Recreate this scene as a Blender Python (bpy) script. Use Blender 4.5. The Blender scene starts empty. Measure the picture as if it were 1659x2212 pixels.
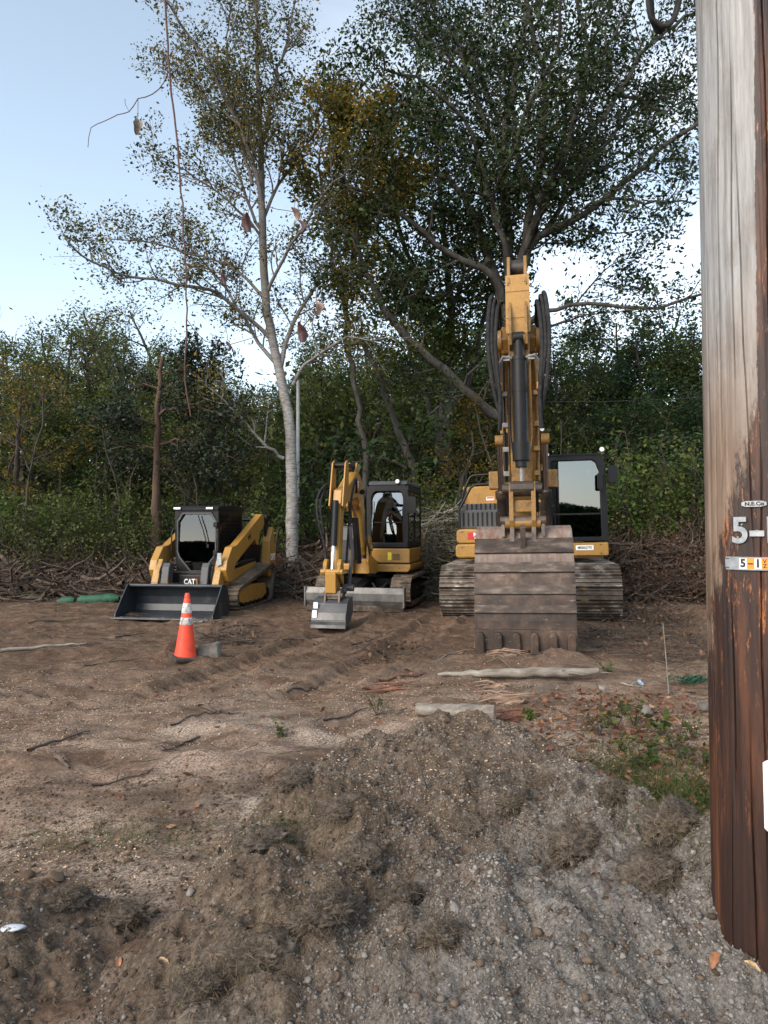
import bpy, math, random
import numpy as np
from mathutils import Vector, Matrix

S = bpy.context.scene
COL = S.collection
R = math.radians

# ------------------------------------------------------------------ camera
FPX, CX, CY = 1475.0, 829.5, 1106.0          # focal length and centre in units of a 1659 x 2212 picture
PITCH = math.atan(37.0 / 1475.0)
EYE = 1.6
cam_d = bpy.data.cameras.new('camera')
cam = bpy.data.objects.new('camera', cam_d)
COL.objects.link(cam)
cam.location = (0, 0, EYE)
cam.rotation_euler = (R(90) + PITCH, 0, 0)
cam_d.sensor_fit = 'VERTICAL'
cam_d.sensor_height = 36
cam_d.lens = FPX / 2212 * 36
cam_d.clip_end = 600
S.camera = cam

# ------------------------------------------------------------------ sky and sun (soft evening light under thin cloud)
SUN_EL, SUN_AZ = 32.0, -138.0                 # azimuth: degrees to the right of straight ahead
W = bpy.data.worlds.new('World')
S.world = W
W.use_nodes = True
wn, wl = W.node_tree.nodes, W.node_tree.links
wn.clear()
wo = wn.new('ShaderNodeOutputWorld')
bg = wn.new('ShaderNodeBackground')
sky = wn.new('ShaderNodeTexSky')
sky.sky_type = 'NISHITA'
sky.sun_disc = False
sky.sun_elevation = R(SUN_EL)
sky.sun_rotation = R(SUN_AZ)
sky.air_density = 1.0
sky.dust_density = 1.0
sky.ozone_density = 2.0
tc = wn.new('ShaderNodeTexCoord')
mp = wn.new('ShaderNodeMapping')
mp.inputs['Scale'].default_value = (1.0, 1.0, 3.2)
nz = wn.new('ShaderNodeTexNoise')
nz.inputs['Scale'].default_value = 2.3
nz.inputs['Detail'].default_value = 6
nz.inputs['Roughness'].default_value = 0.55
rp = wn.new('ShaderNodeValToRGB')
rp.color_ramp.elements[0].position = 0.44
rp.color_ramp.elements[1].position = 0.68
sx = wn.new('ShaderNodeSeparateXYZ')
# clouds sit low and to the right, clear sky up and to the left
mr = wn.new('ShaderNodeMapRange')
mr.inputs['From Min'].default_value = -0.25
mr.inputs['From Max'].default_value = 0.45
mul = wn.new('ShaderNodeMath'); mul.operation = 'MULTIPLY'
mul2 = wn.new('ShaderNodeMath'); mul2.operation = 'MULTIPLY'; mul2.inputs[1].default_value = 0.75
mixc = wn.new('ShaderNodeMixRGB')
mixc.inputs[2].default_value = (5.9, 6.15, 6.4, 1)
wl.new(tc.outputs['Generated'], mp.inputs['Vector'])
wl.new(mp.outputs['Vector'], nz.inputs['Vector'])
wl.new(nz.outputs['Fac'], rp.inputs['Fac'])
wl.new(tc.outputs['Generated'], sx.inputs['Vector'])
wl.new(sx.outputs['X'], mr.inputs['Value'])
wl.new(mr.outputs['Result'], mul.inputs[0])
wl.new(rp.outputs['Color'], mul.inputs[1])
wl.new(mul.outputs[0], mul2.inputs[0])
wl.new(mul2.outputs[0], mixc.inputs[0])
hs = wn.new('ShaderNodeHueSaturation')
hs.inputs['Saturation'].default_value = 0.62
hs.inputs['Hue'].default_value = 0.485
hs.inputs['Value'].default_value = 1.12
wl.new(sky.outputs['Color'], hs.inputs['Color'])
wl.new(hs.outputs['Color'], mixc.inputs[1])
wl.new(mixc.outputs['Color'], bg.inputs['Color'])
bg.inputs['Strength'].default_value = 0.12
wl.new(bg.outputs[0], wo.inputs[0])

sun_d = bpy.data.lights.new('sun', 'SUN')
sun_d.energy = 1.35
sun_d.angle = R(35)
sun_d.color = (1.0, 0.86, 0.70)
sun = bpy.data.objects.new('sun', sun_d)
COL.objects.link(sun)
sd = Vector((math.sin(R(SUN_AZ)) * math.cos(R(SUN_EL)), math.cos(R(SUN_AZ)) * math.cos(R(SUN_EL)), math.sin(R(SUN_EL))))
sun.rotation_euler = sd.to_track_quat('Z', 'Y').to_euler()
sun.location = (-6, -6, 18)

S.view_settings.view_transform = 'Standard'
S.view_settings.look = 'None'
S.view_settings.gamma = 1
S.view_settings.exposure = 1.32
S.view_settings.use_curve_mapping = False
S.cycles.use_denoising = True
S.cycles.max_bounces = 6
S.cycles.diffuse_bounces = 3
S.cycles.glossy_bounces = 3
S.cycles.transmission_bounces = 4
S.cycles.transparent_max_bounces = 10
S.cycles.sample_clamp_indirect = 4

# ------------------------------------------------------------------ helpers
def at(px, py, D):
    """a point seen at picture position px, py whose distance ahead is D metres"""
    u = (px - CX) / FPX
    v = (CY - py) / FPX
    y = math.cos(PITCH) - v * math.sin(PITCH)
    z = math.sin(PITCH) + v * math.cos(PITCH)
    t = D / y
    return (u * t, D, EYE + z * t)

def gx(px, D): return (px - CX) / FPX * D

_rng_n = np.random.default_rng(5)
_T = _rng_n.random((256, 256))
def vnoise(x, y):
    xi = np.floor(x).astype(int); yi = np.floor(y).astype(int)
    fx = x - xi; fy = y - yi
    fx = fx * fx * (3 - 2 * fx); fy = fy * fy * (3 - 2 * fy)
    a = _T[xi % 256, yi % 256]; b = _T[(xi + 1) % 256, yi % 256]
    c = _T[xi % 256, (yi + 1) % 256]; d = _T[(xi + 1) % 256, (yi + 1) % 256]
    return (a * (1 - fx) + b * fx) * (1 - fy) + (c * (1 - fx) + d * fx) * fy - 0.5
def fbm(x, y, scale, octv=4, rough=0.5, seed=0):
    x = np.asarray(x, float); y = np.asarray(y, float)
    s = 0; a = 1.0; f = 1.0 / scale
    for i in range(octv):
        s = s + a * vnoise((x * 0.8 - y * 0.6) * f + 17.3 * i + seed * 7.1, (x * 0.6 + y * 0.8) * f + 9.7 * i + seed * 3.3)
        a *= rough; f *= 2.07
    return s
def sstep(a, b, x):
    t = np.clip((x - a) / (b - a), 0, 1)
    return t * t * (3 - 2 * t)

def tag(o, label=None, cat=None, group=None, kind=None):
    if label: o['label'] = label
    if cat: o['category'] = cat
    if group: o['group'] = group
    if kind: o['kind'] = kind
    return o
def empty(name, loc=(0, 0, 0), rot=(0, 0, 0), label=None, cat=None, group=None):
    o = bpy.data.objects.new(name, None)
    o.empty_display_size = 0.2
    COL.objects.link(o)
    o.location = loc; o.rotation_euler = rot
    return tag(o, label, cat, group)
def link(name, me, m, parent=None, loc=None, smooth=False, bevel=None, rot=None):
    o = bpy.data.objects.new(name, me)
    COL.objects.link(o)
    if m is not None:
        for q in (m if isinstance(m, (list, tuple)) else [m]): me.materials.append(q)
    if parent: o.parent = parent
    if loc: o.location = loc
    if rot: o.rotation_euler = rot
    if smooth: me.polygons.foreach_set('use_smooth', [True] * len(me.polygons))
    if bevel:
        b = o.modifiers.new('bevel', 'BEVEL'); b.width = bevel; b.segments = 2; b.limit_method = 'ANGLE'; b.angle_limit = R(38)
    return o
def np_mesh(name, V, F, attr=None):
    """V (n,3), F (m,k) arrays; attr: float per face, stored as attribute rnd"""
    me = bpy.data.meshes.new(name)
    V = np.ascontiguousarray(V, dtype=np.float32); F = np.ascontiguousarray(F, dtype=np.int32)
    k = F.shape[1]
    me.vertices.add(len(V)); me.vertices.foreach_set('co', V.ravel())
    me.loops.add(F.size); me.loops.foreach_set('vertex_index', F.ravel())
    me.polygons.add(len(F))
    me.polygons.foreach_set('loop_start', np.arange(0, F.size, k, dtype=np.int32))
    try: me.polygons.foreach_set('loop_total', np.full(len(F), k, dtype=np.int32))
    except Exception: pass
    me.update(calc_edges=True)
    if attr is not None:
        a = me.attributes.new('rnd', 'FLOAT', 'FACE')
        a.data.foreach_set('value', np.ascontiguousarray(attr, dtype=np.float32))
    return me

class MB:
    """collects shapes into one mesh"""
    def __init__(s, T=None): s.v = []; s.f = []; s.T = T
    def add(s, vs, fs):
        n = len(s.v)
        if s.T is not None: vs = [tuple(s.T @ Vector(p)) for p in vs]
        s.v += [tuple(p) for p in vs]; s.f += [tuple(i + n for i in f) for f in fs]
        return s
    def box(s, c, d, rot=None, taper=1.0):
        hx, hy, hz = d[0] / 2, d[1] / 2, d[2] / 2
        vs = [Vector((x * (taper if z > 0 else 1), y * (taper if z > 0 else 1), z)) for z in (-hz, hz) for y in (-hy, hy) for x in (-hx, hx)]
        if rot is not None:
            M = Matrix.Rotation(rot[2], 3, 'Z') @ Matrix.Rotation(rot[1], 3, 'Y') @ Matrix.Rotation(rot[0], 3, 'X')
            vs = [M @ v for v in vs]
        vs = [v + Vector(c) for v in vs]
        return s.add(vs, [(0, 2, 3, 1), (4, 5, 7, 6), (0, 1, 5, 4), (2, 6, 7, 3), (0, 4, 6, 2), (1, 3, 7, 5)])
    def bar(s, p0, p1, w, h):
        """box of width w (sideways) and height h from p0 to p1"""
        p0 = Vector(p0); p1 = Vector(p1); d = (p1 - p0).normalized()
        up = Vector((0, 0, 1)) if abs(d.z) < 0.95 else Vector((0, 1, 0))
        sd_ = d.cross(up).normalized(); u = sd_.cross(d).normalized()
        vs = [p + sd_ * a * w / 2 + u * b * h / 2 for p in (p0, p1) for a, b in ((-1, -1), (1, -1), (1, 1), (-1, 1))]
        return s.add(vs, [(0, 1, 2, 3), (7, 6, 5, 4), (0, 4, 5, 1), (1, 5, 6, 2), (2, 6, 7, 3), (3, 7, 4, 0)])
    def prism(s, poly, x0, x1):
        """polygon in (y, z) extruded along x"""
        n = len(poly)
        vs = [(x0, y, z) for y, z in poly] + [(x1, y, z) for y, z in poly]
        fs = [tuple(range(n - 1, -1, -1)), tuple(range(n, 2 * n))]
        fs += [(i, (i + 1) % n, n + (i + 1) % n, n + i) for i in range(n)]
        return s.add(vs, fs)
    def prism_y(s, poly, y0, y1):
        """polygon in (x, z) extruded along y"""
        n = len(poly)
        vs = [(x, y0, z) for x, z in poly] + [(x, y1, z) for x, z in poly]
        fs = [tuple(range(n)), tuple(range(2 * n - 1, n - 1, -1))]
        fs += [(i, n + i, n + (i + 1) % n, (i + 1) % n) for i in range(n)]
        return s.add(vs, fs)
    def cyl(s, p0, p1, r0, r1=None, seg=14):
        return s.tube([p0, p1], [r0, r0 if r1 is None else r1], seg)
    def tube(s, pts, rad, seg=8):
        pts = [Vector(p) for p in pts]
        if not isinstance(rad, (list, tuple)): rad = [rad] * len(pts)
        vs = []; fs = []
        ref = None
        for i, p in enumerate(pts):
            d = (pts[min(i + 1, len(pts) - 1)] - pts[max(i - 1, 0)]).normalized()
            if ref is None:
                ref = d.orthogonal().normalized()
            a = (ref - d * ref.dot(d)).normalized(); ref = a
            b = d.cross(a)
            for k in range(seg):
                t = 2 * math.pi * k / seg
                vs.append(p + (a * math.cos(t) + b * math.sin(t)) * rad[i])
        for i in range(len(pts) - 1):
            for k in range(seg):
                k2 = (k + 1) % seg
                fs.append((i * seg + k, i * seg + k2, (i + 1) * seg + k2, (i + 1) * seg + k))
        fs.append(tuple(range(seg - 1, -1, -1)))
        fs.append(tuple(range((len(pts) - 1) * seg, len(pts) * seg)))
        return s.add(vs, fs)
    def lathe(s, prof, c=(0, 0, 0), seg=24, M=None):
        """prof: (r, z) list"""
        vs = []; fs = []
        for r, z in prof:
            for k in range(seg):
                t = 2 * math.pi * k / seg
                vs.append((r * math.cos(t), r * math.sin(t), z))
        n = len(prof)
        for i in range(n - 1):
            for k in range(seg):
                k2 = (k + 1) % seg
                fs.append((i * seg + k, i * seg + k2, (i + 1) * seg + k2, (i + 1) * seg + k))
        fs.append(tuple(range(seg - 1, -1, -1))); fs.append(tuple(range((n - 1) * seg, n * seg)))
        if M is not None: vs = [M @ Vector(v) for v in vs]
        vs = [Vector(v) + Vector(c) for v in vs]
        return s.add(vs, fs)
    def build(s, name, m, parent=None, bevel=None, smooth=False, loc=None, rot=None):
        me = bpy.data.meshes.new(name)
        me.from_pydata([tuple(v) for v in s.v], [], s.f)
        me.update()
        o = link(name, me, m, parent, loc, False, bevel, rot)
        if smooth:
            me.polygons.foreach_set('use_smooth', [True] * len(me.polygons))
            try: me.set_sharp_from_angle(angle=R(42))
            except Exception: pass
        return o

def rrect(x0, x1, z0, z1, r, n=4):
    """rounded rectangle outline in (x, z)"""
    out = []
    for cx_, cz_, a0 in ((x1 - r, z0 + r, -90), (x1 - r, z1 - r, 0), (x0 + r, z1 - r, 90), (x0 + r, z0 + r, 180)):
        for k in range(n + 1):
            a = R(a0 + 90 * k / n)
            out.append((cx_ + r * math.cos(a), cz_ + r * math.sin(a)))
    return out
def frame_y(mb, outer, inner, y0, y1):
    """ring between two outlines of equal point count, thick along y"""
    n = len(outer)
    vs = [(x, y, z) for y in (y0, y1) for o_ in (outer, inner) for x, z in o_]
    fs = []
    for i in range(n):
        j = (i + 1) % n
        fs += [(i, j, n + j, n + i), (2 * n + i, 3 * n + i, 3 * n + j, 2 * n + j), (i, 2 * n + i, 2 * n + j, j), (n + i, n + j, 3 * n + j, 3 * n + i)]
    mb.add(vs, fs)

def text_obj(name, body, size, m, parent, loc, rot=(R(90), 0, 0), ext=0.002, bold=0.0, sx_=1.0, align='CENTER'):
    cu = bpy.data.curves.new('lettering', 'FONT')
    cu.body = body; cu.size = size; cu.extrude = ext; cu.offset = bold
    cu.align_x = align; cu.align_y = 'CENTER'; cu.resolution_u = 4
    t = bpy.data.objects.new('lettering', cu)
    COL.objects.link(t)
    dg = bpy.context.evaluated_depsgraph_get()
    me = bpy.data.meshes.new_from_object(t.evaluated_get(dg))
    bpy.data.objects.remove(t); bpy.data.curves.remove(cu)
    me.name = name
    me.materials.clear()
    o = link(name, me, m, parent, loc)
    o.rotation_euler = rot
    o.scale = (sx_, 1, 1)
    return o

class Tubes:
    """many tapering tubes in one mesh, numpy"""
    def __init__(s): s.V = []; s.F = []; s.n = 0
    def add(s, P, rad, seg=5):
        P = np.asarray(P, float); rad = np.asarray(rad, float)
        n = len(P)
        T = np.empty_like(P); T[1:-1] = P[2:] - P[:-2]; T[0] = P[1] - P[0]; T[-1] = P[-1] - P[-2]
        T /= np.linalg.norm(T, axis=1)[:, None] + 1e-9
        m = np.abs(T.mean(0)); ref = np.zeros(3); ref[np.argmin(m)] = 1
        A = np.cross(T, ref); A /= np.linalg.norm(A, axis=1)[:, None] + 1e-9
        B = np.cross(T, A)
        t = np.arange(seg) * 2 * np.pi / seg
        ring = A[:, None, :] * np.cos(t)[None, :, None] + B[:, None, :] * np.sin(t)[None, :, None]
        s.V.append((P[:, None, :] + ring * rad[:, None, None]).reshape(-1, 3))
        i = np.arange(n - 1)[:, None] * seg; k = np.arange(seg)[None, :]; k2 = (k + 1) % seg
        s.F.append(np.stack([i + k, i + k2, i + seg + k2, i + seg + k], -1).reshape(-1, 4) + s.n)
        s.n += n * seg
    def mesh(s, name):
        return np_mesh(name, np.concatenate(s.V), np.concatenate(s.F))

def rand_rot(rng, n):
    q = rng.normal(size=(n, 4)); q /= np.linalg.norm(q, axis=1)[:, None]
    w, x, y, z = q.T
    return np.stack([1 - 2 * (y * y + z * z), 2 * (x * y - z * w), 2 * (x * z + y * w),
                     2 * (x * y + z * w), 1 - 2 * (x * x + z * z), 2 * (y * z - x * w),
                     2 * (x * z - y * w), 2 * (y * z + x * w), 1 - 2 * (x * x + y * y)], -1).reshape(n, 3, 3)
def ico(sub=0):
    import bmesh
    b = bmesh.new(); bmesh.ops.create_icosphere(b, subdivisions=sub + 1, radius=1)
    b.verts.ensure_lookup_table()
    V = np.array([v.co[:] for v in b.verts]); F = np.array([[v.index for v in f.verts] for f in b.faces]); b.free()
    return V, F
def stones(rng, P, size, sub=0, jit=0.28, flat=0.75):
    """merged lumps: P (n,3), size (n,)"""
    Vb, Fb = ico(sub)
    n = len(P); k = len(Vb)
    D = Vb[None] * (1 + rng.normal(0, jit, (n, k))[..., None] * (0.55 if sub else 1))
    sc = rng.uniform(0.6, 1.25, (n, 3)) * size[:, None]
    D = D * sc[:, None, :]
    D = np.einsum('nij,nkj->nki', rand_rot(rng, n), D)
    D[..., 2] *= flat
    V = (P[:, None, :] + D).reshape(-1, 3)
    F = (Fb[None] + (np.arange(n) * k)[:, None, None]).reshape(-1, 3)
    return V, F, np.repeat(rng.random(n), len(Fb))
def leaf_quads(rng, C, size, aspect=0.55, droop=0.0, up=0.0):
    """C (n,3) centres; kite leaves"""
    n = len(C)
    a = rng.normal(size=(n, 3)); a[:, 2] = a[:, 2] * (1 - up) - droop
    a /= np.linalg.norm(a, axis=1)[:, None]
    b = rng.normal(size=(n, 3)); b[:, 2] *= (1 - up)
    b -= a * (a * b).sum(1)[:, None]; b /= np.linalg.norm(b, axis=1)[:, None] + 1e-9
    L = (np.asarray(size) * rng.uniform(0.65, 1.3, n))[:, None]
    V = np.stack([C - a * L * 0.5, C + b * L * aspect * 0.5 - a * L * 0.05, C + a * L * 0.5, C - b * L * aspect * 0.5 - a * L * 0.05], 1).reshape(-1, 3)
    F = np.arange(4 * n).reshape(-1, 4)
    return V, F

# ------------------------------------------------------------------ materials
def nodes_of(name):
    m = bpy.data.materials.new(name); m.use_nodes = True
    return m, m.node_tree.nodes, m.node_tree.links, m.node_tree.nodes['Principled BSDF']
def ramp(n, l, src, stops):
    r = n.new('ShaderNodeValToRGB')
    e = r.color_ramp.elements
    while len(e) < len(stops): e.new(0.5)
    for i, (p, c) in enumerate(stops):
        e[i].position = p; e[i].color = (*c, 1) if len(c) == 3 else c
    l.new(src, r.inputs['Fac'])
    return r.outputs['Color']
def noise(n, l, scale, detail=5, rough=0.6, vec=None, dist=0.0):
    t = n.new('ShaderNodeTexNoise')
    t.inputs['Scale'].default_value = scale; t.inputs['Detail'].default_value = detail
    t.inputs['Roughness'].default_value = rough; t.inputs['Distortion'].default_value = dist
    if vec is not None: l.new(vec, t.inputs['Vector'])
    return t.outputs['Fac']
def coords(n, l, scale=(1, 1, 1), kind='Object'):
    t = n.new('ShaderNodeTexCoord'); m = n.new('ShaderNodeMapping')
    m.inputs['Scale'].default_value = scale
    l.new(t.outputs[kind], m.inputs['Vector'])
    return m.outputs['Vector']
def bump(n, l, h, strength, dist, b, prev=None):
    k = n.new('ShaderNodeBump'); k.inputs['Strength'].default_value = strength; k.inputs['Distance'].default_value = dist
    l.new(h, k.inputs['Height'])
    if prev is not None: l.new(prev, k.inputs['Normal'])
    l.new(k.outputs['Normal'], b.inputs['Normal'])
    return k.outputs['Normal']
def mixn(n, l, fac, a, b, mode='MIX'):
    m = n.new('ShaderNodeMixRGB'); m.blend_type = mode
    for i, q in ((0, fac), (1, a), (2, b)):
        if isinstance(q, (int, float)): m.inputs[i].default_value = q
        elif isinstance(q, tuple): m.inputs[i].default_value = (*q, 1)
        else: l.new(q, m.inputs[i])
    return m.outputs['Color']
def mth(n, l, op, a, b=0.0):
    m = n.new('ShaderNodeMath'); m.operation = op
    for i, q in ((0, a), (1, b)):
        if isinstance(q, (int, float)): m.inputs[i].default_value = q
        else: l.new(q, m.inputs[i])
    return m.outputs[0]

def basic(name, stops, scale=6, rough=0.6, metal=0.0, bs=0.0, bd=0.01, bscale=None, stretch=(1, 1, 1), rough2=None):
    m, n, l, b = nodes_of(name)
    v = coords(n, l, stretch)
    f = noise(n, l, scale, 7, 0.65, v)
    l.new(ramp(n, l, f, stops), b.inputs['Base Color'])
    if rough2 is not None:
        rr = n.new('ShaderNodeMapRange'); rr.inputs['To Min'].default_value = rough; rr.inputs['To Max'].default_value = rough2
        rr.inputs['From Min'].default_value = 0.35; rr.inputs['From Max'].default_value = 0.65
        l.new(f, rr.inputs['Value']); l.new(rr.outputs['Result'], b.inputs['Roughness'])
    else: b.inputs['Roughness'].default_value = rough
    b.inputs['Metallic'].default_value = metal
    if bs: bump(n, l, noise(n, l, bscale or scale * 4, 6, 0.7, v), bs, bd, b)
    return m
def flat(name, c, rough=0.6, metal=0.0):
    return basic(name, [(0.3, tuple(x * 0.85 for x in c)), (0.7, tuple(min(1, x * 1.1) for x in c))], 14, rough, metal)

def paint(name, c, dirt, amount=0.5, rough=0.42, spec=0.5):
    """machine paint with dust, grime and small scratches"""
    m, n, l, b = nodes_of(name)
    v = coords(n, l)
    big = noise(n, l, 2.2, 8, 0.7, v)
    fine = noise(n, l, 28, 6, 0.75, v)
    base = mixn(n, l, ramp(n, l, big, [(0.35, (0, 0, 0)), (0.7, (1, 1, 1))]), tuple(x * 0.86 for x in c), c)
    k = mth(n, l, 'MULTIPLY', ramp(n, l, mth(n, l, 'ADD', mth(n, l, 'MULTIPLY', big, 0.6), mth(n, l, 'MULTIPLY', fine, 0.5)), [(0.5, (0, 0, 0)), (0.72, (1, 1, 1))]), amount)
    col = mixn(n, l, k, base, dirt)
    l.new(col, b.inputs['Base Color'])
    rg = n.new('ShaderNodeMapRange'); rg.inputs['To Min'].default_value = rough; rg.inputs['To Max'].default_value = 0.9
    l.new(k, rg.inputs['Value']); l.new(rg.outputs['Result'], b.inputs['Roughness'])
    b.inputs['Specular IOR Level'].default_value = spec
    bump(n, l, fine, 0.12, 0.004, b)
    return m
def leafmat(name, stops, trans=0.3, clump=0.5, rough=0.55, cs=0.7):
    m, n, l, b = nodes_of(name)
    a = n.new('ShaderNodeAttribute'); a.attribute_name = 'rnd'
    g = noise(n, l, cs, 3, 0.5, coords(n, l))
    oi = n.new('ShaderNodeObjectInfo')
    gg = mth(n, l, 'MULTIPLY', mth(n, l, 'SUBTRACT', g, 0.5), clump * 2.2)
    f = mth(n, l, 'ADD', mth(n, l, 'MULTIPLY', a.outputs['Fac'], 0.75), gg)
    f = mth(n, l, 'ADD', f, mth(n, l, 'MULTIPLY', oi.outputs['Random'], 0.12))
    col = ramp(n, l, f, stops)
    l.new(col, b.inputs['Base Color'])
    b.inputs['Roughness'].default_value = rough
    b.inputs['Specular IOR Level'].default_value = 0.25
    t = n.new('ShaderNodeBsdfTranslucent'); l.new(col, t.inputs['Color'])
    mx = n.new('ShaderNodeMixShader'); mx.inputs[0].default_value = trans
    l.new(b.outputs[0], mx.inputs[1]); l.new(t.outputs[0], mx.inputs[2])
    l.new(mx.outputs[0], n['Material Output'].inputs['Surface'])
    return m

YEL = paint('yellow_paint', (0.40, 0.205, 0.032), (0.11, 0.08, 0.05), 0.65)
YELC = paint('clean_yellow_paint', (0.40, 0.205, 0.032), (0.13, 0.09, 0.055), 0.62)
YELD = paint('grimy_yellow_paint', (0.27, 0.14, 0.028), (0.045, 0.032, 0.024), 0.98)
BLK = paint('black_paint', (0.006, 0.0065, 0.0075), (0.045, 0.036, 0.028), 0.35, 0.45, 0.25)
BLKS = paint('satin_black_frame', (0.004, 0.0045, 0.0055), (0.03, 0.026, 0.022), 0.1, 0.45, 0.3)
GREASE = paint('greasy_black_steel', (0.016, 0.014, 0.013), (0.14, 0.075, 0.03), 0.5, 0.4)
DGREY = paint('dark_grey_panel', (0.045, 0.05, 0.058), (0.12, 0.10, 0.08), 0.4, 0.5)
CHROME = flat('chrome_rod', (0.62, 0.62, 0.62), 0.18, 1.0)
RUBBER = basic('rubber', [(0.3, (0.016, 0.015, 0.014)), (0.72, (0.10, 0.078, 0.058))], 7, 0.85, 0, 0.4, 0.01, 30)
RUBBERB = basic('muddy_rubber', [(0.35, (0.035, 0.03, 0.026)), (0.65, (0.19, 0.14, 0.095))], 5, 0.9, 0, 0.5, 0.01, 30)
STEELT = basic('track_steel', [(0.3, (0.045, 0.034, 0.027)), (0.5, (0.095, 0.072, 0.056)), (0.7, (0.17, 0.14, 0.115))], 5, 0.55, 0.35, 0.4, 0.006, 40)
STEELW = basic('worn_steel_edge', [(0.40, (0.07, 0.052, 0.04)), (0.55, (0.17, 0.14, 0.115)), (0.68, (0.48, 0.45, 0.42))], 5, 0.45, 0.5, 0.2, 0.003, 50)
BLADE = basic('worn_blade_steel', [(0.32, (0.055, 0.055, 0.055)), (0.5, (0.12, 0.118, 0.115)), (0.68, (0.22, 0.205, 0.185))], 3.2, 0.5, 0.3, 0.3, 0.004, 40, (1, 1, 0.5))
BKTS = basic('scuffed_black_bucket', [(0.3, (0.012, 0.016, 0.021)), (0.6, (0.03, 0.036, 0.043)), (0.78, (0.11, 0.11, 0.11))], 3.5, 0.42, 0.2, 0.3, 0.003, 60, (1, 1, 0.6))
BKTM = basic('dusty_dark_bucket', [(0.3, (0.026, 0.029, 0.033)), (0.55, (0.06, 0.064, 0.068)), (0.75, (0.15, 0.13, 0.105))], 3.0, 0.5, 0.2, 0.3, 0.003, 50)

def rust_mat():
    m, n, l, b = nodes_of('rusty_bucket_steel')
    v = coords(n, l)
    a = noise(n, l, 3.0, 9, 0.72, v)
    st = noise(n, l, 5.0, 6, 0.6, coords(n, l, (3.5, 1, 0.35)))
    col = ramp(n, l, a, [(0.30, (0.013, 0.009, 0.007)), (0.44, (0.034, 0.022, 0.016)), (0.56, (0.072, 0.044, 0.030)), (0.70, (0.14, 0.095, 0.068))])
    # the bare upper plate is scoured pale and orange
    sp = n.new('ShaderNodeSeparateXYZ'); tcn = n.new('ShaderNodeTexCoord'); l.new(tcn.outputs['Object'], sp.inputs[0])
    top = ramp(n, l, mth(n, l, 'ADD', sp.outputs['Z'], mth(n, l, 'MULTIPLY', mth(n, l, 'SUBTRACT', a, 0.5), 0.35)), [(0.0, (0, 0, 0)), (1.0, (1, 1, 1))])
    mrn = n.new('ShaderNodeMapRange'); mrn.inputs['From Min'].default_value = 0.95; mrn.inputs['From Max'].default_value = 1.38
    l.new(mth(n, l, 'ADD', sp.outputs['Z'], mth(n, l, 'MULTIPLY', mth(n, l, 'SUBTRACT', a, 0.5), 0.5)), mrn.inputs['Value'])
    pale = ramp(n, l, st, [(0.32, (0.22, 0.09, 0.045)), (0.45, (0.24, 0.165, 0.13)), (0.62, (0.29, 0.235, 0.205)), (0.72, (0.45, 0.42, 0.40))])
    col = mixn(n, l, mth(n, l, 'MULTIPLY', mrn.outputs['Result'], 0.85), col, pale)
    scr = ramp(n, l, noise(n, l, 9, 8, 0.8, coords(n, l, (0.5, 1, 2.2))), [(0.60, (0, 0, 0)), (0.68, (1, 1, 1))])
    col = mixn(n, l, mth(n, l, 'MULTIPLY', scr, 0.7), col, (0.42, 0.39, 0.36))
    l.new(col, b.inputs['Base Color'])
    b.inputs['Roughness'].default_value = 0.6; b.inputs['Metallic'].default_value = 0.2
    bump(n, l, noise(n, l, 45, 6, 0.7, v), 0.35, 0.004, b)
    return m
RUST = rust_mat()
WEAR = basic('polished_wear_edge', [(0.34, (0.022, 0.015, 0.011)), (0.52, (0.058, 0.040, 0.029)), (0.72, (0.17, 0.135, 0.11))], 4, .5, .3, .3, .004, 40, (1, 1, 3))

def glass_mat(name, tint=(0.25, 0.3, 0.3), refl=0.06):
    m, n, l, b = nodes_of(name)
    n.remove(b)
    tr = n.new('ShaderNodeBsdfTransparent'); tr.inputs['Color'].default_value = (*tint, 1)
    gl = n.new('ShaderNodeBsdfGlossy'); gl.inputs['Roughness'].default_value = 0.015; gl.inputs['Color'].default_value = (0.9, 0.95, 1, 1)
    fr = n.new('ShaderNodeFresnel'); fr.inputs['IOR'].default_value = 1.52
    f = mth(n, l, 'ADD', mth(n, l, 'MULTIPLY', fr.outputs[0], 1.25), refl)
    f = mth(n, l, 'MINIMUM', f, 1.0)
    mx = n.new('ShaderNodeMixShader')
    l.new(f, mx.inputs[0]); l.new(tr.outputs[0], mx.inputs[1]); l.new(gl.outputs[0], mx.inputs[2])
    l.new(mx.outputs[0], n['Material Output'].inputs['Surface'])
    return m
GLASS = glass_mat('tinted_cab_glass', (0.30, 0.36, 0.36), 0.085)
GLASSL = glass_mat('loader_door_glass', (0.34, 0.38, 0.38), 0.0)
GLASSD = glass_mat('dark_side_glass', (0.2, 0.23, 0.23), 0.06)
LENS = flat('lamp_lens', (0.75, 0.78, 0.8), 0.12, 0.3)
WHITE = flat('white_print', (0.8, 0.8, 0.8), 0.5)
REDP = flat('red_print', (0.45, 0.025, 0.02), 0.5)
YELP = flat('yellow_sticker', (0.75, 0.65, 0.05), 0.5)
BLACKP = flat('black_print', (0.012, 0.012, 0.012), 0.5)
ORANGEP = flat('orange_print', (0.9, 0.28, 0.02), 0.5)
FIT = basic('dull_steel_fitting', [(0.3, (0.10, 0.10, 0.10)), (0.7, (0.25, 0.245, 0.235))], 20, .5, .4)
ALU = basic('cast_aluminium', [(0.3, (0.22, 0.235, 0.25)), (0.7, (0.42, 0.44, 0.46))], 30, 0.45, 0.5, 0.2, 0.002, 60)
HOSE = basic('hydraulic_hose', [(0.3, (0.012, 0.012, 0.013)), (0.7, (0.04, 0.04, 0.04))], 16, 0.85)
HOSE.node_tree.nodes['Principled BSDF'].inputs['Specular IOR Level'].default_value = 0.15
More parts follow.
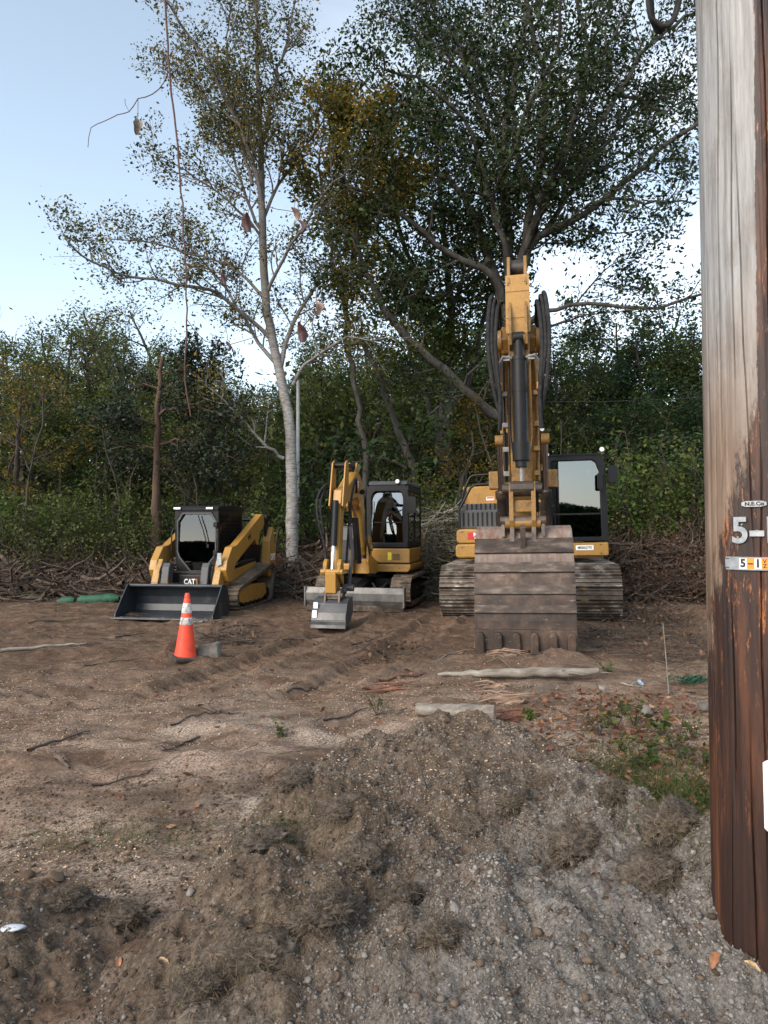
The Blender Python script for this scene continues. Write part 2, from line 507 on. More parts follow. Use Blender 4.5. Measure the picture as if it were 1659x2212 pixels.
SEATM = flat('seat_cloth', (0.03, 0.03, 0.033), 0.8)
CHIPM = leafmat('wood_chip', [(0.0, (0.20, 0.13, 0.08)), (0.4, (0.42, 0.30, 0.20)), (0.8, (0.60, 0.46, 0.33)), (1.0, (0.62, 0.34, 0.2))], 0.0, 0.25)

# ------------------------------------------------------------------ terrain heights
RX = np.array([-2.6, -1.9, -1.35, -1.0, -0.80, -0.62, -0.45, -0.2, 0.08, 0.4, 0.73, 1.0, 1.21, 1.42, 1.7, 2.4])
RY = np.array([2.5, 2.65, 2.75, 2.9, 3.1, 3.4, 3.7, 4.0, 4.25, 4.35, 4.3, 4.1, 3.8, 3.4, 3.1, 3.0])
RZ = np.array([0.13, 0.15, 0.18, 0.12, 0.21, 0.27, 0.31, 0.35, 0.38, 0.385, 0.37, 0.34, 0.31, 0.26, 0.22, 0.18])
def base_h(x, y):
    x = np.asarray(x, float); y = np.asarray(y, float)
    edge = 15.1 - 1.3 * sstep(3.8, 6.0, x) + 0.6 * fbm(x, 0 * x, 3.0, 2, seed=4)
    z = 0.95 * sstep(0, 3.6, y - edge) + 0.9 * sstep(18, 45, y)
    near = sstep(17, 13, y) * sstep(2.0, 5.0, y)
    z = z + near * (0.11 * fbm(x, y, 2.6, 3, seed=1) + 0.06 * fbm(x, y * 1.7, 0.6, 3, 0.6, seed=2))
    z = z + 0.028 * fbm(x, y, 0.16, 3, 0.6, seed=3) * sstep(30, 16, y)
    # mound with the cone, spoil in front of the loader, spoil ridges in front of the small digger
    z = z + 0.12 * np.exp(-((x + 2.62) ** 2 / 0.22 + (y - 8.75) ** 2 / 0.2)) * (1 + 1.2 * fbm(x, y, 0.25, 3, seed=8))
    z = z + 0.10 * np.exp(-((x + 2.75) ** 2 / 0.8 + (y - 11.3) ** 2 / 0.15)) * (1 + 1.5 * fbm(x, y, 0.3, 3, seed=9))
    z = z + 0.13 * np.exp(-((x + 0.05) ** 2 / 0.12 + (y - 11.9) ** 2 / 0.8)) * (1 + 1.6 * fbm(x, y, 0.3, 3, seed=10))
    z = z + 0.10 * np.exp(-((x - 2.1) ** 2 / 0.5 + (y - 8.2) ** 2 / 0.10)) * (1 + 1.5 * fbm(x, y, 0.3, 3, seed=11))
    z = z + 0.20 * np.exp(-((x - 5.6) ** 2 / 1.2 + (y - 12.6) ** 2 / 0.8)) * (1 + 1.6 * fbm(x, y, 0.5, 3, seed=12))
    # pair of track ruts curving from the small digger towards the left foreground
    for off in (0.0, 1.45):
        t = y - 6.2
        cxr = -2.35 + off + 0.40 * t - 0.012 * t * t
        d = np.abs(x - cxr) / 1.08
        inside = sstep(0.27, 0.18, d) * sstep(6.0, 7.2, y) * sstep(13.0, 11.8, y)
        lug = np.clip(np.sin((y * 1.0 + 0.4 * (x - cxr)) * 2 * np.pi / 0.16) * 1.6, -1, 1)
        z = z + inside * (-0.045 + 0.020 * lug) + 0.05 * np.exp(-((d - 0.34) / 0.07) ** 2) * sstep(6.0, 7.2, y) * sstep(13.0, 11.8, y)
    return z
def pile_h(x, y):
    x = np.asarray(x, float); y = np.asarray(y, float)
    yc = np.interp(x, RX, RY); zc = np.interp(x, RX, RZ)
    y0 = 1.3
    s = np.clip((y - y0) / (yc - y0), 0, 1)
    zn = 0.03 + (zc - 0.03) * s ** 0.85
    zf = zc - np.clip(y - yc, 0, 9) * 0.8 - 0.25 * np.clip(y - yc, 0, 9) ** 2
    z = np.where(y < yc, zn, zf)
    # gully between the left berm and the main heap
    z = z - 0.13 * np.exp(-((x + 0.95 - 0.25 * (y - 2.6)) ** 2 / 0.035)) * sstep(1.7, 2.4, y) * sstep(3.5, 3.0, y)
    # sods and lumps
    for bx, by, br, bh in ((-0.12, 3.05, 0.17, 0.13), (0.42, 3.25, 0.22, 0.09), (0.95, 3.15, 0.24, 0.10), (1.22, 3.05, 0.17, 0.10), (1.40, 2.75, 0.22, 0.15),
                           (-0.25, 2.45, 0.25, 0.09), (0.1, 2.35, 0.2, 0.06), (-0.45, 2.2, 0.2, 0.06), (0.35, 2.6, 0.18, 0.06), (1.05, 3.55, 0.2, 0.06), (-0.3, 3.35, 0.2, 0.07),
                           (-1.6, 2.6, 0.3, 0.06), (-0.6, 2.9, 0.2, 0.05), (0.75, 2.5, 0.22, 0.04)):
        rr = ((x - bx) ** 2 + (y - by) ** 2) / br ** 2
        z = z + bh * np.exp(-rr ** 1.6) * (1 + 0.8 * fbm(x, y, 0.12, 3, seed=21))
    z = z + 0.11 * fbm(x, y, 0.55, 3, 0.6, seed=14) * sstep(1.3, 2.0, y) + 0.055 * fbm(x, y, 0.17, 3, 0.6, seed=15)
    rdg = 0.5 - np.abs(fbm(x, y, 0.11, 3, 0.6, seed=16))
    z = z + 0.045 * (rdg - 0.4) + 0.020 * fbm(x, y, 0.04, 3, 0.65, seed=17)
    z = z - 0.5 * sstep(-2.55, -2.85, x) - 0.5 * sstep(2.05, 2.35, x) - 0.15 * sstep(1.5, 1.28, y)
    # the gravel drops away around the pole foot
    z = z - 0.10 * np.exp(-((x - 1.15) ** 2 / 0.20 + (y - 2.05) ** 2 / 0.12)) - 0.13 * np.exp(-((x - 1.42) ** 2 / 0.05 + (y - 2.16) ** 2 / 0.05))
    return z
def top_h(x, y):
    return np.maximum(base_h(x, y), pile_h(x, y))
def gz(x, y): return float(top_h(np.array([x]), np.array([y]))[0])
def bz(x, y): return float(base_h(np.array([x]), np.array([y]))[0])
_DD = np.concatenate([np.arange(1.5, 8, .015), np.arange(8, 40, .04)])
def ground_at(px, py):
    """the ground point seen at a picture position"""
    u = (px - CX) / FPX; v = (CY - py) / FPX
    yy = math.cos(PITCH) - v * math.sin(PITCH); zz = math.sin(PITCH) + v * math.cos(PITCH)
    X_, Z_ = u * _DD / yy, EYE + zz * _DD / yy
    h = top_h(X_, _DD); k = np.nonzero(Z_ <= h)[0]
    k = k[0] if len(k) else np.searchsorted(_DD, 16)
    return (float(X_[k]), float(_DD[k]), float(h[k]))

def grid_mesh(name, xs, ys, hf):
    X, Y = np.meshgrid(xs, ys)
    V = np.stack([X, Y, hf(X, Y)], -1).reshape(-1, 3)
    nx, ny = len(xs), len(ys)
    i = np.arange(nx - 1)[None, :]; j = np.arange(ny - 1)[:, None] * nx
    F = np.stack([j + i, j + i + 1, j + i + 1 + nx, j + i + nx], -1).reshape(-1, 4)
    return np_mesh(name, V, F)
def soil_mat():
    m, n, l, b = nodes_of('bare_soil')
    v = coords(n, l)
    big = noise(n, l, 0.55, 5, 0.6, v); mid = noise(n, l, 3.2, 7, 0.7, v); fine = noise(n, l, 38, 7, 0.78, v)
    soil = ramp(n, l, mid, [(0.3, (0.070, 0.042, 0.027)), (0.5, (0.145, 0.089, 0.057)), (0.68, (0.215, 0.140, 0.092))])
    soil = mixn(n, l, ramp(n, l, fine, [(0.36, (1, 1, 1)), (0.56, (0, 0, 0))]), soil, (0.05, 0.035, 0.026))
    # dry sandy crust in streaks
    strk = noise(n, l, 1.3, 6, 0.65, coords(n, l, (0.7, 2.6, 1)))
    soil = mixn(n, l, mth(n, l, 'MULTIPLY', ramp(n, l, strk, [(0.54, (0, 0, 0)), (0.66, (1, 1, 1))]), 0.55), soil, (0.21, 0.155, 0.11))
    # sawdust and wood fibre ground in near the fallen logs (patchy)
    sp = n.new('ShaderNodeSeparateXYZ'); tcn = n.new('ShaderNodeTexCoord'); l.new(tcn.outputs['Object'], sp.inputs[0])
    mr_ = n.new('ShaderNodeMapRange'); mr_.inputs['From Min'].default_value = 8.6; mr_.inputs['From Max'].default_value = 5.2
    l.new(sp.outputs['Y'], mr_.inputs['Value'])
    patch = ramp(n, l, noise(n, l, 1.1, 6, 0.7, coords(n, l, (1, 1.6, 1))), [(0.42, (.08, .08, .08)), (0.60, (1, 1, 1))])
    speck = ramp(n, l, noise(n, l, 60, 5, 0.85, v), [(0.42, (0, 0, 0)), (0.54, (1, 1, 1))])
    saw = mth(n, l, 'MULTIPLY', mth(n, l, 'MULTIPLY', patch, speck), mr_.outputs['Result'])
    tint = ramp(n, l, big, [(0.4, (0.44, 0.37, 0.30)), (0.6, (0.46, 0.32, 0.235))])
    col = mixn(n, l, mth(n, l, 'MULTIPLY', saw, 0.95), soil, tint)
    l.new(col, b.inputs['Base Color'])
    b.inputs['Roughness'].default_value = 0.95; b.inputs['Specular IOR Level'].default_value = 0.15
    k = bump(n, l, mid, 0.5, 0.06, b)
    bump(n, l, fine, 0.8, 0.02, b, k)
    return m
def pile_mat():
    m, n, l, b = nodes_of('stony_spoil')
    v = coords(n, l)
    big = noise(n, l, 1.3, 6, 0.65, v); mid = noise(n, l, 7, 7, 0.7, v); fine = noise(n, l, 75, 7, 0.8, v)
    brown = ramp(n, l, mid, [(0.3, (0.078, 0.054, 0.038)), (0.5, (0.158, 0.114, 0.080)), (0.7, (0.245, 0.188, 0.140))])
    grey = ramp(n, l, mid, [(0.3, (0.125, 0.113, 0.10)), (0.5, (0.225, 0.207, 0.187)), (0.7, (0.32, 0.30, 0.275))])
    sp = n.new('ShaderNodeSeparateXYZ'); tcn = n.new('ShaderNodeTexCoord'); l.new(tcn.outputs['Object'], sp.inputs[0])
    g = mth(n, l, 'ADD', mth(n, l, 'MULTIPLY', sp.outputs['X'], 0.6), mth(n, l, 'MULTIPLY', sp.outputs['Y'], -0.42))
    g = mth(n, l, 'ADD', g, mth(n, l, 'MULTIPLY', big, 1.9))
    f = ramp(n, l, mth(n, l, 'ADD', g, 0.55), [(0.28, (0, 0, 0)), (0.75, (1, 1, 1))])
    col = mixn(n, l, f, brown, grey)
    col = mixn(n, l, ramp(n, l, fine, [(0.34, (1, 1, 1)), (0.56, (0, 0, 0))]), col, (0.055, 0.044, 0.036))
    col = mixn(n, l, mth(n, l, 'MULTIPLY', ramp(n, l, fine, [(0.56, (0, 0, 0)), (0.68, (1, 1, 1))]), 0.6), col, (0.30, 0.27, 0.235))
    l.new(col, b.inputs['Base Color'])
    b.inputs['Roughness'].default_value = 0.96; b.inputs['Specular IOR Level'].default_value = 0.12
    k = bump(n, l, mid, 0.5, 0.03, b)
    bump(n, l, fine, 0.9, 0.012, b, k)
    return m
SOIL = soil_mat(); PILE = pile_mat()

def axis(segs):
    out = [np.linspace(a, b_, int(round((b_ - a) / st)), endpoint=False) for a, b_, st in segs]
    return np.concatenate(out + [np.array([segs[-1][1]])])
gxs = axis([(-260, -80, 12), (-80, -30, 3), (-30, -12, .8), (-12, -7.5, .12), (-7.5, 7.5, .034), (7.5, 12, .12), (12, 30, .8), (30, 80, 3), (80, 260, 12)])
gys = axis([(-200, -40, 12), (-40, -2, 2), (-2, 1.6, .2), (1.6, 9, .03), (9, 14, .04), (14, 19, .08), (19, 40, .5), (40, 100, 3), (100, 400, 12)])
tag(link('ground', grid_mesh('ground', gxs, gys, lambda X, Y: base_h(X, Y)), SOIL, smooth=True), 'churned brown bare soil of the cleared lot', 'ground', kind='structure')
pxs = np.arange(-2.9, 2.4, .0085); pys = np.arange(1.25, 5.3, .0085)
def ph(X, Y):
    return pile_h(X, Y)
tag(link('dirt_pile', grid_mesh('dirt_pile', pxs, pys, ph), PILE, smooth=True), 'long heap of grey brown dirt, gravel and torn sods in the foreground', 'dirt pile')

# ------------------------------------------------------------------ gravel, clods, roots, chips
rng = np.random.default_rng(11)
def scatter_on(n, x0, x1, y0, y1, dens=None, persp=True):
    x = rng.uniform(x0, x1, n)
    y = rng.uniform(y0, y1, n)
    if dens is not None:
        k = rng.random(n) < dens(x, y); x, y = x[k], y[k]
    # only where the camera could see it (with a margin for a side step)
    k = np.abs(x) < y * 0.72 + 0.7; x, y = x[k], y[k]
    return x, y
STONE = leafmat('gravel_stone', [(0.0, (0.10, 0.088, 0.077)), (0.5, (0.185, 0.168, 0.15)), (0.9, (0.28, 0.258, 0.233)), (1.05, (0.34, 0.315, 0.285))], 0.0, 0.45, 0.95, cs=2.0)
CLOD = leafmat('soil_clod', [(0.0, (0.055, 0.038, 0.028)), (0.5, (0.115, 0.08, 0.056)), (1.0, (0.19, 0.14, 0.10))], 0.0, 0.3, 0.95)
FIBRE = leafmat('dry_root', [(0.0, (0.05, 0.034, 0.022)), (0.35, (0.12, 0.088, 0.058)), (0.7, (0.22, 0.175, 0.12)), (1.0, (0.33, 0.28, 0.19))], 0.1, 0.3, 0.8)
def pd(x, y):
    c = 0.1 + 0.9 * sstep(0.38, 0.62, 0.5 + fbm(x, y, 0.42, 3, seed=31) * 1.3)
    e = np.clip(0.35 + 0.5 * (x * 0.3 - (y - 2.8) * 0.45) + 0.35, 0.12, 1)
    return c * e * (0.22 + 0.78 * sstep(-1.3, -0.5, x + 0.35 * (2.6 - y))) * (pile_h(x, y) > base_h(x, y) - 0.01)
def gravel(n, lo, hi, sub, y1=4.4):
    x, y = scatter_on(n, -2.7, 2.3, 1.45, y1, pd)
    s = lo + (hi - lo) * rng.random(len(x)) ** 2.2
    P = np.stack([x, y, top_h(x, y) + s * rng.uniform(-.35, .35, len(x))], -1)
    return stones(rng, P, s, sub, 0.22, 0.75)
V1, F1, A1 = gravel(130000, .0028, .0075, 0)
V2, F2, A2 = gravel(15000, .006, .0135, 0)
me = np_mesh('gravel', np.concatenate([V1, V2]), np.concatenate([F1, F2 + len(V1)]), np.concatenate([A1, A2]))
tag(link('gravel', me, STONE), 'loose grey crushed stones lying over the dirt heap', 'gravel', kind='stuff')
# soil clods over the lot and heap
x, y = scatter_on(12000, -9, 9, 3.6, 15.5, lambda x, y: 0.15 + 0.85 * sstep(0.45, 0.65, 0.5 + fbm(x, y, 1.1, 3, seed=33)))
s = (0.005 + 0.028 * rng.random(len(x)) ** 5) * np.clip(y / 8, 0.6, 1.4)
V1, F1, A1 = stones(rng, np.stack([x, y, base_h(x, y) - s * .2], -1), s, 0, 0.42, 0.6)
x, y = scatter_on(9000, -2.7, 2.3, 1.45, 4.4)
s = 0.004 + 0.012 * rng.random(len(x)) ** 3
V2, F2, A2 = stones(rng, np.stack([x, y, top_h(x, y)], -1), s, 0, 0.42, 0.8)
me = np_mesh('soil_clods', np.concatenate([V1, V2]), np.concatenate([F1, F2 + len(V1)]), np.concatenate([A1, A2]))
tag(link('soil_clods', me, CLOD), 'crumbled brown clods of soil scattered over the lot', 'soil', kind='stuff')

def fibres(n, px, py, hfun, lmin, lmax, w, lift, curl=0.6, dirs=None, upness=0.25):
    """thin curved ribbons; px, py arrays of roots"""
    k = 5
    n = len(px)
    th = rng.uniform(0, 2 * np.pi, n)
    L = rng.uniform(lmin, lmax, n)
    el = np.abs(rng.normal(0, upness, n))
    P = np.zeros((n, k, 3)); P[:, 0, 0] = px; P[:, 0, 1] = py; P[:, 0, 2] = hfun(px, py) + rng.uniform(-.003, lift, n)
    for i in range(1, k):
        th = th + rng.normal(0, curl, n); el = el - 0.35 + rng.normal(0, 0.25, n) * upness * 2
        st = (L / (k - 1))
        P[:, i, 0] = P[:, i - 1, 0] + np.cos(th) * np.cos(el) * st
        P[:, i, 1] = P[:, i - 1, 1] + np.sin(th) * np.cos(el) * st
        P[:, i, 2] = np.maximum(P[:, i - 1, 2] + np.sin(el) * st, hfun(P[:, i, 0], P[:, i, 1]) + 0.001)
    Wd = w * rng.uniform(0.5, 1.6, n)
    sd_ = np.stack([-np.sin(th), np.cos(th), rng.normal(0, .5, n)], -1); sd_ /= np.linalg.norm(sd_, axis=1)[:, None]
    tp = np.array([1, 1, .9, .7, .3])[None, :, None]
    off = sd_[:, None, :] * Wd[:, None, None] * 0.5 * tp
    off2 = np.zeros_like(off); off2[..., 2] = (Wd[:, None] * 0.4) * tp[..., 0]
    V = np.concatenate([P - off, P + off, P + off2], 1)      # three-sided
    idx = []
    for i in range(k - 1):
        for a_, b_ in ((0, 1), (1, 2), (2, 0)):
            idx.append([a_ * k + i, b_ * k + i, b_ * k + i + 1, a_ * k + i + 1])
    F = (np.array(idx)[None] + (np.arange(n) * 3 * k)[:, None, None]).reshape(-1, 4)
    return V.reshape(-1, 3), F, np.repeat(rng.random(n), len(idx))
parts = []
# mats of root fibre on the sods
cx_, cy_ = [], []
for bx, by, br, cnt in ((-0.12, 3.1, .17, 900), (0.42, 3.25, .24, 1300), (0.95, 3.2, .26, 1600), (1.22, 3.05, .18, 1200), (1.42, 2.75, .22, 1500), (-0.3, 2.45, .28, 1700),
                        (0.1, 2.35, .24, 1100), (-0.5, 2.2, .22, 900), (-0.35, 1.95, .2, 700), (1.3, 3.3, .2, 700), (0.0, 2.7, .3, 900), (-0.2, 3.4, .25, 700), (0.7, 3.4, .3, 800), (-1.6, 2.55, .35, 600), (.6, 2.1, .3, 500), (0.65, 2.85, .3, 600)):
    cx_.append(rng.normal(bx, br * .62, cnt)); cy_.append(rng.normal(by, br * .55, cnt))
cx_ = np.concatenate(cx_); cy_ = np.concatenate(cy_)
k_ = rng.random(len(cx_)) < .95; cx_, cy_ = cx_[k_], cy_[k_]
parts.append(fibres(0, cx_, cy_, top_h, .02, .08, .0016, .012, .7, upness=.15))
x, y = scatter_on(17000, -2.6, 2.2, 1.5, 4.4)
parts.append(fibres(0, x, y, top_h, .02, .09, .0016, .008))
o_ = 0; VV = []; FF = []; AA = []
for V, F, A in parts: VV.append(V); FF.append(F + o_); AA.append(A); o_ += len(V)
tag(link('dry_roots', np_mesh('dry_roots', np.concatenate(VV), np.concatenate(FF), np.concatenate(AA)), FIBRE), 'matted dry roots and dead grass in the torn sods', 'roots', kind='stuff')
# twigs and root scraps over the lot
def near_edge(x, y): return np.clip(0.28 + 0.7 * sstep(11.5, 15.0, y) + 0.7 * sstep(1.5, 4.5, x) + 0.9 * np.clip(fbm(x, y, 1.3, 3, seed=35), 0, 1), 0, 1)
x, y = scatter_on(20000, -9, 10, 4.2, 16, near_edge)
V, F, A = fibres(0, x, y, base_h, .08, .5, .006, .02, 0.35, upness=0.2)
tag(link('twig_litter', np_mesh('twig_litter', V, F, A), FIBRE), 'thin twigs and root scraps strewn over the soil', 'twigs', kind='stuff')
# wood chips
def chipd(x, y):
    base = sstep(0.42, 0.62, 0.5 + fbm(x, y * 1.6, 0.9, 3, 0.6, seed=41))
    return np.clip(base, 0.07, 1) * sstep(9.0, 5.6, y)
x, y = scatter_on(120000, -5.5, 5, 3.0, 9.0, chipd)
s = rng.uniform(.006, .019, len(x))
V, F = leaf_quads(rng, np.stack([x, y, top_h(x, y) + .004], -1), s, 0.45, 0, 0.75)
tag(link('wood_chips', np_mesh('wood_chips', V, F, rng.random(len(F))), CHIPM), 'pale wood chips and sawdust spread on the soil', 'wood chips', kind='stuff')

# torn sods: lumps of turf with hanging dead grass
SODM = basic('turf_soil', [(0.3, (0.045, 0.034, 0.026)), (0.5, (0.11, 0.087, 0.066)), (0.7, (0.21, 0.172, 0.135))], 18, .97, 0, .9, .012, 60)
def sod(px, py, r, sq, label, seed, D=None, nf=700, tone=0.0):
    rg = np.random.default_rng(seed); V, F = ico(4); r = r * .9
    p = np.array(ground_at(px, py)); n1 = V.copy()
    disp = 1 + .62 * fbm(V[:, 0] * 1.3 + V[:, 2], V[:, 1] * 1.3 - V[:, 2], .8, 4, .65, seed=seed % 9) + .30 * fbm(V[:, 0] + V[:, 2] * 2, V[:, 1] * 2, .22, 4, .75, seed=seed % 5) + .16 * rg.random(len(V)) ** 3
    a = rg.uniform(0, 3.1); ca, sa_ = math.cos(a * .3), math.sin(a * .3)
    sc = np.array([r * sq, r * .8, r * .72])
    V = V * disp[:, None] * sc
    V = np.stack([V[:, 0] * ca - V[:, 1] * sa_, V[:, 0] * sa_ + V[:, 1] * ca, V[:, 2]], -1)
    c = p + np.array([0, r * .3, r * .10])
    root = empty('sod_clump', tuple(c), label=label, cat='sod')
    link('soil', np_mesh('soil', V, F), SODM, root)
    # fibres start on the lump and trail down it
    nf = int(nf * 1.25); idx = rg.integers(0, len(V), nf); k = 5
    nrm = V[idx] / (np.linalg.norm(V[idx], axis=1)[:, None])
    P = np.zeros((nf, k, 3)); P[:, 0] = V[idx] * 1.0
    d = rg.normal(size=(nf, 3)); d -= nrm * (d * nrm).sum(1)[:, None] * .8; d += nrm * rg.uniform(-.05, .38, nf)[:, None]; d[:, 2] += .05; d /= np.linalg.norm(d, axis=1)[:, None]
    L = rg.uniform(.015, .070, nf)
    for i in range(1, k):
        P[:, i] = P[:, i - 1] + d * (L / (k - 1))[:, None]
        d = d + rg.normal(0, .5, (nf, 3)) - nrm * .12; d[:, 2] -= .30; d /= np.linalg.norm(d, axis=1)[:, None]
    s_ = np.cross(d, rg.normal(size=(nf, 3))); s_ /= np.linalg.norm(s_, axis=1)[:, None] + 1e-9
    w = .0017 * rg.uniform(.5, 1.6, nf); tp = np.array([1, 1, .9, .7, .3])[None, :, None]
    off = s_[:, None] * w[:, None, None] * .5 * tp; off2 = np.zeros_like(off); off2[..., 2] = w[:, None] * .4 * tp[..., 0]
    VV_ = np.concatenate([P - off, P + off, P + off2], 1); idx2 = []
    for i in range(k - 1):
        for a_, b_ in ((0, 1), (1, 2), (2, 0)): idx2.append([a_ * k + i, b_ * k + i, b_ * k + i + 1, a_ * k + i + 1])
    FF_ = (np.array(idx2)[None] + (np.arange(nf) * 3 * k)[:, None, None]).reshape(-1, 4)
    at_ = np.repeat(np.clip(rg.random(nf) + tone, 0, 1), len(idx2))
    link('dead_grass', np_mesh('dead_grass', VV_.reshape(-1, 3), FF_, at_), FIBRE, root)
for args in [(768, 1872, .085, .95, 'round brown sod ball near the centre left of the heap', 1), (745, 1762, .075, 1.3, 'matted sod above the round sod ball', 2), (1455, 1800, .115, 1.3, 'rounded grass topped sod right under the grass patch', 3, None, 1500, .15),
             (1420, 1915, .105, 1.25, 'dark torn sod with straw fringe left of the pole', 4, None, 1300, .1), (1250, 1835, .10, 1.5, 'broad fringed sod in the right of the heap', 5, None, 1300, .1), (1010, 1800, .07, 1.5, 'flat dry sod in the upper middle of the heap', 6, None, 900, .1),
             (700, 1985, .085, 1.5, 'matted root sod in the lower middle left', 7, None, 1100), (560, 2080, .075, 1.5, 'sod with hanging roots at the bottom left', 8, None, 1200), (420, 2150, .06, 1.2, 'small upright sod at the bottom edge', 9, None, 800), (1110, 1745, .06, 1.6, 'small fibrous sod high on the heap', 10),
             (560, 1830, .07, 1.5, 'brown sod on the left slope of the heap', 11), (950, 2040, .05, 1.6, 'thin mat of roots in the foreground gravel', 12), (130, 1960, .06, 1.6, 'dark sod on the far left bank', 13), (640, 1700, .07, 1.5, 'dark sod near the left crest of the heap', 14),
             (860, 1950, .055, 1.6, 'small brown sod below the centre of the heap', 15), (260, 1990, .06, 1.5, 'small sod in the gravel at the left', 16), (1180, 1700, .06, 1.5, 'dark sod near the right crest of the heap', 17), (1330, 1720, .06, 1.4, 'sod on the right shoulder of the heap', 18)]:
    sod(*args)

# ------------------------------------------------------------------ trees
BARK = basic('grey_bark', [(0.3, (0.022, 0.019, 0.016)), (0.5, (0.046, 0.041, 0.034)), (0.7, (0.095, 0.088, 0.075))], 5, 0.9, 0, 0.7, 0.03, 14, (1, 1, 0.25))
BARKD = basic('dark_bark', [(0.3, (0.022, 0.018, 0.015)), (0.6, (0.06, 0.048, 0.038)), (0.75, (0.10, 0.085, 0.07))], 6, 0.95, 0, 0.6, 0.02, 16, (1, 1, 0.25))
BARKR = basic('shaggy_red_bark', [(0.3, (0.035, 0.022, 0.016)), (0.6, (0.10, 0.062, 0.042)), (0.75, (0.16, 0.11, 0.08))], 7, 0.95, 0, 0.8, 0.02, 22, (1, 1, 0.15))
def birch_mat():
    m, n, l, b = nodes_of('white_birch_bark')
    v = coords(n, l, (1, 1, 1))
    a = noise(n, l, 7, 8, 0.72, coords(n, l, (1, 1, 4.5)))
    col = ramp(n, l, a, [(0.3, (0.05, 0.043, 0.036)), (0.42, (0.15, 0.142, 0.13)), (0.58, (0.31, 0.302, 0.29))])
    lich = ramp(n, l, noise(n, l, 2.4, 6, 0.7, v), [(0.5, (0, 0, 0)), (0.64, (1, 1, 1))])
    col = mixn(n, l, mth(n, l, 'MULTIPLY', lich, .6), col, (0.075, 0.062, 0.05))
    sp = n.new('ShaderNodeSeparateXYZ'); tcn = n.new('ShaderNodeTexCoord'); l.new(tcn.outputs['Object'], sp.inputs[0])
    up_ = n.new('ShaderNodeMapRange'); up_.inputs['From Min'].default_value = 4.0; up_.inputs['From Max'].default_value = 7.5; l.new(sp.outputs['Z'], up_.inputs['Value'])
    col = mixn(n, l, mth(n, l, 'MULTIPLY', up_.outputs['Result'], .8), col, (0.065, 0.056, 0.047))  # bark darkens with height: backlit look of the upper limbs put into the colour
    l.new(col, b.inputs['Base Color']); b.inputs['Roughness'].default_value = 0.85
    bump(n, l, a, 0.5, 0.02, b)
    return m
BIRCHB = birch_mat()
L_OAK = leafmat('oak_leaf', [(0.0, (0.009, 0.018, 0.006)), (0.5, (0.020, 0.038, 0.010)), (0.85, (0.036, 0.060, 0.014)), (1.05, (0.10, 0.09, 0.02))], 0.22)
L_YEL = leafmat('autumn_leaf', [(0.0, (0.04, 0.055, 0.014)), (0.3, (0.10, 0.095, 0.018)), (0.55, (0.21, 0.14, 0.02)), (0.9, (0.30, 0.17, 0.02))], 0.45, 0.5)
L_BIR = leafmat('birch_leaf', [(0.0, (0.03, 0.042, 0.014)), (0.4, (0.072, 0.078, 0.020)), (0.7, (0.165, 0.125, 0.025)), (1.0, (0.24, 0.13, 0.025))], 0.3)
L_MID = leafmat('woodland_leaf', [(0.0, (0.026, 0.038, 0.010)), (0.5, (0.066, 0.092, 0.020)), (0.8, (0.125, 0.155, 0.030)), (1.0, (0.20, 0.165, 0.035))], 0.38)
L_BLU = leafmat('deep_green_leaf', [(0.0, (0.014, 0.032, 0.013)), (0.6, (0.036, 0.070, 0.026)), (1.0, (0.075, 0.12, 0.038))], 0.35)
L_CED = leafmat('cedar_foliage', [(0.0, (0.010, 0.018, 0.011)), (0.6, (0.022, 0.036, 0.018)), (1.0, (0.045, 0.055, 0.022))], 0.1)
L_OLV = leafmat('olive_leaf', [(0.0, (0.042, 0.052, 0.018)), (0.5, (0.10, 0.112, 0.036)), (0.85, (0.12, 0.12, 0.04)), (1.0, (0.18, 0.12, 0.05))], 0.3)
L_BRI = leafmat('bright_leaf', [(0.0, (0.035, 0.062, 0.012)), (0.5, (0.075, 0.125, 0.022)), (0.85, (0.13, 0.18, 0.035)), (1.0, (0.26, 0.22, 0.04))], 0.4)
L_DRY = leafmat('withered_leaf', [(0.0, (0.055, 0.028, 0.018)), (0.5, (0.12, 0.065, 0.04)), (0.85, (0.20, 0.12, 0.07)), (1.0, (0.28, 0.17, 0.09))], 0.2)

def smooth_path(P, step, rng_, jit=0.0):
    """Catmull-Rom through P, resampled"""
    P = np.asarray(P, float)
    if len(P) == 2: P = np.array([P[0], P[0] * .67 + P[1] * .33, P[0] * .33 + P[1] * .67, P[1]])
    Q = np.concatenate([[2 * P[0] - P[1]], P, [2 * P[-1] - P[-2]]])
    out = []
    for i in range(1, len(Q) - 2):
        n = max(2, int(np.linalg.norm(Q[i + 1] - Q[i]) / step))
        t = np.arange(n)[:, None] / n
        out.append(0.5 * (2 * Q[i] + (Q[i + 1] - Q[i - 1]) * t + (2 * Q[i - 1] - 5 * Q[i] + 4 * Q[i + 1] - Q[i + 2]) * t ** 2 + (3 * Q[i] - Q[i - 1] - 3 * Q[i + 1] + Q[i + 2]) * t ** 3))
    out = np.concatenate(out + [Q[-2:-1]])
    if jit and len(out) > 2: out[1:-1] += rng_.normal(0, jit, out[1:-1].shape)
    return out

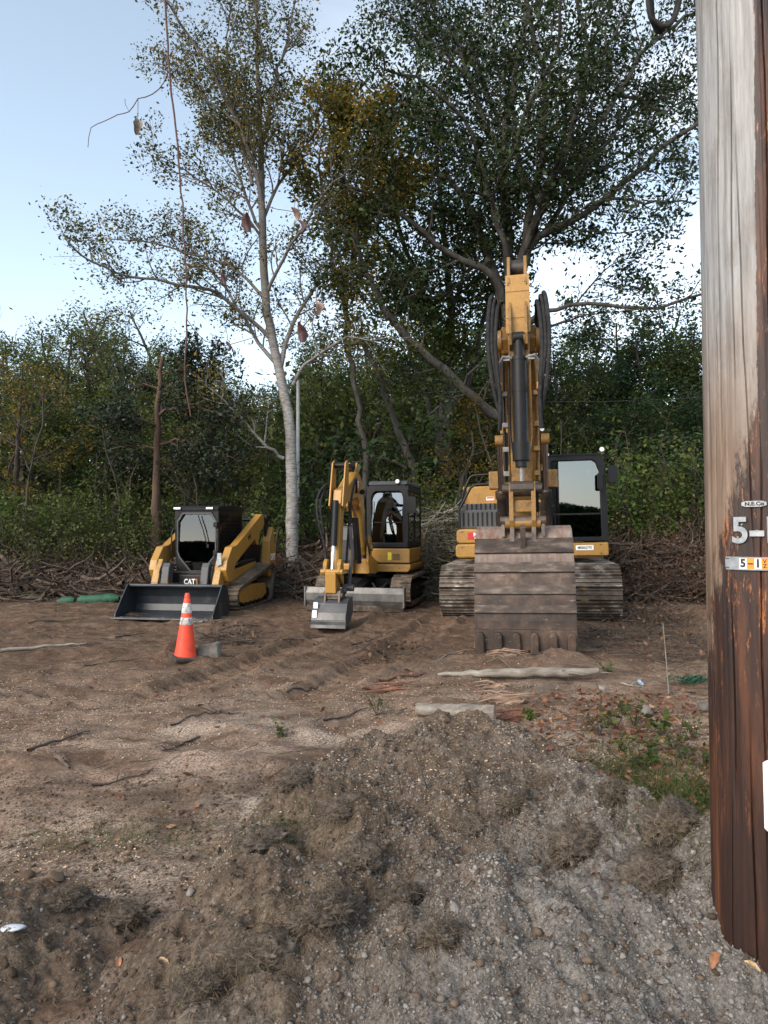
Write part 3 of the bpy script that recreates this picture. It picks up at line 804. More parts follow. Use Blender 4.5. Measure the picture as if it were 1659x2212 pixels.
class Tree:
    def __init__(s, seed): s.rng = np.random.default_rng(seed); s.tb = Tubes(); s.C = []; s.fine = Tubes()
    def limb(s, P, r0, r1, seg=8, step=0.3, jit=0.02):
        P = smooth_path(P, step, s.rng, jit)
        t = np.linspace(0, 1, len(P))
        rr = r0 + (r1 - r0) * t ** 0.85
        s.tb.add(P, rr, seg)
        return P, rr
    def grow(s, P, rr, L, spacing, level, t0=0.25, up=0.25, spread=0.9, leafn=14, leafr=0.25, droop=0.0, fall=0.45, curl=0.18, side=None):
        """side branches along the path P; the last level carries leaves"""
        rg = s.rng
        n = len(P); seglen = np.linalg.norm(P[1:] - P[:-1], axis=1); cum = np.concatenate([[0], np.cumsum(seglen)]); tot = cum[-1]
        if tot < 1e-3: return
        nb = max(2, int(tot * (1 - t0) / spacing))
        for k in range(nb):
            t = t0 + (1 - t0) * (k + rg.random()) / nb
            i = min(n - 2, int(np.searchsorted(cum, t * tot)) - 1); i = max(i, 0)
            p = P[i] + (P[i + 1] - P[i]) * rg.random()
            tan = (P[i + 1] - P[i]); tan = tan / (np.linalg.norm(tan) + 1e-9)
            d = rg.normal(size=3); d -= tan * d.dot(tan); d /= np.linalg.norm(d) + 1e-9
            d = tan * (1 - spread * 0.6) + d * spread; d[2] += up; d /= np.linalg.norm(d)
            ln = L * (1 - fall * t) * rg.uniform(0.55, 1.25)
            m = 6 if level > 1 else 4
            Q = np.zeros((m, 3)); Q[0] = p
            dd = d.copy()
            for j in range(1, m):
                Q[j] = Q[j - 1] + dd * ln / (m - 1)
                dd = dd + rg.normal(0, curl, 3); dd[2] += -droop + 0.05; dd /= np.linalg.norm(dd)
            r0 = min(rr[i] * 0.6, 0.010 * ln + 0.012 if level > 1 else 0.007 * ln + 0.004)
            (s.tb if level > 1 else s.fine).add(Q, np.linspace(r0, r0 * 0.3 + 0.0015, m), 5 if level > 1 else 3)
            if level > 1:
                s.grow(Q, np.linspace(r0, r0 * 0.3, m), L * 0.48, spacing * 0.5, level - 1, 0.15, up * .6, 0.85, leafn, leafr, droop, fall, curl)
            else:
                c = Q[1:][rg.integers(0, m - 1, leafn)] + rg.normal(0, leafr, (leafn, 3))
                s.C.append(c)
    def build(s, name, label, cat, bark, leaf, size, group=None, aspect=0.55, loc=None, origin=None, keep=1.0, up=0.3):
        O = np.array(origin if origin is not None else (0, 0, 0), float)
        root = empty(name, tuple(O) if loc is None else loc, label=label, cat=cat, group=group)
        for t in (s.tb, s.fine): t.V = [v - O for v in t.V]
        if s.fine.n:
            a = s.fine.n and s.tb.n
            s.tb.F += [f + a for f in s.fine.F]; s.tb.V += s.fine.V; s.tb.n += s.fine.n
        tr = link('trunk', s.tb.mesh('trunk'), bark, root, smooth=True)
        if s.C:
            C = np.concatenate(s.C) - O
            if keep < 1: C = C[s.rng.random(len(C)) < keep]
            V, F = leaf_quads(s.rng, C, size * s.rng.uniform(.6, 1.35, len(C)), aspect, 0.15, up)
            link('crown', np_mesh('crown', V, F, s.rng.random(len(F))), leaf, root)
        s.nleaf = len(np.concatenate(s.C)) if s.C else 0
        return root

def px_path(pts, D0, D1=None, bow=0.0):
    D1 = D0 if D1 is None else D1
    n = len(pts)
    return [at(p[0], p[1], D0 + (D1 - D0) * i / max(1, n - 1) + bow * math.sin(math.pi * i / max(1, n - 1))) for i, p in enumerate(pts)]

# --- the big oak behind the large excavator
DO = 19.0
t = Tree(101)
base = at(1108, 1150, DO); base = (base[0], base[1], bz(base[0], base[1]) - 0.15)
tp, tr_ = t.limb([base] + px_path([(1106, 1000), (1102, 860), (1104, 720), (1108, 640)], DO), .36, .27, 14, .3)
fork = at(1108, 640, DO)
limbs = [
    ([(1106, 640), (1101, 573), (1091, 443), (1088, 338), (1096, 260), (1117, 156), (1130, 78), (1143, -40)], DO, DO + .5, .17, .05),
    ([(1089, 360), (1088, 323), (1059, 297), (1035, 230), (1012, 156), (981, 78), (930, -30)], DO, DO + 2, .11, .035),
    ([(1112, 645), (1132, 568), (1148, 443), (1169, 338), (1177, 208), (1174, 146), (1148, 68), (1130, -40)], DO, DO - 1.5, .15, .05),
    ([(1112, 640), (1132, 547), (1179, 417), (1216, 333), (1252, 219), (1273, 104), (1252, 26), (1240, -40)], DO, DO - 2.5, .12, .04),
    ([(1114, 640), (1137, 542), (1195, 390), (1226, 323), (1304, 255), (1346, 182), (1398, 104), (1481, 42), (1540, 0)], DO, DO + 1.5, .15, .04),
    ([(1114, 660), (1143, 536), (1184, 495), (1263, 464), (1325, 411), (1393, 359), (1460, 292), (1530, 250)], DO, DO - 1.5, .14, .05),
    ([(1179, 500), (1215, 440), (1250, 395), (1290, 370), (1340, 350), (1400, 300)], DO + .5, DO + 3, .09, .03),
    ([(1103, 700), (1085, 646), (1059, 562), (1023, 469), (987, 401), (955, 385), (905, 365), (850, 345)], DO, DO + 1.5, .18, .04),
    ([(1100, 600), (1096, 547), (1065, 443), (1033, 338), (1002, 255), (945, 208), (898, 167), (830, 150)], DO - .2, DO - 2.5, .10, .03),
    ([(1085, 650), (1065, 594), (971, 547), (910, 500), (846, 453), (799, 417), (740, 400)], DO, DO - 2, .12, .03),
    ([(1108, 760), (1150, 690), (1200, 665), (1270, 655), (1340, 665), (1420, 662), (1505, 640), (1560, 615)], DO, DO - 1, .075, .03),
    ([(1120, 745), (1170, 715), (1230, 690), (1290, 672)], DO, DO + 1.5, .06, .02),
    ([(1102, 930), (1080, 905), (1020, 860), (960, 800), (880, 730), (830, 665), (800, 600), (775, 550), (760, 500)], DO, DO - 2.2, .17, .05),
    ([(1108, 330), (1110, 240), (1075, 150), (1060, 60), (1050, -40)], DO + .4, DO + 3, .07, .03),
    ([(1200, 400), (1260, 360), (1310, 310), (1350, 250), (1420, 200), (1500, 170)], DO, DO + 3.5, .08, .03),
    ([(1088, 300), (1050, 200), (990, 100), (900, 20), (860, -40)], DO + 1, DO + 4.5, .08, .03),
    ([(1150, 440), (1120, 330), (1140, 220), (1200, 120), (1210, 0)], DO - .5, DO - 3.5, .08, .03),
    ([(1280, 440), (1330, 430), (1390, 440), (1450, 430), (1500, 440)], DO - .8, DO - 1.6, .05, .02),
    ([(1330, 200), (1380, 220), (1440, 240), (1500, 210), (1550, 180)], DO + 1, DO + 2.5, .05, .02),
    ([(1300, 120), (1340, 50), (1380, -20)], DO, DO + 1, .05, .02),
    ([(1010, 155), (960, 130), (900, 70), (820, 20)], DO + 1, DO + 1.5, .05, .02),
    ([(990, 255), (930, 260), (860, 240), (800, 200), (760, 140)], DO - 1, DO - 1, .05, .02),
    ([(1060, 560), (1010, 600), (950, 640), (890, 640)], DO, DO + 1.5, .05, .02),
    ([(1240, 665), (1290, 600), (1340, 560), (1400, 560)], DO, DO + 1, .03, .01),
]
for pts, d0, d1, ra, rb in limbs:
    P, rr = t.limb(px_path(pts, d0, d1), ra, rb, 9, .35, .03)
    low = pts[-1][1] > 560
    t.grow(P, rr, 2.3 if not low else 1.5, 0.36 if not low else 0.5, 2, 0.14 if not low else .35, 0.2, 0.9, 31 if not low else 24, 0.16)
oak = t.build('oak_tree', 'tall spreading dark green oak rising behind the large excavator', 'tree', BARK, L_OAK, 0.118, origin=base, keep=1)
NL = ['oak %d' % t.nleaf]

# --- pale birch left of the small digger
DB = 17.2
t = Tree(202)
base = at(632, 1190, DB); base = (base[0], base[1], bz(base[0], base[1]) - 0.1)
P, rr = t.limb([base] + px_path([(630, 1110), (629, 1000), (627, 920), (617, 867), (601, 790), (587, 731), (574, 640), (567, 520), (565, 440)], DB), .165, .09, 14, .3, .012)
stems = [
    ([(565, 440), (565, 300), (560, 225), (555, 120), (556, -30)], DB, DB + .5, .09, .03),
    ([(566, 450), (555, 375), (525, 300), (480, 200), (440, 125), (390, 50), (340, -20)], DB, DB - 1, .07, .02),
    ([(565, 330), (590, 190), (620, 90), (640, -20)], DB, DB + 1, .055, .02),
    ([(566, 500), (540, 450), (505, 340), (470, 270), (440, 210), (400, 160)], DB, DB + 1.5, .045, .012),
    ([(545, 400), (510, 250), (490, 120), (500, 0)], DB, DB + 1, .05, .015),
    ([(567, 520), (540, 480), (490, 430), (430, 390), (370, 350), (330, 330)], DB, DB - 1, .04, .01),
    ([(601, 790), (560, 740), (530, 690), (500, 640), (470, 600), (430, 560), (400, 520)], DB, DB + 1, .06, .015),
    ([(588, 735), (540, 690), (480, 640), (420, 622), (340, 605), (270, 598), (225, 578), (175, 550), (140, 515)], DB, DB - 1.5, .06, .012),
    ([(575, 650), (530, 600), (460, 560), (380, 540), (300, 520), (230, 515), (170, 520)], DB, DB + .6, .045, .01),
    ([(605, 800), (625, 720), (645, 680), (680, 620), (720, 560), (770, 500), (820, 450)], DB, DB + 1, .07, .015),
    ([(574, 640), (610, 560), (660, 480), (700, 420), (740, 380), (770, 350)], DB, DB - 1, .05, .012),
    ([(633, 831), (656, 790), (693, 763), (747, 730), (800, 735), (860, 728)], DB, DB - .6, .05, .015),
    ([(566, 480), (600, 400), (650, 330), (700, 260), (720, 180)], DB, DB + .8, .05, .012),
    ([(613, 990), (590, 975), (565, 954), (524, 904), (500, 880), (478, 858), (440, 830)], DB, DB - .8, .05, .012),
    ([(566, 430), (530, 330), (450, 250), (400, 200), (360, 160), (330, 130)], DB + .3, DB + 1, .04, .01),
]
for pts, d0, d1, ra, rb in stems:
    Q, r2 = t.limb(px_path(pts, d0, d1), ra, rb, 7, .3, .02)
    t.grow(Q, r2, 1.35, 0.22, 2, 0.12, 0.35, 0.72, 20, 0.13)
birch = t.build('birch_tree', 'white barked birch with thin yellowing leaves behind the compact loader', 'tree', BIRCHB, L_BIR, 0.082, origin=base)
NL.append('birch %d' % t.nleaf)

# --- autumn yellow tree between birch and oak
DM = 21.5
t = Tree(303)
base = at(957, 1040, DM); base = (base[0], base[1], bz(base[0], base[1]) - .1)
t.limb([base] + px_path([(957, 1000), (962, 900), (972, 830)], DM), .30, .22, 12)
mid = [
    ([(962, 860), (975, 747), (970, 600), (960, 500), (950, 400), (940, 250)], DM, DM, .17, .04),
    ([(955, 960), (935, 900), (926, 868), (905, 800), (880, 740), (860, 650), (850, 560)], DM, DM + 1, .12, .03),
    ([(970, 880), (1000, 850), (1020, 800), (1035, 740), (1050, 660), (1060, 580)], DM, DM + 1, .12, .03),
    ([(972, 800), (940, 700), (905, 610), (870, 520), (840, 430), (800, 330), (760, 250)], DM, DM - 1.5, .11, .03),
    ([(968, 700), (1000, 600), (1020, 520), (1040, 440)], DM, DM - .5, .09, .02),
    ([(900, 600), (850, 540), (790, 470), (740, 380), (720, 300), (700, 220)], DM - .8, DM - 3, .07, .02),
]
for pts, d0, d1, ra, rb in mid:
    Q, r2 = t.limb(px_path(pts, d0, d1), ra, rb, 7, .35, .03)
    t.grow(Q, r2, 2.3, 0.36, 2, 0.12, 0.15, 0.9, 46, 0.18)
t.build('beech_tree', 'grey multi-stemmed tree left of the boom with green to yellow crown', 'tree', BARK, L_MID, 0.14, origin=base)
NL.append('mid %d' % t.nleaf)
t = Tree(304)
base = at(775, 1100, 18.6); base = (base[0], base[1], bz(base[0], base[1]) - .1)
for pts, d0, d1, ra, rb in [
    ([(775, 1130), (790, 1000), (770, 850), (745, 700), (760, 560), (790, 420), (800, 300)], 18.6, 18.6, .10, .03),
    ([(752, 700), (720, 560), (700, 430), (690, 330), (700, 240)], 18.6, 17.2, .06, .02),
    ([(765, 560), (820, 470), (850, 400), (860, 340)], 18.6, 17.4, .05, .02), ([(770, 480), (740, 400), (770, 300), (800, 230)], 18.6, 17.0, .05, .02)]:
    Q, r2 = t.limb(px_path(pts, d0, d1), ra, rb, 7, .35, .03)
    t.grow(Q, r2, 1.6, 0.3, 2, 0.42, 0.2, 0.85, 54, 0.17)
t.build('maple_tree', 'slender tree with golden yellow leaves between birch and oak', 'tree', BARK, L_YEL, 0.115, origin=base)
# leaning bare trunk in front of it
t = Tree(305)
base = at(897, 1040, 20); base = (base[0], base[1], bz(base[0], base[1]) - .1)
Q, r2 = t.limb([base] + px_path([(893, 1028), (872, 960), (848, 900), (832, 850), (815, 800), (785, 745)], 20), .17, .07, 9)
Q, r2 = t.limb(px_path([(890, 1020), (868, 1005), (830, 990), (790, 995), (740, 1005)], 20), .06, .02, 6)
t.grow(Q, r2, 1.2, .5, 2, .3, .1, .9, 6, .2)
t.build('leaning_tree', 'bare grey trunk leaning left behind the small digger', 'tree', BARK, L_MID, 0.12, origin=base)

# --- red cedar behind the loader
DC = 17.6
t = Tree(404)
base = at(337, 1195, DC); base = (base[0], base[1], bz(base[0], base[1]) - .1)
P, rr = t.limb([base] + px_path([(336, 1100), (339, 980), (341, 880), (345, 800), (352, 770)], DC), .14, .05, 10)
for pts, d1, ra in [([(342, 900), (360, 885), (400, 880), (450, 885), (500, 900), (530, 915)], DC - 1.2, .05), ([(342, 870), (380, 862), (420, 850), (470, 850), (500, 870)], DC + .5, .04),
                ([(342, 960), (380, 950), (430, 955), (480, 975), (520, 1000)], DC - .5, .04), ([(343, 850), (370, 830), (400, 812), (440, 805)], DC, .03),
                ([(341, 920), (300, 905), (260, 910), (220, 925)], DC - 1, .04), ([(342, 1000), (390, 1010), (430, 1010), (470, 1030)], DC + 1, .035),
                ([(344, 840), (310, 830), (280, 835)], DC, .03), ([(345, 810), (400, 800), (450, 790), (480, 800)], DC, .03), ([(340, 970), (290, 960), (240, 970)], DC + 1, .03)]:
    Q, r2 = t.limb(px_path(pts, DC, d1), ra, .012, 6, .3, .02)
    t.grow(Q, r2, .95, .17, 2, .15, .02, .85, 26, .09, .0, .3)
t.build('cedar_tree', 'dark evergreen cedar with a thin reddish trunk behind the compact loader', 'tree', BARKR, L_CED, 0.10, origin=base, aspect=.5)

# --- woodland trees: five kinds, copied
def proto(seed, h, cw, bark, leaf, lsize, name, kinds=1, start=0.3, leafn=11, lr=.2, stems=7, aspect=.55, con=False):
    t = Tree(seed); rg = t.rng
    top = (rg.normal(0, .4), rg.normal(0, .4), h * .95)
    P, rr = t.limb([(0, 0, -.2), (rg.normal(0, .15), rg.normal(0, .15), h * .35), (rg.normal(0, .3), rg.normal(0, .3), h * .7), top], .018 * h + .02, .03, 9, .4, .03)
    for k in range(stems):
        f = start + (0.92 - start) * (k + rg.random() * .7) / stems
        i = int(f * (len(P) - 1)); a = k * 2.4 + rg.normal(0, .4)
        ln = cw * (1.15 - .7 * f) * rg.uniform(.8, 1.2)
        e = P[i] + np.array([math.cos(a) * ln, math.sin(a) * ln, ln * rg.uniform(.35, .9)])
        m = (P[i] + e) / 2 + np.array([0, 0, -.12 * ln])
        Q, r2 = t.limb([P[i], m, e], min(.045, rr[i] * .6) + .01 * ln * .5, .015, 6, .35, .03)
        t.grow(Q, r2, cw * .5, .36, 2, .12, .15, .95, leafn * 2, lr)
    t.grow(P[int(len(P) * .5):], rr[int(len(P) * .5):], cw * .5, .36, 2, .1, .2, .95, leafn * 2, lr)
    r = t.build(name, None, 'tree', bark, leaf, lsize, aspect=aspect)
    NL.append('%s %d' % (name, t.nleaf))
    return r
def copy_tree(root, loc, rz, sc, label, group, cat='tree'):
    r = root.copy(); COL.objects.link(r)
    r.location = loc; r.rotation_euler = (0, 0, rz); r.scale = (sc[0], sc[0], sc[1])
    r['label'] = label; r['category'] = cat; r['group'] = group
    for c in root.children:
        d = c.copy(); COL.objects.link(d); d.parent = r
    return r
used = {}
def place(root, px, D, rz, sc, label, group, cat='tree', dz=0.0):
    x = gx(px, D); loc = (x, D, bz(x, D) - .05 + dz)
    if root.name not in used:
        used[root.name] = 1
        root.location = loc; root.rotation_euler = (0, 0, rz); root.scale = (sc[0], sc[0], sc[1])
        tag(root, label, cat, group)
        return root
    return copy_tree(root, loc, rz, sc, label, group, cat)
P1 = proto(1, 9.5, 2.9, BARKD, L_MID, .12, 'woodland_tree', leafn=16, stems=9)
P2 = proto(2, 9.0, 2.6, BARK, L_OLV, .11, 'thin_leafed_tree', leafn=10, stems=8)
P3 = proto(3, 9.0, 3.1, BARKD, L_BLU, .14, 'deep_green_tree', start=.15, leafn=18, stems=11)
P4 = proto(4, 8.5, 2.6, BARKD, L_YEL, .13, 'yellowing_tree', leafn=8)
gl_ = 'woodland trees far behind the machines'
rngp = random.Random(9)
# height scale follows the skyline of the photograph: (px, distance, kind, height as seen top y)
sky_pts = [(-60, 27, P2, 700), (20, 24, P1, 740), (75, 29, P2, 700), (130, 26, P1, 690), (175, 31, P2, 655), (225, 27, P2, 660), (285, 29, P2, 655), (335, 25, P1, 740), (390, 30, P1, 760),
           (440, 26, P1, 800), (500, 30, P3, 850), (545, 25, P1, 870), (60, 21, P1, 810), (150, 22, P3, 850), (240, 21, P1, 830), (310, 32, P3, 780), (-130, 23, P1, 740), (-220, 26, P3, 700),
           (590, 31, P3, 900), (680, 24, P1, 800), (720, 29, P3, 760), (790, 25, P1, 780), (850, 31, P3, 760), (905, 27, P1, 730), (1000, 30, P3, 770), (1060, 25, P1, 790), (830, 34, P1, 760),
           (650, 34, P1, 830), (940, 35, P3, 790), (1150, 31, P1, 800), (1215, 24, P1, 745), (1265, 33, P3, 820), (1305, 27, P3, 745), (1350, 30, P3, 680), (1395, 27, P1, 700), (1445, 31, P3, 660),
           (1490, 28, P1, 700), (1550, 30, P3, 700), (1600, 26, P1, 680), (1660, 29, P3, 640), (1340, 22, P3, 850), (1420, 23, P1, 850), (1500, 22, P3, 860), (1580, 22, P3, 800), (1740, 25, P3, 650), (1820, 28, P1, 650),
           (700, 26, P1, 720), (740, 32, P1, 690), (800, 28, P1, 730), (895, 33, P3, 720), (945, 27, P1, 700), (985, 30, P3, 690), (1030, 34, P1, 700), (1075, 28, P3, 740), (610, 27, P1, 820), (560, 33, P1, 840), (670, 31, P3, 780),
           (1190, 27, P1, 720), (1240, 34, P1, 720), (0, 33, P1, 730), (110, 34, P1, 720), (200, 36, P1, 700), (270, 35, P1, 720), (360, 35, P1, 760), (420, 33, P2, 740), (480, 35, P1, 800), (1290, 35, P1, 700), (1130, 35, P3, 760)]
adj = {'woodland_tree': 'mid green', 'thin_leafed_tree': 'thin olive', 'deep_green_tree': 'dense deep green', 'yellowing_tree': 'yellowing'}
kh = {'woodland_tree': 9.3, 'thin_leafed_tree': 8.9, 'deep_green_tree': 9.2, 'yellowing_tree': 8.6}
for px, D, k, topy in sky_pts:
    x = gx(px, D); zt = at(px, topy, D)[2]
    s_ = (zt - bz(x, D)) / kh[k.name]
    zone = 'at the left edge' if px < 130 else 'behind the compact loader' if px < 620 else 'between the small digger and the oak' if px < 1110 else 'right of the large excavator' if px < 1490 else 'behind the utility pole'
    place(k, px, D, rngp.uniform(0, 6.28), (max(.75, s_ * 1.05), s_), '%s woodland tree %s' % (adj[k.name], zone), '%s trees %s' % (adj[k.name], zone))
place(P4, 470, 19.5, 1.0, (.62, .55), 'small yellowing tree left of the birch trunk', 'yellowing trees at the wood edge')
place(P4, 40, 18.5, 2.0, (.7, .62), 'small yellowing tree at the left edge of the clearing', 'yellowing trees at the wood edge')
place(P4, 1000, 19.0, 3.0, (.6, .5), 'small yellowing tree behind the small digger cab', 'yellowing trees at the wood edge')

# --- shrubs and saplings of the understorey
def shrub(seed, h, w, leaf, lsize, name, stems=9, leafn=13, lr=.13, sp=.2):
    t = Tree(seed); rg = t.rng
    for k in range(stems):
        a = rg.uniform(0, 6.28); l = rg.uniform(.5, 1.0)
        e = np.array([math.cos(a) * w * l, math.sin(a) * w * l, h * rg.uniform(.55, 1.0)])
        b0 = np.array([math.cos(a) * .15, math.sin(a) * .15, -.1])
        Q, r2 = t.limb([b0, (b0 + e) / 2 + np.array([0, 0, .15 * h]), e], .025, .006, 5, .25, .03)
        t.grow(Q, r2, .8 * w, sp * 2, 2, .15, .1, .95, leafn, lr)
    r = t.build(name, None, 'shrub', BARKD, leaf, lsize)
    NL.append('%s %d' % (name, t.nleaf))
    return r
S1 = shrub(21, 2.6, 1.3, L_MID, .12, 'leafy_shrub')
S2 = shrub(22, 2.2, 1.3, L_BRI, .11, 'bright_shrub')
S3 = shrub(23, 2.4, 1.2, L_BLU, .12, 'dark_shrub')
S4 = shrub(24, 1.3, 1.0, L_OLV, .08, 'low_bush', stems=8)
S5 = shrub(25, 1.2, .9, L_DRY, .07, 'withered_bush', stems=8, leafn=9)
S6 = shrub(26, 2.3, 1.2, L_OLV, .11, 'olive_shrub')
sa = {'olive_shrub': 'olive green loose shrub', 'leafy_shrub': 'green leafy shrub', 'bright_shrub': 'bright green shrub', 'dark_shrub': 'dark green shrub', 'low_bush': 'low olive green bush', 'withered_bush': 'withered brown bush'}
for i in range(64):
    px = -170 + i * 30.5 + rngp.uniform(-12, 12)
    D = 19.2 + (i % 4) * 1.7 + rngp.uniform(-.5, .5)
    k = [S1, S3, S1, S3, S2][i % 5] if px > 620 else [S1, S6, S2, S3, S6][i % 5]
    if 1330 < px and i % 2: k = S2
    s_ = rngp.choice([.6, .8, 1.0, 1.2, 1.5]) * (1.0 + .12 * (i % 4))
    if 1180 < px < 1330: s_ *= .9
    zone = 'at the left edge' if px < 130 else 'behind the compact loader' if px < 620 else 'behind the small digger' if px < 1000 else 'behind the large excavator' if px < 1310 else 'at the right of the clearing'
    place(k, px, D, rngp.uniform(0, 6.28), (s_, s_), '%s %s' % (sa[k.name], zone), '%ss %s' % (sa[k.name], zone), 'shrub')
for px, D, k, s_ in [(95, 16.6, S4, 1.0), (30, 17.2, S4, 1.2), (150, 17.8, S2, .8), (230, 17.8, S1, .7), (400, 18.0, S3, .8), (1360, 18.2, S2, 1.25), (1430, 18.0, S1, 1.0), (1400, 17.4, S2, .9), (1345, 17.0, S5, .8), (1310, 18.5, S3, 1.0),
                     (1460, 16.6, S5, 1.0), (1500, 17.2, S5, 1.1), (1540, 16.4, S5, 1.0), (985, 17.2, S4, 1.0), (930, 17.8, S4, 1.1), (1000, 18.4, S2, .9), (900, 18.6, S1, .8), (690, 18.3, S2, .9), (1590, 17, S1, 1.1), (300, 17.0, S4, .9), (-40, 17.0, S4, 1.2), (60, 17.6, S2, .8), (110, 17.2, S6, .8), (180, 17.2, S1, .7), (200, 16.8, S4, .9), (250, 17.3, S6, .7), (15, 17.9, S2, .9), (300, 17.8, S2, .7), (350, 17.6, S4, .9), (565, 17.6, S2, .8), (520, 17.8, S1, .8), (1250, 18.2, S2, 1.0), (1200, 18.4, S1, 1.0)]:
    zone = 'at the left edge of the clearing' if px < 130 else 'just behind the loader' if px < 620 else 'on the bank by the small digger' if px < 1010 else 'on the bank by the large excavator' if px < 1310 else 'on the bank left of the pole'
    place(k, px, D, rngp.uniform(0, 6.28), (s_, s_), '%s %s' % (sa[k.name], zone), '%s %s' % (sa[k.name], zone), 'shrub')

def ordinals():
    names_ = ['leftmost', 'second from the left', 'third from the left', 'fourth from the left', 'fifth from the left', 'sixth from the left', 'seventh from the left', 'eighth from the left', 'ninth from the left', 'tenth from the left', 'eleventh from the left', 'twelfth from the left']
    by = {}
    for o in COL.objects:
        if o.parent is None and o.get('group') and o.get('label'): by.setdefault(o['label'], []).append(o)
    for lb, os_ in by.items():
        if len(os_) > 1:
            os_.sort(key=lambda o: o.location.x / o.location.y)
            for i, o in enumerate(os_):
                o['label'] = lb + ', ' + (names_[i] if i < len(names_) else 'rightmost')
# thin bare saplings and dead stems in the understorey
def sapling(seed, h):
    t = Tree(seed); rg = t.rng
    P, rr = t.limb([(0, 0, -.1), (rg.normal(0, .12), rg.normal(0, .1), h * .4), (rg.normal(0, .3), 0, h * .75), (rg.normal(0, .5), 0, h)], .035, .008, 6, .3, .03)
    t.grow(P, rr, 1.2, .45, 2, .25, .15, .9, 1, .12)
    r = t.build('sapling', None, 'sapling', BARKD, L_OLV, .1); return r
SP = [sapling(61, 4.5), sapling(62, 3.2)]
SP[1].name = 'bare_sapling'
for i, (px, D) in enumerate([(60, 17.4), (120, 18.3), (20, 18.6), (205, 18.2), (250, 17.6), (290, 18.4), (390, 18.3), (430, 17.8), (470, 18.6), (560, 18.3), (690, 18.5), (735, 18), (820, 18.6), (1010, 18.7), (1060, 18), (1215, 18.4), (1270, 18.2), (1370, 18.4), (1440, 17.9), (1490, 18.5), (-30, 18)]):
    s_ = rngp.uniform(.7, 1.3); zone = 'at the left edge' if px < 130 else 'around the cedar' if px < 620 else 'behind the small digger' if px < 1050 else 'right of the boom'
    place(SP[i % 2], px, D, rngp.uniform(0, 6.28), (s_, s_), 'thin nearly bare sapling %s' % zone, 'bare saplings %s' % zone, 'sapling')
ordinals()
# far-off wood that closes the view, and the wood across the road behind the camera
def wood_mass(name, label, n, fx, leaf, size):
    rg = np.random.default_rng(77)
    C = fx(rg, n)
    V, F = leaf_quads(rg, C, size, .7, .1, .2)
    tag(link(name, np_mesh(name, V, F, rg.random(len(F))), leaf), label, 'wood', kind='stuff')
def far(rg, n):
    x = rg.uniform(-34, 34, n); y = rg.uniform(34, 44, n)
    top = 5.0 + 2.4 * fbm(x, 0 * x, 6, 3, seed=51)
    z = 1.2 + (top - 1.2) * rg.random(n) ** .8 + rg.normal(0, .3, n)
    return np.stack([x, y, z], -1)
wood_mass('far_wood', 'dark mass of woodland closing the view beyond the near trees', 60000, far, L_BLU, .34)
def behind(rg, n):
    x = rg.uniform(-40, 40, n); y = rg.uniform(-25, -19, n)
    z = (2.5 + 1.8 * fbm(x, 0 * x, 9, 3, seed=52)) * rg.random(n) ** .8
    return np.stack([x, y, z], -1)
wood_mass('roadside_wood', 'wood across the road behind the camera, seen only in the cab glass', 90000, behind, L_BLU, .38)
print('LEAVES', NL)

# ------------------------------------------------------------------ machine helpers
def hull(circles, n=28):
    """belt outline round circles (y, z, r)"""
    pts = [(y + r * math.cos(2 * math.pi * k / n), z + r * math.sin(2 * math.pi * k / n)) for y, z, r in circles for k in range(n)]
    pts = sorted(set(pts))
    def half(ps):
        h = []
        for p in ps:
            while len(h) > 1 and (h[-1][0] - h[-2][0]) * (p[1] - h[-2][1]) - (h[-1][1] - h[-2][1]) * (p[0] - h[-2][0]) <= 0: h.pop()
            h.append(p)
        return h
    return half(pts)[:-1] + half(pts[::-1])[:-1]
def resample(loop, n):
    P = np.array(loop + [loop[0]]); s = np.concatenate([[0], np.cumsum(np.linalg.norm(P[1:] - P[:-1], axis=1))])
    t = np.arange(n) * s[-1] / n
    return np.stack([np.interp(t, s, P[:, 0]), np.interp(t, s, P[:, 1])], -1), s[-1]
def belt(mb, loop, thick, x0, x1):
    P, L = resample(loop, 90)
    T = np.roll(P, -1, 0) - np.roll(P, 1, 0); T /= np.linalg.norm(T, axis=1)[:, None]
    N = np.stack([T[:, 1], -T[:, 0]], -1)
    I = P - N * thick
    n = len(P)
    vs = [(x, p[0], p[1]) for x in (x0, x1) for q in (P, I) for p in q]
    fs = []
    for i in range(n):
        j = (i + 1) % n
        fs += [(i, j, 2 * n + j, 2 * n + i), (n + i, 3 * n + i, 3 * n + j, n + j), (i, n + i, n + j, j), (2 * n + i, 2 * n + j, 3 * n + j, 3 * n + i)]
    mb.add(vs, fs)
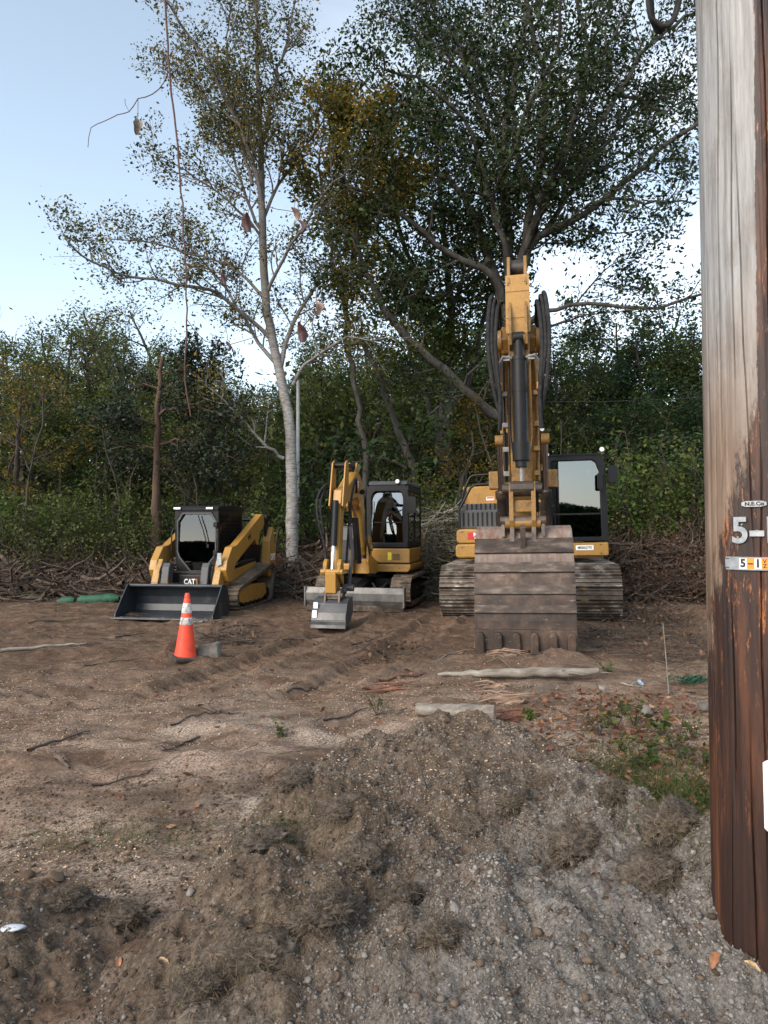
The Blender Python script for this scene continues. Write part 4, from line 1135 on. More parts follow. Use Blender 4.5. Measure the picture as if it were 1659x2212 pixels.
def lugs(mb, loop, count, x0, x1, h, w, bars=1, edge=None, alt=False, base_t=0.0):
    P, L = resample(loop, count)
    for i in range(count):
        p = P[i]; q = P[(i + 1) % count]; o_ = P[i - 1]
        t = q - o_; t /= np.linalg.norm(t); nrm = np.array([t[1], -t[0]])
        xa, xb = (x0, x1)
        if alt: xa, xb = (x0, x0 + (x1 - x0) * .56) if i % 2 else (x1 - (x1 - x0) * .56, x1)
        if base_t:
            c = p
            vs = []
            for x in (x0, x1):
                for a, b in ((-.47, 0), (.47, 0), (.47, 1), (-.47, 1)):
                    r = c + t * a * L / count + nrm * b * base_t; vs.append((x, r[0], r[1]))
            mb.add(vs, [(0, 1, 2, 3), (7, 6, 5, 4), (0, 4, 5, 1), (1, 5, 6, 2), (2, 6, 7, 3), (3, 7, 4, 0)])
        for k in range(bars):
            off = 0 if bars == 1 else (k / (bars - 1) - .5) * .8 * L / count
            c = p + t * off + nrm * base_t
            vs = []
            for x in (xa, xb):
                for a, b in ((-.5, -.002), (.5, -.002), (.34, 1), (-.34, 1)):
                    r = c + t * a * w + nrm * b * h; vs.append((x, r[0], r[1]))
            (edge or mb).add(vs, [(0, 1, 2, 3), (7, 6, 5, 4), (0, 4, 5, 1), (1, 5, 6, 2), (2, 6, 7, 3), (3, 7, 4, 0)])
def plate(name, m, parent, x0, x1, z0, z1, y, th=.004, r=.01):
    return MB().prism_y(rrect(x0, x1, z0, z1, r), y, y + th).build(name, m, parent)
def logo(parent, loc, s, rot=(R(90), 0, 0)):
    """white block letters over a yellow wedge with a red arrow bracket behind; s is letter height"""
    e = empty('logo', loc, rot); e.parent = parent
    text_obj('letters', 'CAT', s * 1.36, WHITE, e, (0, 0, 0.001), (0, 0, 0), .003, .035 * s, .82)
    b = MB(); b.add([(-.42 * s, -.62 * s, .001), (.42 * s, -.62 * s, .001), (0, .02 * s, .001), (-.42 * s, -.62 * s, .006), (.42 * s, -.62 * s, .006), (0, .02 * s, .006)],
                    [(0, 2, 1), (3, 4, 5), (0, 1, 4, 3), (1, 2, 5, 4), (2, 0, 3, 5)])
    b.build('wedge', YELC, e)
    b = MB()
    pts = [(.55 * s, -.72 * s), (1.32 * s, -.72 * s), (1.72 * s, 0), (1.32 * s, .68 * s), (.9 * s, .68 * s), (.9 * s, .56 * s), (1.24 * s, .56 * s), (1.55 * s, 0), (1.24 * s, -.58 * s), (.55 * s, -.58 * s)]
    n = len(pts)
    b.add([(x, y, .0005) for x, y in pts] + [(x, y, .004) for x, y in pts], [tuple(range(n - 1, -1, -1)), tuple(range(n, 2 * n))] + [(i, (i + 1) % n, n + (i + 1) % n, n + i) for i in range(n)])
    b.build('bracket', REDP, e)
    return e
def worklight(parent, loc, r=.05):
    l = MB().cyl((loc[0], loc[1] + .06, loc[2]), (loc[0], loc[1], loc[2]), r, r, 16).build('work_light', BLK, parent, smooth=True)
    MB().cyl((loc[0], loc[1] - .001, loc[2]), (loc[0], loc[1] - .008, loc[2]), r * .86, r * .8, 16).build('lens', LENS, l, smooth=True)
    return l

def curved_glass(name, poly, y0, bulge, m, parent, rows=16):
    zs_ = [p[1] for p in poly]; z0, z1 = min(zs_), max(zs_); vs = []; fs = []
    for i in range(rows + 1):
        z = z0 + (z1 - z0) * (i / rows) * .998 + .001; xs_ = []
        for k in range(len(poly)):
            (xa, za), (xb, zb) = poly[k], poly[(k + 1) % len(poly)]
            if (za - z) * (zb - z) <= 0 and za != zb: xs_.append(xa + (xb - xa) * (z - za) / (zb - za))
        y = y0 + bulge * ((z - z0) / (z1 - z0)) ** 2
        for dy in (0, .005): vs += [(min(xs_), y + dy, z), (max(xs_), y + dy, z)]
    for i in range(rows):
        o = i * 4; p = o + 4
        fs += [(o, o + 1, p + 1, p), (o + 2, p + 2, p + 3, o + 3)]
    return MB().add(vs, fs).build(name, m, parent, smooth=True)

# ================================================================== large excavator
bx_ = at(1141, 1143, 13.85)
EX = empty('excavator', (bx_[0] + .01, 13.85, .0), (0, R(-1.1), -math.atan(.2108)),
           'large yellow tracked excavator facing the camera with its wide rusty bucket on the ground', 'excavator')
# tracks
for sx1 in (-1, 1):
    c = sx1 * 1.15
    loop = hull([(-1.62, .475, .43), (1.62, .475, .43)])
    m_ = MB(); ed = MB()
    lugs(m_, loop, 46, c - .4, c + .4, .030, .022, 3, ed, base_t=.02)
    tr = m_.build('track', STEELT, EX)
    ed.build('grouser_bars', STEELW, tr)
    bolt = MB()
    P_, L_ = resample(loop, 46)
    for i in range(46):
        t_ = P_[(i + 1) % 46] - P_[i - 1]; t_ /= np.linalg.norm(t_); n_ = np.array([t_[1], -t_[0]])
        for dx in (-.17, -.07, .07, .17):
            q = P_[i] + n_ * .02
            bolt.box((c + dx, q[0], q[1]), (.03, .03, .03))
        q = P_[i] + n_ * .012 + t_ * .04
        bolt.box((c, q[0], q[1]), (.09, .03, .022))
    bolt.build('shoe_bolts', GREASE, tr)
    fr = MB()
    fr.box((c, 0, .45), (.42, 2.9, .42)); fr.box((c, 0, .28), (.3, 3.1, .16))
    fr.build('track_frame', YELD, EX, .02)
    w = MB(); w.cyl((c - .13, -1.62, .475), (c + .13, -1.62, .475), .39, .39, 26); w.build('idler_wheel', STEELT, EX, smooth=True)
    w = MB(); w.cyl((c - .13, 1.62, .475), (c + .13, 1.62, .475), .39, .39, 26); w.build('drive_sprocket', STEELT, EX, smooth=True)
    for k in range(7):
        y_ = -1.15 + k * .38
        MB().cyl((c - .15, y_, .16), (c + .15, y_, .16), .09, .09, 14).build('roller', STEELT, EX, smooth=True)
cb = MB(); cb.box((0, 0, .62), (1.5, 1.5, .5)); cb.box((0, -.55, .5), (1.7, .35, .3)); cb.box((0, .55, .5), (1.7, .35, .3)); cb.cyl((0, 0, .85), (0, 0, 1.06), .62, .62, 28)
cb.build('undercarriage', YELD, EX, .02)
# platform and body
ub = MB(); ub.box((0.05, .8, 1.13), (2.6, 3.9, .16)); ub.box((0, -.9, 1.12), (.9, .6, .22))
ub.build('platform', YEL, EX, .015)
lf = MB()       # rounded yellow locker left of the boom
lf.prism_y(rrect(-1.33, -.42, 1.08, 1.34, .07), -1.28, .3)
lf.build('lower_panel', YEL, EX, .03)
lf = MB(); lf.prism_y(rrect(-1.31, -.42, 1.35, 1.62, .07), -1.25, .3); lf.build('toolbox', YEL, EX, .03)
bd = MB(); bd.box((-.95, .75, 1.75), (.8, .9, .9)); bd.box((-.05, 2.05, 1.75), (2.5, 1.3, 1.0)); bd.build('engine_hood', YEL, EX, .04)
cw = MB(); cw.prism([(2.65, 1.2), (2.95, 1.35), (2.98, 1.9), (2.85, 2.15), (2.5, 2.2), (2.5, 1.2)], -1.3, 1.3); cw.build('counterweight', BLK, EX, .03)
gr = MB(); gr.box((-.88, -.62, 1.81), (.80, .5, .36)); gr.box((-.88, -.4, 1.98), (.84, .4, .28))
g_ = gr.build('step_box', DGREY, EX, .02)
rb = MB()
for k in range(8): rb.box((-1.2 + k * .09, -.877, 1.81), (.03, .014, .26))
for k in range(7): rb.box((-1.15 + k * .09, -.607, 2.06), (.03, .012, .12))
rb.build('ribs', BLK, g_)
yb = MB(); yb.box((-.84, .1, 2.28), (.86, .5, .42)); yb.box((-.84, -.02, 2.11), (.9, .6, .04)); yb.build('tank_cover', YEL, EX, .03)
plate('warning_sticker', WHITE, EX, -.80, -.64, 2.20, 2.27, -.156, .003)
plate('sticker_stripe', REDP, EX, -.79, -.65, 2.235, 2.262, -.160, .003, .004)
st = plate('dealer_sticker', REDP, EX, -1.10, -.62, 1.42, 1.56, -1.256, .004)
text_obj('sticker_letters', 'Milton', .095, WHITE, st, (-.865, -1.258, 1.515), ext=.001, bold=.003)
text_obj('sticker_letters', 'MILTON', .055, WHITE, st, (-.865, -1.258, 1.45), ext=.001, bold=.001)
for off in (0, .55):
    h = MB()
    h.tube([(-1.28, -.75 + off, 1.9), (-1.27, -.72 + off, 2.35), (-1.12, -.7 + off, 2.68), (-1.05, -.7 + off, 2.72), (-.5, -.7 + off, 2.74)] if off else
           [(-1.27, -1.0, 1.65), (-1.27, -.98, 2.0), (-1.05, -.9, 2.42), (-.95, -.9, 2.48), (-.55, -.9, 2.48), (-.5, -.9, 2.44), (-.42, -.9, 2.05)], .024, 8)
    h.build('handrail', BLKS, EX, smooth=True)
h = MB(); h.tube([(-1.27, -.98, 2.05), (-1.27, -.3, 2.2), (-1.2, -.12, 2.5)], .02, 8); h.build('handrail', BLKS, EX, smooth=True)
MB().lathe([(.09, 0), (.1, .05), (.08, .12), (.03, .14)], (-.75, .1, 2.48), 16).build('filter_cap', BLK, EX, smooth=True)
# cab
cabx0, cabx1, cy0, cy1 = .36, 1.42, -1.25, .45
cf = MB()
outer = [(cabx0, 1.36), (cabx1 + .02, 1.36), (cabx1, 2.7), (cabx1 - .06, 2.92), (cabx1 - .12, 2.96), (cabx0 + .08, 2.96), (cabx0 + .02, 2.9), (cabx0, 2.7)]
inner = [(cabx0 + .11, 1.44), (cabx1 - .10, 1.44), (cabx1 - .12, 2.62), (cabx1 - .18, 2.78), (cabx1 - .24, 2.83), (cabx0 + .12, 2.83), (cabx0 + .09, 2.80), (cabx0 + .09, 2.6)]
frame_y(cf, outer, inner, cy0, cy0 + .1)
cf.box((cabx0 + .05, cy1, 2.1), (.1, .1, 1.6)); cf.box((cabx1 - .05, cy1, 2.1), (.1, .1, 1.6))
cf.box((cabx0 + .04, -.35, 2.14), (.05, .08, 1.6)); cf.box((cabx1 - .04, -.35, 2.14), (.05, .08, 1.6))
cf.box(((cabx0 + cabx1) / 2, (cy0 + cy1) / 2, 2.925), (cabx1 - cabx0 - .12, cy1 - cy0, .07))
cf.box(((cabx0 + cabx1) / 2, cy1 + .02, 1.7), (cabx1 - cabx0 - .2, .06, .7)); cf.box((cabx0 + .03, -.4, 1.62), (.04, 1.5, .5)); cf.box((cabx1 - .03, -.4, 1.62), (.04, 1.5, .5))
cf.build('cab_frame', BLKS, EX, .02)
gl = MB(); gl.prism_y([(x, z) for x, z in inner], cy0 + .03, cy0 + .036); gl.build('windscreen', GLASS, EX)
gl = MB(); gl.box((cabx1 - .035, -.8, 2.3), (.006, .78, .95)); gl.box((cabx1 - .035, .03, 2.3), (.006, .68, .95)); gl.build('side_window', GLASSD, EX)
gl = MB(); gl.box((cabx0 + .035, -.8, 2.3), (.006, .78, .95)); gl.box((cabx0 + .035, .03, 2.3), (.006, .68, .95)); gl.build('side_window', GLASSD, EX)
MB().box(((cabx0 + cabx1) / 2, cy1 - .01, 2.45), (.8, .006, .7)).build('rear_window', GLASSD, EX)
wb = MB(); wb.box(((cabx0 + cabx1) / 2 + .0, cy0 + .02, 1.86), (.84, .02, .03)); wb.build('windscreen_seam', BLKS, EX)
se = MB(); se.box((.87, -.15, 1.75), (.5, .5, .14)); se.box((.87, .1, 2.1), (.48, .12, .7)); se.box((.87, .1, 2.5), (.28, .1, .16)); se.build('seat', SEATM, EX, .03)
jt = MB()
for q in (-.3, .3):
    jt.box((.87 + q, -.3, 1.9), (.12, .4, .08)); jt.tube([(.87 + q, -.45, 1.93), (.87 + q, -.47, 2.08)], .018, 8)
for q in (-.12, .02, .16): jt.tube([(.87 + q, -.8, 1.4), (.87 + q, -.9, 1.72)], .012, 6); jt.box((.87 + q, -.88, 1.5), (.09, .16, .02))
jt.build('controls', DGREY, EX, .006)
fl = MB(); fl.box((.89, -.4, 1.4), (.98, 1.6, .06)); fl.build('cab_floor', BLK, EX)
yp = MB(); yp.prism_y(rrect(.10, 1.43, 1.10, 1.335, .03), -1.27, -.3); yp.build('cab_base', YEL, EX, .015)
pl_ = plate('fleet_number_plate', WHITE, EX, .86, 1.17, 1.20, 1.29, -1.276, .004, .006)
text_obj('plate_letters', 'MR002775', .062, BLACKP, pl_, (1.015, -1.2775, 1.243), ext=.001, bold=.0015, sx_=.92)
worklight(EX, (cabx0 + .03, cy0 - .03, 2.96), .045); worklight(EX, (cabx1 - .06, cy0 - .03, 3.02), .05); worklight(EX, (.30, -1.9, 3.35), .045)
mr_ = MB(); mr_.tube([(cabx1, -1.2, 2.6), (cabx1 + .08, -1.28, 2.62)], .014, 6); mr_.prism_y(rrect(cabx1 + .03, cabx1 + .19, 2.40, 2.72, .04), -1.34, -1.27); mr_.build('mirror', BLKS, EX, .01)
mr_ = MB(); mr_.tube([(cabx1 - .02, -1.3, 2.55), (cabx1 - .12, -1.42, 2.5)], .012, 6); mr_.prism_y(rrect(cabx1 - .17, cabx1 - .08, 2.28, 2.58, .03), -1.46, -1.42); mr_.build('mirror', BLKS, EX, .01)
wp = MB(); wp.tube([(.50, -1.27, 1.5), (.52, -1.28, 2.2), (.55, -1.28, 2.5)], .008, 5); wp.build('wiper', BLKS, EX)
# boom: profile in the plane x = -.05
bxc = -.05
boomp = [(-.05, 1.62), (.18, 1.75), (.14, 2.05), (-.35, 2.75), (-1.2, 3.75), (-1.9, 4.28), (-2.8, 4.62), (-3.55, 4.72), (-3.9, 4.62), (-4.02, 4.40), (-3.9, 4.22), (-3.2, 4.12), (-2.1, 3.62), (-1.35, 3.0), (-.75, 2.3), (-.25, 1.70)]
MB().prism(boomp, bxc - .25, bxc + .25).build('boom', YELD, EX, .015)
bf = MB()
for q in (-1, 1): bf.prism([(.45, 1.15), (.35, 1.85), (.05, 2.15), (-.35, 2.0), (-.75, 1.2)], bxc + q * .30 - .025, bxc + q * .30 + .025)
bf.build('boom_bracket', YELD, EX, .008)
for q in (-1, 1):       # boom cylinders either side
    x_ = bxc + q * .40
    c_ = MB(); c_.cyl((x_, -1.0, 1.22), (x_, -1.45, 2.25), .085, .085, 16); c_.cyl((x_, -1.42, 2.18), (x_, -1.47, 2.3), .105, .105, 16)
    o_c = c_.build('boom_cylinder', GREASE, EX, smooth=True)
    MB().cyl((x_, -1.44, 2.22), (x_, -1.85, 3.15), .05, .05, 12).build('rod', CHROME, o_c, smooth=True)
    e_ = MB(); e_.cyl((x_ - .07, -1.86, 3.18), (x_ + .07, -1.86, 3.18), .10, .10, 16); e_.build('rod_eye', YELD, o_c, smooth=True)
    k_ = MB(); k_.box((bxc + q * .51, -1.2, 2.52), (.23, .3, .33)); k_.build('hinge_cover', YELD, EX, .02)
    pl2 = MB()
    for r_, ym in ((.305, 0), (.345, .06)):
        pl2.tube([(bxc + q * r_, -.6, 2.3 + ym), (bxc + q * r_, -1.4, 3.3 + ym), (bxc + q * r_, -2.3, 4.05 + ym), (bxc + q * r_, -3.2, 4.45 + ym)], .021, 8)
    pl2.build('hydraulic_pipe', YELD, EX, smooth=True)
    sp_ = MB()
    for y_, z_ in ((-1.0, 2.75), (-1.6, 3.4), (-2.4, 4.05)): MB().box((bxc + q * .31, y_, z_), (.14, .06, .12)).build('pipe_clamp', YELD, EX, .005)
    bs = MB(); bs.cyl((bxc + q * .25, -3.85, 4.42), (bxc + q * .31, -3.85, 4.42), .17, .15, 20); bs.cyl((bxc + q * .31, -3.85, 4.42), (bxc + q * .34, -3.85, 4.42), .09, .09, 16)
    bs.build('pin_boss', YELD, EX, smooth=True)
    # looping hoses
    for k, (rr_, top_) in enumerate(((.32, 4.98), (.37, 5.02), (.27, 4.9))):
        hz = MB(); x_ = bxc + q * rr_
        pts_ = [(bxc + q * .31, -3.2, 4.46), (x_, -3.5, 4.72), (x_, -3.8, top_ - .06), (x_ , -4.1, top_), (x_ + q * .03, -4.38, top_ - .25), (x_ + q * .05, -4.5, top_ - .8), (x_ + q * .0, -4.5, top_ - 1.25 - .12 * k), (bxc + q * (.29), -4.42, top_ - 1.6 - .15 * k)]
        hz.tube([tuple(p) for p in smooth_path(pts_, .06, np.random.default_rng(1))], .030 if k else .024, 9)
        hz.build('hose', HOSE, EX, smooth=True)
# arm cylinder on top of the boom
ac = MB(); ac.cyl((bxc, -1.7, 4.62), (bxc, -3.0, 5.22), .085, .085, 16); o_c = ac.build('arm_cylinder', GREASE, EX, smooth=True)
MB().cyl((bxc, -2.95, 5.2), (bxc, -3.95, 5.42), .052, .052, 14).build('rod', CHROME, o_c, smooth=True)
MB().cyl((bxc - .09, -4.0, 5.43), (bxc + .09, -4.0, 5.43), .13, .13, 20).build('rod_eye', GREASE, o_c, smooth=True)
b_ = MB()
for q in (-1, 1): b_.prism([(-1.5, 4.12), (-1.55, 4.68), (-1.72, 4.74), (-1.95, 4.3)], bxc + q * .12 - .02, bxc + q * .12 + .02)
b_.build('cylinder_bracket', YELD, EX)
# arm (stick)
armp = [(-3.98, 5.30), (-4.12, 5.28), (-4.20, 4.9), (-4.27, 4.5), (-4.27, 4.1), (-4.20, 2.6), (-4.16, 1.72), (-4.12, 1.55), (-3.94, 1.55), (-3.86, 1.75), (-3.72, 2.6), (-3.62, 3.9), (-3.60, 4.35), (-3.70, 4.7), (-3.88, 5.1)]
MB().prism(armp, bxc - .15, bxc + .15).build('arm', YELD, EX, .012)
MB().prism_y([(bxc - .165, 5.24), (bxc + .165, 5.24), (bxc + .175, 4.42), (bxc + .16, 4.40), (bxc - .16, 4.40), (bxc - .175, 4.42)], -4.30, -4.272).build('arm_top_plate', YEL, EX, .004)
cl = MB()
for q in (-1, 1): cl.prism([(-3.9, 5.15), (-4.31, 5.12), (-4.28, 5.36), (-4.16, 5.56), (-3.98, 5.60), (-3.85, 5.5)], bxc + q * .118 - .022, bxc + q * .118 + .022)
cl.build('clevis', YELD, EX, .006)
ar = MB()
for q in (-1, 1): ar.prism([(-4.27, 4.15), (-4.30, 4.85), (-4.38, 4.72), (-4.48, 4.35), (-4.44, 4.2)], bxc + q * .11 - .018, bxc + q * .11 + .018)
ar.build('cylinder_bracket', YELD, EX, .005)
wd = MB()
for z_ in (4.62, 5.0): wd.box((bxc, -4.303, z_), (.325, .006, .008))
wd.build('weld_seam', YELD, EX)
# bucket cylinder
bc = MB(); bc.cyl((bxc + .0, -4.42, 4.28), (bxc, -4.43, 4.0), .062, .072, 16); bc.cyl((bxc, -4.43, 4.02), (bxc, -4.50, 2.72), .100, .100, 22); bc.cyl((bxc, -4.495, 2.80), (bxc, -4.505, 2.55), .125, .118, 22); bc.cyl((bxc - .07, -4.42, 4.30), (bxc + .07, -4.42, 4.30), .08, .08, 16)
bc.cyl((bxc, -4.503, 2.56), (bxc, -4.51, 2.46), .085, .08, 18)
o_c = bc.build('bucket_cylinder', BLK, EX, smooth=True)
MB().cyl((bxc, -4.5, 2.5), (bxc, -4.52, 2.22), .036, .036, 14).build('rod', FIT, o_c, smooth=True)
rg_ = MB()
for z_ in (4.0, 3.55, 2.82): rg_.cyl((bxc, -4.43 - (4.0 - z_) * .05, z_), (bxc, -4.43 - (4.0 - z_) * .05, z_ - .03), .108, .108, 22)
rg_.build('band', BLKS, o_c, smooth=True)
for q in (-1, 1):       # pipes down the arm
    h = MB(); h.tube([(bxc + q * .14, -4.33, 4.05), (bxc + q * .145, -4.36, 3.9), (bxc + q * .145, -4.33, 2.9), (bxc + q * .11, -4.40, 2.7)], .018, 8); h.tube([(bxc + q * .235, -4.1, 4.1), (bxc + q * .235, -4.05, 2.3)], .024, 8)
    h.build('hydraulic_pipe', YELD if q > 0 else BLK, EX, smooth=True)
    h = MB(); h.tube([(bxc + q * .10, -4.46, 4.0), (bxc + q * .22, -4.5, 4.02), (bxc + q * .27, -4.46, 3.95), (bxc + q * .30, -4.35, 3.6)], .024, 8); h.box((bxc + q * .17, -4.46, 4.0), (.09, .06, .07)); h.build('hose_fitting', FIT, EX, smooth=True)
    for z_ in (3.55, 3.1, 2.75, 2.4): MB().box((bxc + q * .215, -4.2 + .02, z_), (.085, .10, .07)).build('pipe_clamp', YELD if q > 0 else FIT, EX, .005)
    fl_ = MB(); fl_.box((bxc + q * .31, -4.3, 3.62), (.15, .12, .10)); fl_.build('hose_bracket', YEL, EX, .005)
# linkage
lk = MB()
for q in (-1, 1): lk.prism([(-4.60, 2.14), (-4.52, 2.26), (-4.42, 2.22), (-3.98, 1.98), (-3.95, 1.86), (-4.05, 1.84), (-4.48, 2.06)], bxc + q * .20 - .025, bxc + q * .20 + .025)
lk.cyl((bxc - .27, -4.52, 2.16), (bxc + .27, -4.52, 2.16), .075, .075, 18); lk.cyl((bxc - .16, -4.52, 2.16), (bxc + .16, -4.52, 2.16), .11, .11, 18)
lk.build('idler_link', GREASE, EX, .004)
lk = MB()
for q in (-1, 1):
    lk.prism([(-4.62, 2.16), (-4.55, 2.26), (-4.46, 2.20), (-4.42, 1.72), (-4.48, 1.60), (-4.60, 1.62), (-4.64, 1.72)], bxc + q * .15 - .03, bxc + q * .15 + .03)
lk.box((bxc, -4.53, 1.92), (.26, .07, .16)); lk.cyl((bxc - .24, -4.53, 1.68), (bxc + .24, -4.53, 1.68), .08, .08, 16)
lk.build('bucket_link', YELD, EX, .006)
# bucket
sh = [(-3.85, 1.30), (-3.80, 1.46), (-3.95, 1.60), (-4.15, 1.645), (-4.40, 1.60), (-4.60, 1.46), (-4.74, 1.26), (-4.86, 1.0), (-4.955, .7), (-5.01, .4), (-5.03, .16), (-5.03, .06)]
inn = [(-5.0, .06), (-4.98, .4), (-4.92, .7), (-4.82, 1.0), (-4.70, 1.24), (-4.57, 1.42), (-4.38, 1.56), (-4.15, 1.60), (-3.96, 1.56), (-3.84, 1.44), (-3.88, 1.30)]
bw = .64
bk = MB(); bk.prism(sh + inn, bxc - bw, bxc + bw)
for q in (-1, 1): bk.prism(sh + [(-4.6, .35), (-4.05, .95)], bxc + q * bw - .016, bxc + q * bw + .016)
BK = bk.build('bucket', RUST, EX, .006)
ws = MB()
for (ya, za), (yb_, zb_) in (((-4.60, 1.46), (-4.735, 1.27)), ((-4.80, 1.15), (-4.855, 1.02)), ((-4.905, .86), (-4.94, .74)), ((-4.975, .60), (-4.995, .50))):
    d_ = Vector((0, yb_ - ya, zb_ - za)).normalized(); n_ = Vector((0, -abs(d_.z), abs(d_.y)))
    n_ = Vector((0, d_.z, -d_.y)); n_ = n_ if n_.y < 0 else -n_
    poly = [(ya, za), (yb_, zb_), (yb_ + n_.y * .034, zb_ + n_.z * .034), (ya + n_.y * .034, za + n_.z * .034)]
    ws.prism(poly, bxc - bw - .018, bxc + bw + .018)
ws.build('wear_strip', WEAR, BK, .003)
le = MB(); le.prism([(-5.035, .30), (-5.075, .29), (-5.085, .03), (-5.035, .03)], bxc - bw - .012, bxc + bw + .012); le.build('lip_plate', RUST, BK, .004)
for k in range(6):
    x_ = bxc - bw + .06 + k * (2 * bw - .12) / 5
    tt = MB(); tt.prism_y([(x_ - .058, -.02), (x_ + .058, -.02), (x_ + .052, .22), (x_ + .03, .265), (x_ - .03, .265), (x_ - .052, .22)], -5.165, -5.06)
    tt.build('tooth', RUST, BK, .018)
er = MB()
for q in (-1, 1):
    er.prism([(-4.68, 1.36), (-4.56, 1.78), (-4.48, 1.80), (-4.38, 1.66), (-4.10, 1.66), (-4.02, 1.74), (-3.92, 1.70), (-3.9, 1.5)], bxc + q * .145 - .03, bxc + q * .145 + .03)
for q in (-1, 1): er.prism([(-4.62, 1.5), (-4.55, 1.76), (-4.45, 1.76), (-4.38, 1.6)], bxc + q * .27 - .025, bxc + q * .27 + .025)
er.cyl((bxc - .31, -4.54, 1.72), (bxc + .31, -4.54, 1.72), .06, .06, 16); er.cyl((bxc - .31, -4.02, 1.66), (bxc + .31, -4.02, 1.66), .06, .06, 16)
er.prism([(-4.72, 1.30), (-4.80, 1.62), (-4.74, 1.66), (-4.60, 1.5)], bxc - .04, bxc + .03)
er.build('bucket_ears', STEELT, BK, .005)

# ================================================================== small excavator
MX = empty('mini_excavator', (-.16, 15.05, .02), (0, 0, R(-13)), 'small yellow tracked digger with grey blade standing between the loader and the large excavator', 'excavator')
for sx1 in (-1, 1):
    c = sx1 * .79
    loop = hull([(-.98, .33, .29), (.98, .33, .29)])
    m_ = MB(); belt(m_, loop, .05, c - .2, c + .2); lugs(m_, loop, 60, c - .2, c + .2, .026, .045, 1, None, True)
    m_.build('rubber_track', RUBBERB, MX)
    f_ = MB(); f_.box((c, 0, .33), (.28, 1.7, .26)); f_.box((c + sx1 * .1, 0, .30), (.10, 1.5, .3)); f_.build('track_frame', BLK, MX, .02)
    for y_ in (-.98, .98): MB().cyl((c - .1, y_, .33), (c + .1, y_, .33), .235, .235, 22).build('drive_wheel' if y_ > 0 else 'idler_wheel', BLK, MX, smooth=True)
    for k in range(4): MB().cyl((c - .12, -.6 + k * .4, .12), (c + .12, -.6 + k * .4, .12), .065, .065, 12).build('roller', BLK, MX, smooth=True)
u = MB(); u.box((0, 0, .42), (1.2, 1.1, .26)); u.cyl((0, 0, .5), (0, 0, .64), .42, .42, 24); u.build('undercarriage', BLK, MX, .02)
# dozer blade with push arms
bl = MB(); bl.prism([(-1.83, .09), (-1.90, .20), (-1.91, .34), (-1.86, .45), (-1.80, .45), (-1.84, .33), (-1.82, .2), (-1.78, .09)], -.99, .99)
for q in (-1, 1): bl.box((q * .985, -1.84, .27), (.03, .16, .38))
B_ = bl.build('blade', BLADE, MX, .005)
MB().prism([(-1.87, .0), (-1.885, .10), (-1.86, .11), (-1.84, .02)], -.98, .98).build('cutting_edge', STEELW, B_)
for q in (-.42, .42): MB().bar((q * .8, -.5, .36), (q, -1.78, .27), .10, .14).build('push_arm', BLK, MX, .01)
MB().bar((-.02, -.55, .50), (0, -1.72, .36), .22, .16).build('blade_cylinder_guard', BLK, MX, .012)
h = MB(); h.tube([tuple(p) for p in smooth_path([(.18, -1.1, .48), (.3, -1.25, .38), (.42, -1.15, .42), (.45, -.9, .5)], .05, np.random.default_rng(1))], .022, 7); h.build('hose', HOSE, MX, smooth=True)
# upper body
ub = MB(); ub.prism_y([(-.62, .70), (.88, .70), (.93, .78), (.93, .86), (-.64, .86)], -.92, .9); ub.build('platform', YELC, MX, .02)
ub = MB(); ub.box((.47, -.1, 1.03), (.86, 1.5, .30)); ub.build('cab_base', YELC, MX, .02)
ub = MB(); ub.box((0, .75, 1.18), (1.72, .6, .75)); ub.prism([(.55, 1.5), (1.08, 1.3), (1.12, .75), (.6, .7)], -.84, .84); ub.build('engine_cover', YELC, MX, .05)
ub = MB(); ub.prism([(-.50, .86), (-.56, 1.35), (-.42, 1.66), (.45, 1.66), (.45, .86)], -.80, -.16); ub.build('side_tank', DGREY, MX, .06)
MB().box((-.48, -.04, 1.685), (.5, .7, .03)).build('tank_lid', YELC, MX, .012)
MB().cyl((-.62, -.36, 1.66), (-.62, -.36, 1.71), .05, .05, 14).build('filler_cap', BLK, MX, smooth=True)
vt = MB()
for k in range(5): vt.box((.62, -.857, .96 + k * .025), (.15, .006, .010))
vt.build('vent_slots', BLACKP, MX)
plate('warning_sticker', YELP, MX, .44, .52, .94, 1.10, -.858, .003)
# swing bracket
sb_ = MB()
for q in (-1, 1): sb_.prism([(-.80, .68), (-1.0, .66), (-1.52, .70), (-1.62, .95), (-1.58, 1.30), (-1.46, 1.46), (-1.34, 1.40), (-1.34, 1.05), (-1.0, .95), (-.8, .92)], .03 + q * .17 - .025, .03 + q * .17 + .025)
sb_.box((.03, -1.0, .74), (.34, .42, .12)); sb_.box((.03, -1.36, .84), (.3, .1, .3)); sb_.cyl((-.2, -1.42, 1.2), (.26, -1.42, 1.2), .06, .06, 14)
sb_.build('swing_bracket', YELC, MX, .012)
MB().box((-.30, -.98, .80), (.38, .2, .14)).build('step', YELC, MX, .03)
